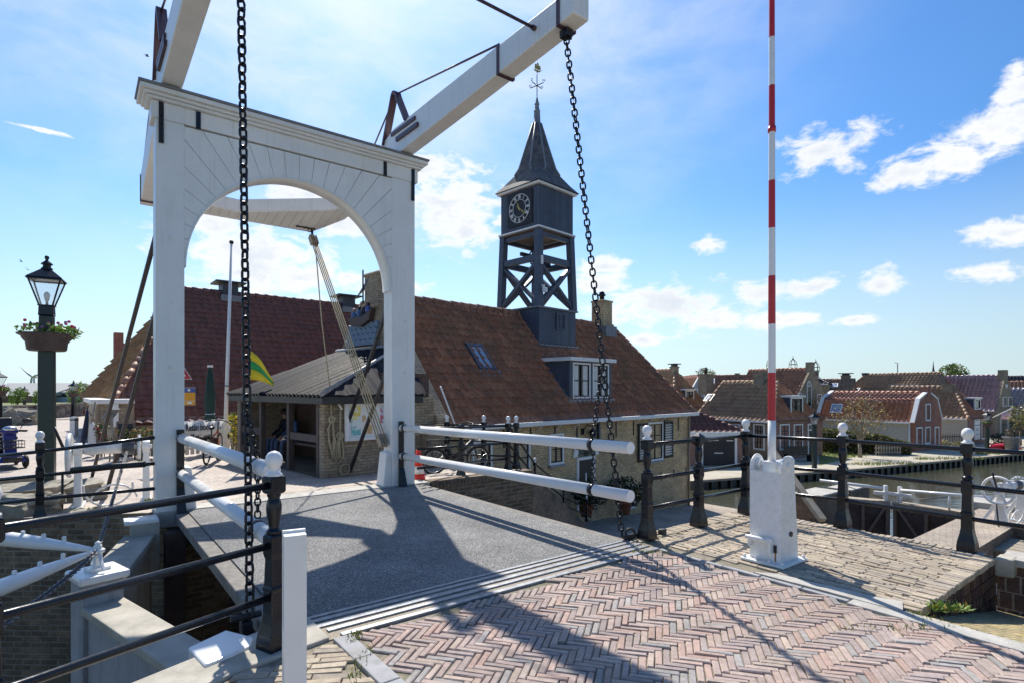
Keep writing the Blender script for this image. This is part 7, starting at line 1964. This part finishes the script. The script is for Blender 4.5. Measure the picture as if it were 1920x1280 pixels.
wl_=[at(-40,731,32),at(60,731,34),at(104,731,37),at(155,731,40)]
for a,b in zip(wl_[:-1],wl_[1:]):
    a=V3((a.x,a.y,.10));b=V3((b.x,b.y,.10)); mb.bar(a,b,.5,1.1)
mb.build('masonry',n.m,SW)
mb=MB()
for a,b in zip(wl_[:-1],wl_[1:]):
    m=int((b-a).length/.7)
    for i in range(m): p=V3((a.x,a.y,.68)).lerp(V3((b.x,b.y,.68)),i/m); q=V3((a.x,a.y,.68)).lerp(V3((b.x,b.y,.68)),(i+.94)/m); mb.bar(p,q,.6,.09+random.uniform(-.02,.02))
mb.build('coping',M['rock'],SW)
mb=MB(); p=at(12,770,29.5)
bm=thing('stone_pile','grey blue stone mound with weeds at the far left edge of the street','stone mound',(p.x,p.y,-.3))
rock_=rock(V3((0,0,.25)),(3.0,1.6,1.3),.3,'mound','x',seed=9); rock_.parent=bm
for k in ('label','category','group'):
    if k in rock_: del rock_[k]
mb=MB(); foliage(mb,[((-.4,-1.0,.25),(.9,.4,.35)),((.8,-.9,.1),(.5,.3,.2))],260,.10,[(.20,.26,.10),(.26,.30,.14)],seed=3); mb.build('weeds',M['leaf'],bm,uvbox=False)
WH=thing('warehouse','long pale grey roofed warehouse with a brick front beyond the stone wall','warehouse',at(-60,731,92).to_2d().to_3d()+V3((0,0,-.6)),.02)
mb=MB(); mb.b3(0,12.0,0,16,0,1.3); mb.build('wall',M['brick_pink'],WH)
mb=MB(); mb.extrude([(-.4,-.4,1.3),(-.4,8,3.5),(-.4,16.4,1.3)],(13.4,0,0)); mb.build('roof',M['warehouse'],WH)
mb=MB(); mb.b3(2.5,5.2,-.1,-.02,.2,.85); mb.build('opening',M['black_paint'],WH); mb=MB(); mb.b3(1.5,6.0,-1.2,-.03,.9,1.0); mb.build('canopy',M['white_far'],WH)
W2=thing('warehouse','pale blue sheeted warehouse hall with a strip window beside the lamp post','warehouse',at(72,731,95).to_2d().to_3d()+V3((0,0,-.6)),.03)
mb=MB(); mb.b3(0,9.6,0,14,0,1.9); mb.build('wall',M['ware_blue'],W2); mb=MB(); mb.extrude([(-.3,-.3,1.9),(-.3,7,3.4),(-.3,14.3,1.9)],(10.2,0,0)); mb.build('roof',M['warehouse'],W2)
mb=MB(); mb.b3(3.1,4.7,-.06,-.01,1.1,1.6); mb.build('window',M['glass'],W2)
for (px,py,Y,R_,ph,lbl) in ((64,706,420,11.5,radians(140),'white three bladed wind turbine on the horizon left of the lamp post'),(85,692,900,9,radians(5),'tiny second wind turbine mostly behind the lamp post')):
    h=EYE-(py-HY)/FPX*Y; p=at(px,731,Y); TB=thing('wind_turbine',lbl,'wind turbine',(p.x,p.y,0))
    mb=MB(); mb.tube([(0,0,-1),(0,0,h)],[.9,.55],10); mb.build('tower',M['turbine'],TB)
    mb=MB(); mb.tube([(0,-1.6,h),(0,2,h)],.8,10); mb.ball((0,-1.8,h),.8); nc=mb.build('nacelle',M['turbine'],TB)
    for k in range(3):
        a=ph+2*pi*k/3; d=V3((cos(a),0,sin(a))); mb=MB(); mb.tube([V3((0,-1.9,h)),V3((0,-1.9,h))+d*R_*.2,V3((0,-1.9,h))+d*R_],[.35,.75,.12],8); mb.build('blade',M['turbine'],TB)
BO=thing('bollard','small white painted bollard post on the street before the barn','bollard',gz(139,22.5),0)
mb=MB(); mb.lathe([(.10,0),(.10,.72),(.08,.76)],sq=True); mb.build('post',M['white_far'],BO); mb=MB(); mb.lathe([(.103,.6),(.103,.68)],sq=True); mb.build('band',M['lead'],BO)
# white boat paddle-like board leaning on the shed
LP=thing('rowing_oar','white painted rudder board leaning against the shed wall','board',gz(170,15.4),0)
mb=MB(); mb.extrude([(-.10,0,.05),(.08,0,.0),(.12,0,.3),(.09,0,.85),(.03,0,.95),(-.03,0,.95),(-.06,0,.6)],(0,.05,0)); mb.build('blade',M['white_far'],LP,bevel=.01); mb=MB(); mb.tube([(0,.02,.9),(.06,.1,1.5)],.03,8); mb.build('shaft',M['raw_wood'],LP)
WS=thing('folded_parasol','dark narrow folded umbrella leaning against the shed wall','umbrella',gz(157,15.0),0)
mb=MB(); mb.tube([(-.1,0,.1),(.02,0,.6),(.08,0,1.05),(.1,0,1.3)],[.03,.07,.05,.03],8); mb.build('cloth',plain('navy_umbrella',(.02,.03,.06),.8,.2),WS); mb=MB(); mb.tube([(-.12,0,0),(.12,0,1.42)],.012,6); mb.build('shaft',M['iron'],WS)
# ================================================================= cycles, scooter, cone
def bicycle(name,label,loc,rz,fm,wr=.33,base=1.05,pan=False,lean=.06,fold=False):
    B_=thing(name,label,'bicycle',loc,0); B_.rotation_euler=(lean,0,rz)
    Rx=Matrix.Rotation(pi/2,4,'X')
    for x in (-base/2,base/2):
        mb=MB(); mb.torus((x,0,wr),wr-.02,.022,Rx,28,8); w=mb.build('wheel',M['rubber'],B_)
        mb=MB(); mb.torus((x,0,wr),wr-.045,.008,Rx,28,5); mb.tube([(x,-.04,wr),(x,.04,wr)],.022,8)
        for k in range(12): a=2*pi*k/12; mb.tube([(x,.02*(-1)**k,wr),(x+(wr-.045)*cos(a),0,wr+(wr-.045)*sin(a))],.002,3)
        mb.build('rim',M['chrome'],w)
        mb=MB(); mb.torus((x,0,wr),wr+.02,.018,Rx,18,5,.15*pi if x<0 else .35*pi,.85*pi); mb.build('mudguard',M['plastic_black'],B_)
    bb=V3((-.08,0,.30)); st_=V3((-.22,0,.62)); hd=V3((base/2-.18,0,.78)); hd2=V3((base/2-.15,0,.66))
    mb=MB(); r=.022
    if fold: mb.tube([bb,hd2],.045,10); mb.tube([bb,st_],r,8)
    else: mb.tube([bb,hd2],r,8); mb.tube([bb,st_],r,8); mb.tube([st_,hd],r,8)
    mb.tube([st_,(-base/2,0,wr)],.012,6); mb.tube([bb,(-base/2,0,wr)],.014,6); mb.tube([hd,(base/2-.13,0,.6),(base/2,0,wr)],.018,8); mb.build('frame',fm,B_)
    mb=MB(); mb.tube([st_,(-.27,0,.86)],.015,8); mb.build('seat_post',M['plastic_black'],B_); mb=MB(); mb.tube([hd,(base/2-.22,0,1.02)],.016,8); mb.tube([(base/2-.30,-.28,1.0),(base/2-.2,-.12,1.05),(base/2-.2,.12,1.05),(base/2-.30,.28,1.0)],.014,8); mb.build('handlebar',M['plastic_black'],B_)
    mb=MB(); mb.ball((-.28,0,.89),.1,12,8,(1.25,.75,.42)); mb.build('saddle',M['plastic_black'],B_)
    mb=MB(); mb.torus((-.08,-.03,.30),.085,.01,Rx,16,5); mb.tube([(-.08,-.08,.30),(.04,-.08,.20)],.012,6); mb.box((.05,-.13,.19),(.1,.08,.02)); mb.tube([(-.08,.08,.30),(-.2,.08,.40)],.012,6); mb.box((-.21,.13,.41),(.1,.08,.02)); mb.build('crank_set',M['iron'],B_)
    mb=MB(); mb.bar((-base/2-.2,0,.72),(-base/2+.3,0,.72),.12,.015); mb.tube([(-base/2-.15,.05,.72),(-base/2,.05,wr)],.008,5); mb.tube([(-base/2-.15,-.05,.72),(-base/2,-.05,wr)],.008,5); cr=mb.build('carrier',M['iron'],B_)
    mb=MB(); mb.ball((base/2-.05,0,.84),.045,10,7); mb.build('headlight',M['chrome'],B_)
    if pan:
        for s in (-1,1):
            mb=MB(); mb.box((-base/2,.14*s,.52),(.34,.12,.36),top=.85); mb.build('pannier',plain('brown_canvas',(.09,.05,.045),.8,.2),cr,bevel=.04,seg=3)
    return B_
p=gr(884,893,-.14); bicycle('bicycle','black folding electric bicycle parked beside the iron railing near the house',(p.x-.35,p.y+.45,-.13),radians(30),M['plastic_black'],.27,1.0,fold=True)
p=gz(398,14.2); bicycle('bicycle','orange framed bicycle with brown panniers parked before the banner',(p.x,p.y,-.22),radians(104),M['orange'],.34,1.05,True)
TC=thing('traffic_cone','red and white traffic cone behind the bridge post','traffic cone',gr(784,903,-.08))
mb=MB(); mb.lathe([(.14,.03),(.115,.16)],n=20); mb.lathe([(.088,.30),(.035,.60),(.02,.60)],n=20); mb.build('cone',M['cone_red'],TC)
mb=MB(); mb.lathe([(.1145,.162),(.0885,.298)],n=20); mb.build('reflective_band',M['white_far'],TC)
mb=MB(); mb.b3(-.19,.19,-.19,.19,0,.03); mb.build('base',M['cone_red'],TC,bevel=.012)
# mobility scooter
MS=thing('mobility_scooter','blue four wheeled mobility scooter with a wire basket at the left edge','mobility scooter',gr(20,878,-.22)-V3((cos(radians(-38)),sin(radians(-38)),0))*.50,radians(-38))
mb=MB()
for x,y in ((.48,-.27),(.48,.27),(-.48,-.28),(-.48,.28)):
    mb=MB(); mb.torus((x,y,.15),.10,.05,Matrix.Rotation(pi/2,4,'X'),20,10); w=mb.build('wheel',M['rubber'],MS); mb=MB(); mb.tube([(x,y-.03,.15),(x,y+.03,.15)],.065,14); mb.build('rim',M['chrome'],w)
mb=MB(); mb.add([(-.7,-.25,.16),(.55,-.25,.16),(.55,.25,.16),(-.7,.25,.16),(-.7,-.22,.26),(.5,-.22,.26),(.5,.22,.26),(-.7,.22,.26)],[(0,3,2,1),(4,5,6,7),(0,1,5,4),(1,2,6,5),(2,3,7,6),(3,0,4,7)]); mb.box((.58,0,.24),(.25,.5,.16),top=.7); mb.box((-.55,0,.36),(.4,.52,.22),top=.8); bd=mb.build('body',M['blue_gloss'],MS,bevel=.03,seg=3)
mb=MB(); mb.box((.62,0,.22),(.22,.34,.12)); mb.build('bumper',M['plastic_black'],MS,bevel=.02)
mb=MB(); mb.bar((.50,0,.26),(.36,0,.80),.22,.12,w2=.24,h2=.16); mb.ball((.36,0,.86),.15,14,9,(1,1.1,.7)); mb.build('steering_column',M['blue_gloss'],MS,bevel=.03,seg=3)
mb=MB(); mb.ball((.40,0,.92),.12,12,8,(1,1.1,.6)); mb.build('headlamp_cowl',M['chrome'],MS)
mb=MB(); mb.tube([(.28,-.34,.86),(.38,-.2,.88),(.38,.2,.88),(.28,.34,.86),(.20,.34,.84),(.22,.1,.86)],.018,8); mb.build('handlebar',M['plastic_black'],MS)
for s in (-1,1):
    mb=MB(); mb.tube([(.34,.2*s,.92),(.36,.27*s,1.04)],.01,6); mb.ball((.36,.32*s,1.10),.09,12,8,(.35,1.1,.6)); mb.build('mirror',M['plastic_black'],MS)
mb=MB()
for z in (.50,.58,.66): 
    q=[(.56,-.19,z),(.82,-.19,z),(.82,.19,z),(.56,.19,z)]; mb.tube(q,.012 if z!=.58 else .006,5,closed=True)
for k in range(8): y=-.19+.38*k/7; mb.tube([(.82,y,.5),(.82,y,.66)],.006,4); mb.tube([(.56,y,.5),(.82,y,.5)],.006,4)
mb.build('basket',M['plastic_black'],MS)
mb=MB(); mb.b3(-.55,-.12,-.25,.25,.62,.72); mb.build('seat',M['plastic_black'],MS,bevel=.04,seg=3); mb=MB(); mb.bar((-.52,0,.70),(-.66,0,1.15),.46,.10); mb.build('backrest',M['plastic_black'],MS,bevel=.04,seg=3); mb=MB(); mb.tube([(-.36,0,.3),(-.36,0,.64)],.05,10); mb.build('seat_post',M['iron'],MS)
# ================================================================= two people sitting in the shelter
def figure(label,loc,rz,joints,edges,rad,top,legs,hairm,name='person',head_turn=0):
    me=bpy.data.meshes.new(name); keys=list(joints); me.from_pydata([joints[k] for k in keys],[(keys.index(a),keys.index(b)) for a,b in edges],[])
    o=bpy.data.objects.new(name,me); COL.objects.link(o); sk=o.modifiers.new('Skin','SKIN'); sk.use_smooth_shade=True
    sv=me.skin_vertices[0].data
    for i,k in enumerate(keys): sv[i].radius=(rad[k] if isinstance(rad[k],tuple) else (rad[k],rad[k])); sv[i].use_root=(k=='pelvis')
    ss=o.modifiers.new('Sub','SUBSURF'); ss.levels=2; ss.render_levels=2
    dg=bpy.context.evaluated_depsgraph_get(); dg.update(); nm=bpy.data.meshes.new_from_object(o.evaluated_get(dg)); bpy.data.objects.remove(o)
    for m in (M['skin'],M[top],M[legs],M['black_paint']): nm.materials.append(m)
    hz=joints['head'][2]
    for p in nm.polygons:
        c=p.center; best=min(((V3(joints[k])-c).length-.0,k) for k in keys)[1]
        if best in('head','neck2','crown_','handL','handR','fingL','fingR'): mi=0
        elif best.startswith(('hip','knee','ank')): mi=2
        elif best.startswith(('foot','toe')): mi=3
        elif best=='pelvis': mi=2
        else: mi=1
        p.material_index=mi; p.use_smooth=True
    b=bpy.data.objects.new(name,nm); COL.objects.link(b); b.location=loc; b.rotation_euler=(0,0,rz); tag(b,label,'person')
    mb=MB(); hx,hy,hz=joints['head']; mb.ball((hx,hy-.015*0+.02,hz+.035),.105,14,10,(.88,1.0,1.0)); mb.build('hair',M[hairm],b)
    mb=MB()
    for s in (-1,1): mb.ball((hx+.035*s,hy-.088,hz-.005),.012,8,6)
    mb.build('eyes',M['black_paint'],b); mb=MB(); mb.lathe([(.016,-.02),(.010,.02),(.002,.03)],c=(hx,hy-.10,hz-.03),n=8); mb.build('nose',M['skin'],b)
    for hnd in ('handL','handR'):
        h=V3(joints[hnd]); w=V3(joints['wristL' if hnd[-1]=='L' else 'wristR']); d=(h-w).normalized(); s=d.cross(V3((0,0,1))).normalized(); mb=MB()
        for k in range(4):
            q=h+s*(-.026+.017*k); L_=(.062,.072,.068,.055)[k]; mb.tube([q,q+d*L_*.5-V3((0,0,.008)),q+d*L_-V3((0,0,.03))],[.009,.0085,.007],6)
        q=h-d*.02+s*(-.035 if hnd[-1]=='L' else .035); mb.tube([q,q+d*.03+s*(-.02 if hnd[-1]=='L' else .02),q+d*.055+s*(-.022 if hnd[-1]=='L' else .022)],[.011,.010,.008],6)
        mb.build('fingers',M['skin'],b)
    return b
def seated(lean=.08,spread=.10,hy=-.02):
    J=dict(pelvis=(0,0,.50),belly=(0,.0-lean*.2,.66),chest=(0,-lean*.5,.88),neck=(0,-lean*.9,1.02),neck2=(0,-lean*1.0,1.08),head=(0,-lean*1.2-.02,1.19),crown_=(0,-lean*1.1,1.28),
      shL=(-.18,-lean*.7,.98),elL=(-.24,-.12,.74),wristL=(-.14,-.34,.60),handL=(-.11,-.40,.575),shR=(.18,-lean*.7,.98),elR=(.24,-.12,.74),wristR=(.14,-.34,.60),handR=(.11,-.40,.575),
      hipL=(-.10,-.04,.49),kneeL=(-.10-spread,-.46,.50),ankL=(-.10-spread*.8,-.48,.09),footL=(-.10-spread*.8,-.54,.04),toeL=(-.11-spread*.8,-.66,.03),hipR=(.10,-.04,.49),kneeR=(.10+spread,-.46,.50),ankR=(.10+spread*.8,-.48,.09),footR=(.10+spread*.8,-.54,.04),toeR=(.11+spread*.8,-.66,.03))
    E=[('pelvis','belly'),('belly','chest'),('chest','neck'),('neck','neck2'),('neck2','head'),('head','crown_')]
    R=dict(pelvis=(.15,.12),belly=(.14,.11),chest=(.16,.11),neck=.07,neck2=.05,head=.095,crown_=.075)
    for s in 'LR':
        E+=[('chest','sh'+s),('sh'+s,'el'+s),('el'+s,'wrist'+s),('wrist'+s,'hand'+s),('pelvis','hip'+s),('hip'+s,'knee'+s),('knee'+s,'ank'+s),('ank'+s,'foot'+s),('foot'+s,'toe'+s)]
        R.update({'sh'+s:.07,'el'+s:.048,'wrist'+s:.034,'hand'+s:(.04,.02),'hip'+s:.10,'knee'+s:.068,'ank'+s:.045,'foot'+s:.045,'toe'+s:.035})
    return J,E,R
for y,lbl,top,ln,sp in ((3.95,'person in a blue jacket and jeans sitting on the shelter bench, leaning forward','jacket',.16,.09),(4.55,'person in dark clothes sitting on the shelter bench deeper in the shade','navy_cloth',.05,.05)):
    J,E,R=seated(ln,sp); p=hp(-1.80,y,SB); figure(lbl,p,HA-pi/2,J,E,R,top,'denim','hair')
# birds
for i,(px,py,Y,lbl) in enumerate(((276,106,40,'small dark bird flying left of the bridge beam'),(40,491,60,'tiny dark bird flying left of the street lamp'),(52,506,60,'tiny dark bird flying just above the street lamp lantern'))):
    BDo=thing('bird',lbl,'bird',at(px,py,Y),radians(20+40*i)); BDo.rotation_euler[0]=.5
    mb=MB(); mb.tube([(-.12,0,0),(-.04,0,0),(.06,0,0),(.13,0,0)],[.01,.035,.035,.008],8); mb.extrude([(-.12,-.04,0),(-.22,-.05,0),(-.22,.05,0),(-.12,.04,0)],(0,0,.01)); bdy=mb.build('body',M['black_paint'],BDo)
    for s in (-1,1):
        mb=MB(); mb.extrude([(.06,.02*s,.01),(.02,.22*s,.12),(-.12,.42*s,.10),(-.05,.2*s,.10),(-.06,.02*s,.01)],(0,0,.012)); mb.build('wing',M['black_paint'],BDo)
# ================================================================= sky, sun, camera
SUN_AZ=radians(-16.0); SUN_EL=radians(48.0)
wd_=bpy.data.worlds.new('World'); SC.world=wd_; wd_.use_nodes=True
nt=wd_.node_tree; nt.nodes.clear(); L=nt.links.new
def N(t,**k):
    n=nt.nodes.new(t)
    for a,b in k.items(): setattr(n,a,b)
    return n
def MA(op,a,b=None,c=None,clamp=False):
    n=N('ShaderNodeMath',operation=op); n.use_clamp=clamp
    for i,x in enumerate((a,b,c)):
        if x is None: continue
        if isinstance(x,(int,float)): n.inputs[i].default_value=x
        else: L(x,n.inputs[i])
    return n.outputs[0]
sky=N('ShaderNodeTexSky'); sky.sky_type='NISHITA'; sky.sun_disc=False; sky.sun_elevation=SUN_EL; sky.sun_rotation=SUN_AZ
sky.air_density=SKY_AIR; sky.dust_density=SKY_DUST; sky.ozone_density=SKY_OZ; sky.altitude=0
bg=N('ShaderNodeBackground'); bg.inputs['Strength'].default_value=SKY_STR
hs=N('ShaderNodeHueSaturation'); hs.inputs['Saturation'].default_value=SKY_SAT; L(sky.outputs[0],hs.inputs['Color'])
tc=N('ShaderNodeTexCoord'); sx=N('ShaderNodeSeparateXYZ'); L(tc.outputs['Generated'],sx.inputs[0])
az=MA('ARCTAN2',sx.outputs[0],sx.outputs[1]); hl=MA('SQRT',MA('ADD',MA('MULTIPLY',sx.outputs[0],sx.outputs[0]),MA('MULTIPLY',sx.outputs[1],sx.outputs[1])))
el=MA('DIVIDE',sx.outputs[2],MA('MAXIMUM',hl,.01))
vd=N('ShaderNodeVectorMath',operation='DOT_PRODUCT'); L(tc.outputs['Generated'],vd.inputs[0]); vd.inputs[1].default_value=(sin(SUN_AZ)*cos(SUN_EL),cos(SUN_AZ)*cos(SUN_EL),sin(SUN_EL))
sg=N('ShaderNodeMapRange',interpolation_type='SMOOTHSTEP'); L(vd.outputs['Value'],sg.inputs[0]); sg.inputs[1].default_value=.70; sg.inputs[2].default_value=.97; sg.inputs[3].default_value=.05; sg.inputs[4].default_value=2.6
dk=N('ShaderNodeMapRange',interpolation_type='SMOOTHSTEP'); L(vd.outputs['Value'],dk.inputs[0]); dk.inputs[1].default_value=.25; dk.inputs[2].default_value=.85; dk.inputs[3].default_value=.76; dk.inputs[4].default_value=1.0
hz=N('ShaderNodeMapRange',interpolation_type='SMOOTHSTEP'); L(el,hz.inputs[0]); hz.inputs[1].default_value=-.02; hz.inputs[2].default_value=.36; hz.inputs[3].default_value=.85; hz.inputs[4].default_value=0
hm=N('ShaderNodeMix',data_type='RGBA'); L(hz.outputs[0],hm.inputs[0]); L(hs.outputs[0],hm.inputs[6]); hm.inputs[7].default_value=(*HORIZON,1)
tn=N('ShaderNodeMix',data_type='RGBA',blend_type='MULTIPLY'); tn.inputs[0].default_value=1; L(hm.outputs[2],tn.inputs[6]); tn.inputs[7].default_value=(*TINT,1); sc_=N('ShaderNodeVectorMath',operation='SCALE'); L(tn.outputs[2],sc_.inputs[0]); L(dk.outputs[0],sc_.inputs['Scale']); L(sc_.outputs[0],bg.inputs['Color'])
cb=N('ShaderNodeCombineXYZ'); L(az,cb.inputs[0]); L(el,cb.inputs[1])
# cloud bank list: azimuth / elevation tangents surveyed from the photograph
CL=[(1555,278,85,42),(1700,322,60,30),(1780,292,85,42),(1860,255,95,48),(1925,220,80,50),(1925,165,60,30),(1885,440,75,32),(1905,130,30,20),(1330,458,28,16),(1240,572,130,36),(1330,600,90,24),(1460,598,70,16),(1525,537,55,18),(1425,548,50,26),(1655,530,52,22),(1600,600,38,10),(1850,514,70,16),(1210,636,60,12),
    (845,395,95,75),(800,320,90,50),(915,378,45,16),(945,415,30,18),(470,480,150,70),(560,520,90,40),(640,400,85,50),(560,365,70,40),(650,518,24,12),(60,240,80,5),(1130,530,60,26),(870,440,60,30),(1130,500,50,18),(740,545,60,22),(400,420,70,40)]
mind=None
for px,py,rx,ry in CL:
    a=math.atan((px-CXP)/FPX); e=(HY-py)/FPX*cos(a)
    v=N('ShaderNodeVectorMath',operation='MULTIPLY_ADD'); L(cb.outputs[0],v.inputs[0])
    sxx=1/(1.3*rx/FPX*cos(a)**2); syy=1/(1.3*ry/FPX*cos(a)); v.inputs[1].default_value=(sxx,syy,0); v.inputs[2].default_value=(-a*sxx,-e*syy,0)
    ln=N('ShaderNodeVectorMath',operation='LENGTH'); L(v.outputs[0],ln.inputs[0])
    mind=ln.outputs['Value'] if mind is None else MA('MINIMUM',mind,ln.outputs['Value'])
def fbm(scale,det,rough,off):
    mp=N('ShaderNodeMapping'); mp.inputs['Scale'].default_value=(1,1.7,1); mp.inputs['Location'].default_value=off; L(cb.outputs[0],mp.inputs['Vector'])
    n=N('ShaderNodeTexNoise'); n.inputs['Scale'].default_value=scale; n.inputs['Detail'].default_value=det; n.inputs['Roughness'].default_value=rough; n.inputs['Distortion'].default_value=.25; L(mp.outputs[0],n.inputs['Vector']); return n.outputs['Fac']
nz=fbm(20,11,.64,(0,0,0)); nz2=fbm(5,6,.6,(3,1,0))
f=MA('SUBTRACT',1.0,mind)
dens=MA('ADD',f,MA('MULTIPLY',MA('SUBTRACT',nz,.5),2.8))
mr=N('ShaderNodeMapRange',interpolation_type='SMOOTHSTEP'); L(dens,mr.inputs[0]); mr.inputs[1].default_value=.0; mr.inputs[2].default_value=.75
alpha=mr.outputs[0]
# thin veil of high cloud on the sun side
veil=N('ShaderNodeMapRange',interpolation_type='SMOOTHSTEP'); L(nz2,veil.inputs[0]); veil.inputs[1].default_value=.20; veil.inputs[2].default_value=.85; veil.inputs[4].default_value=.24

alpha2=MA('MAXIMUM',MA('MULTIPLY',alpha,.96),MA('MULTIPLY',veil.outputs[0],sg.outputs[0]))
core=N('ShaderNodeMapRange',interpolation_type='SMOOTHSTEP'); L(MA('ADD',dens,MA('MULTIPLY',MA('SUBTRACT',nz2,.5),1.2)),core.inputs[0]); core.inputs[1].default_value=.35; core.inputs[2].default_value=1.5
cr=N('ShaderNodeValToRGB'); cr.color_ramp.elements[0].color=(1,1,1,1); cr.color_ramp.elements[1].color=(.74,.79,.86,1); L(core.outputs[0],cr.inputs[0])
bg2=N('ShaderNodeBackground'); bg2.inputs['Strength'].default_value=CLOUD_STR; L(cr.outputs[0],bg2.inputs['Color'])
mx=N('ShaderNodeMixShader'); L(alpha2,mx.inputs[0]); L(bg.outputs[0],mx.inputs[1]); L(bg2.outputs[0],mx.inputs[2])
wo=N('ShaderNodeOutputWorld'); L(mx.outputs[0],wo.inputs[0])
wd_.cycles.sampling_method='MANUAL'; wd_.cycles.sample_map_resolution=512
sd=V3((sin(SUN_AZ)*cos(SUN_EL),cos(SUN_AZ)*cos(SUN_EL),sin(SUN_EL)))
ld=bpy.data.lights.new('sun','SUN'); ld.energy=SUN_E; ld.angle=radians(.53); ld.color=(1,.94,.84)
lo=bpy.data.objects.new('sun',ld); COL.objects.link(lo); lo.rotation_euler=sd.to_track_quat('Z','Y').to_euler(); lo.location=(0,10,30)
cam=bpy.data.cameras.new('camera'); co=bpy.data.objects.new('camera',cam); COL.objects.link(co)
co.location=(0,0,EYE); co.rotation_euler=(pi/2,0,0); cam.sensor_width=36; cam.lens=FPX/1920*36; cam.shift_y=(HY-640)/1920; cam.clip_end=6000; cam.clip_start=.05
SC.camera=co
SC.view_settings.view_transform='Standard'; SC.view_settings.look='None'; SC.view_settings.gamma=1; SC.view_settings.exposure=EXPO
SC.cycles.use_denoising=True
SC.cycles.max_bounces=6; SC.cycles.diffuse_bounces=4; SC.cycles.glossy_bounces=3; SC.cycles.transmission_bounces=4; SC.cycles.transparent_max_bounces=8
SC.cycles.sample_clamp_indirect=6
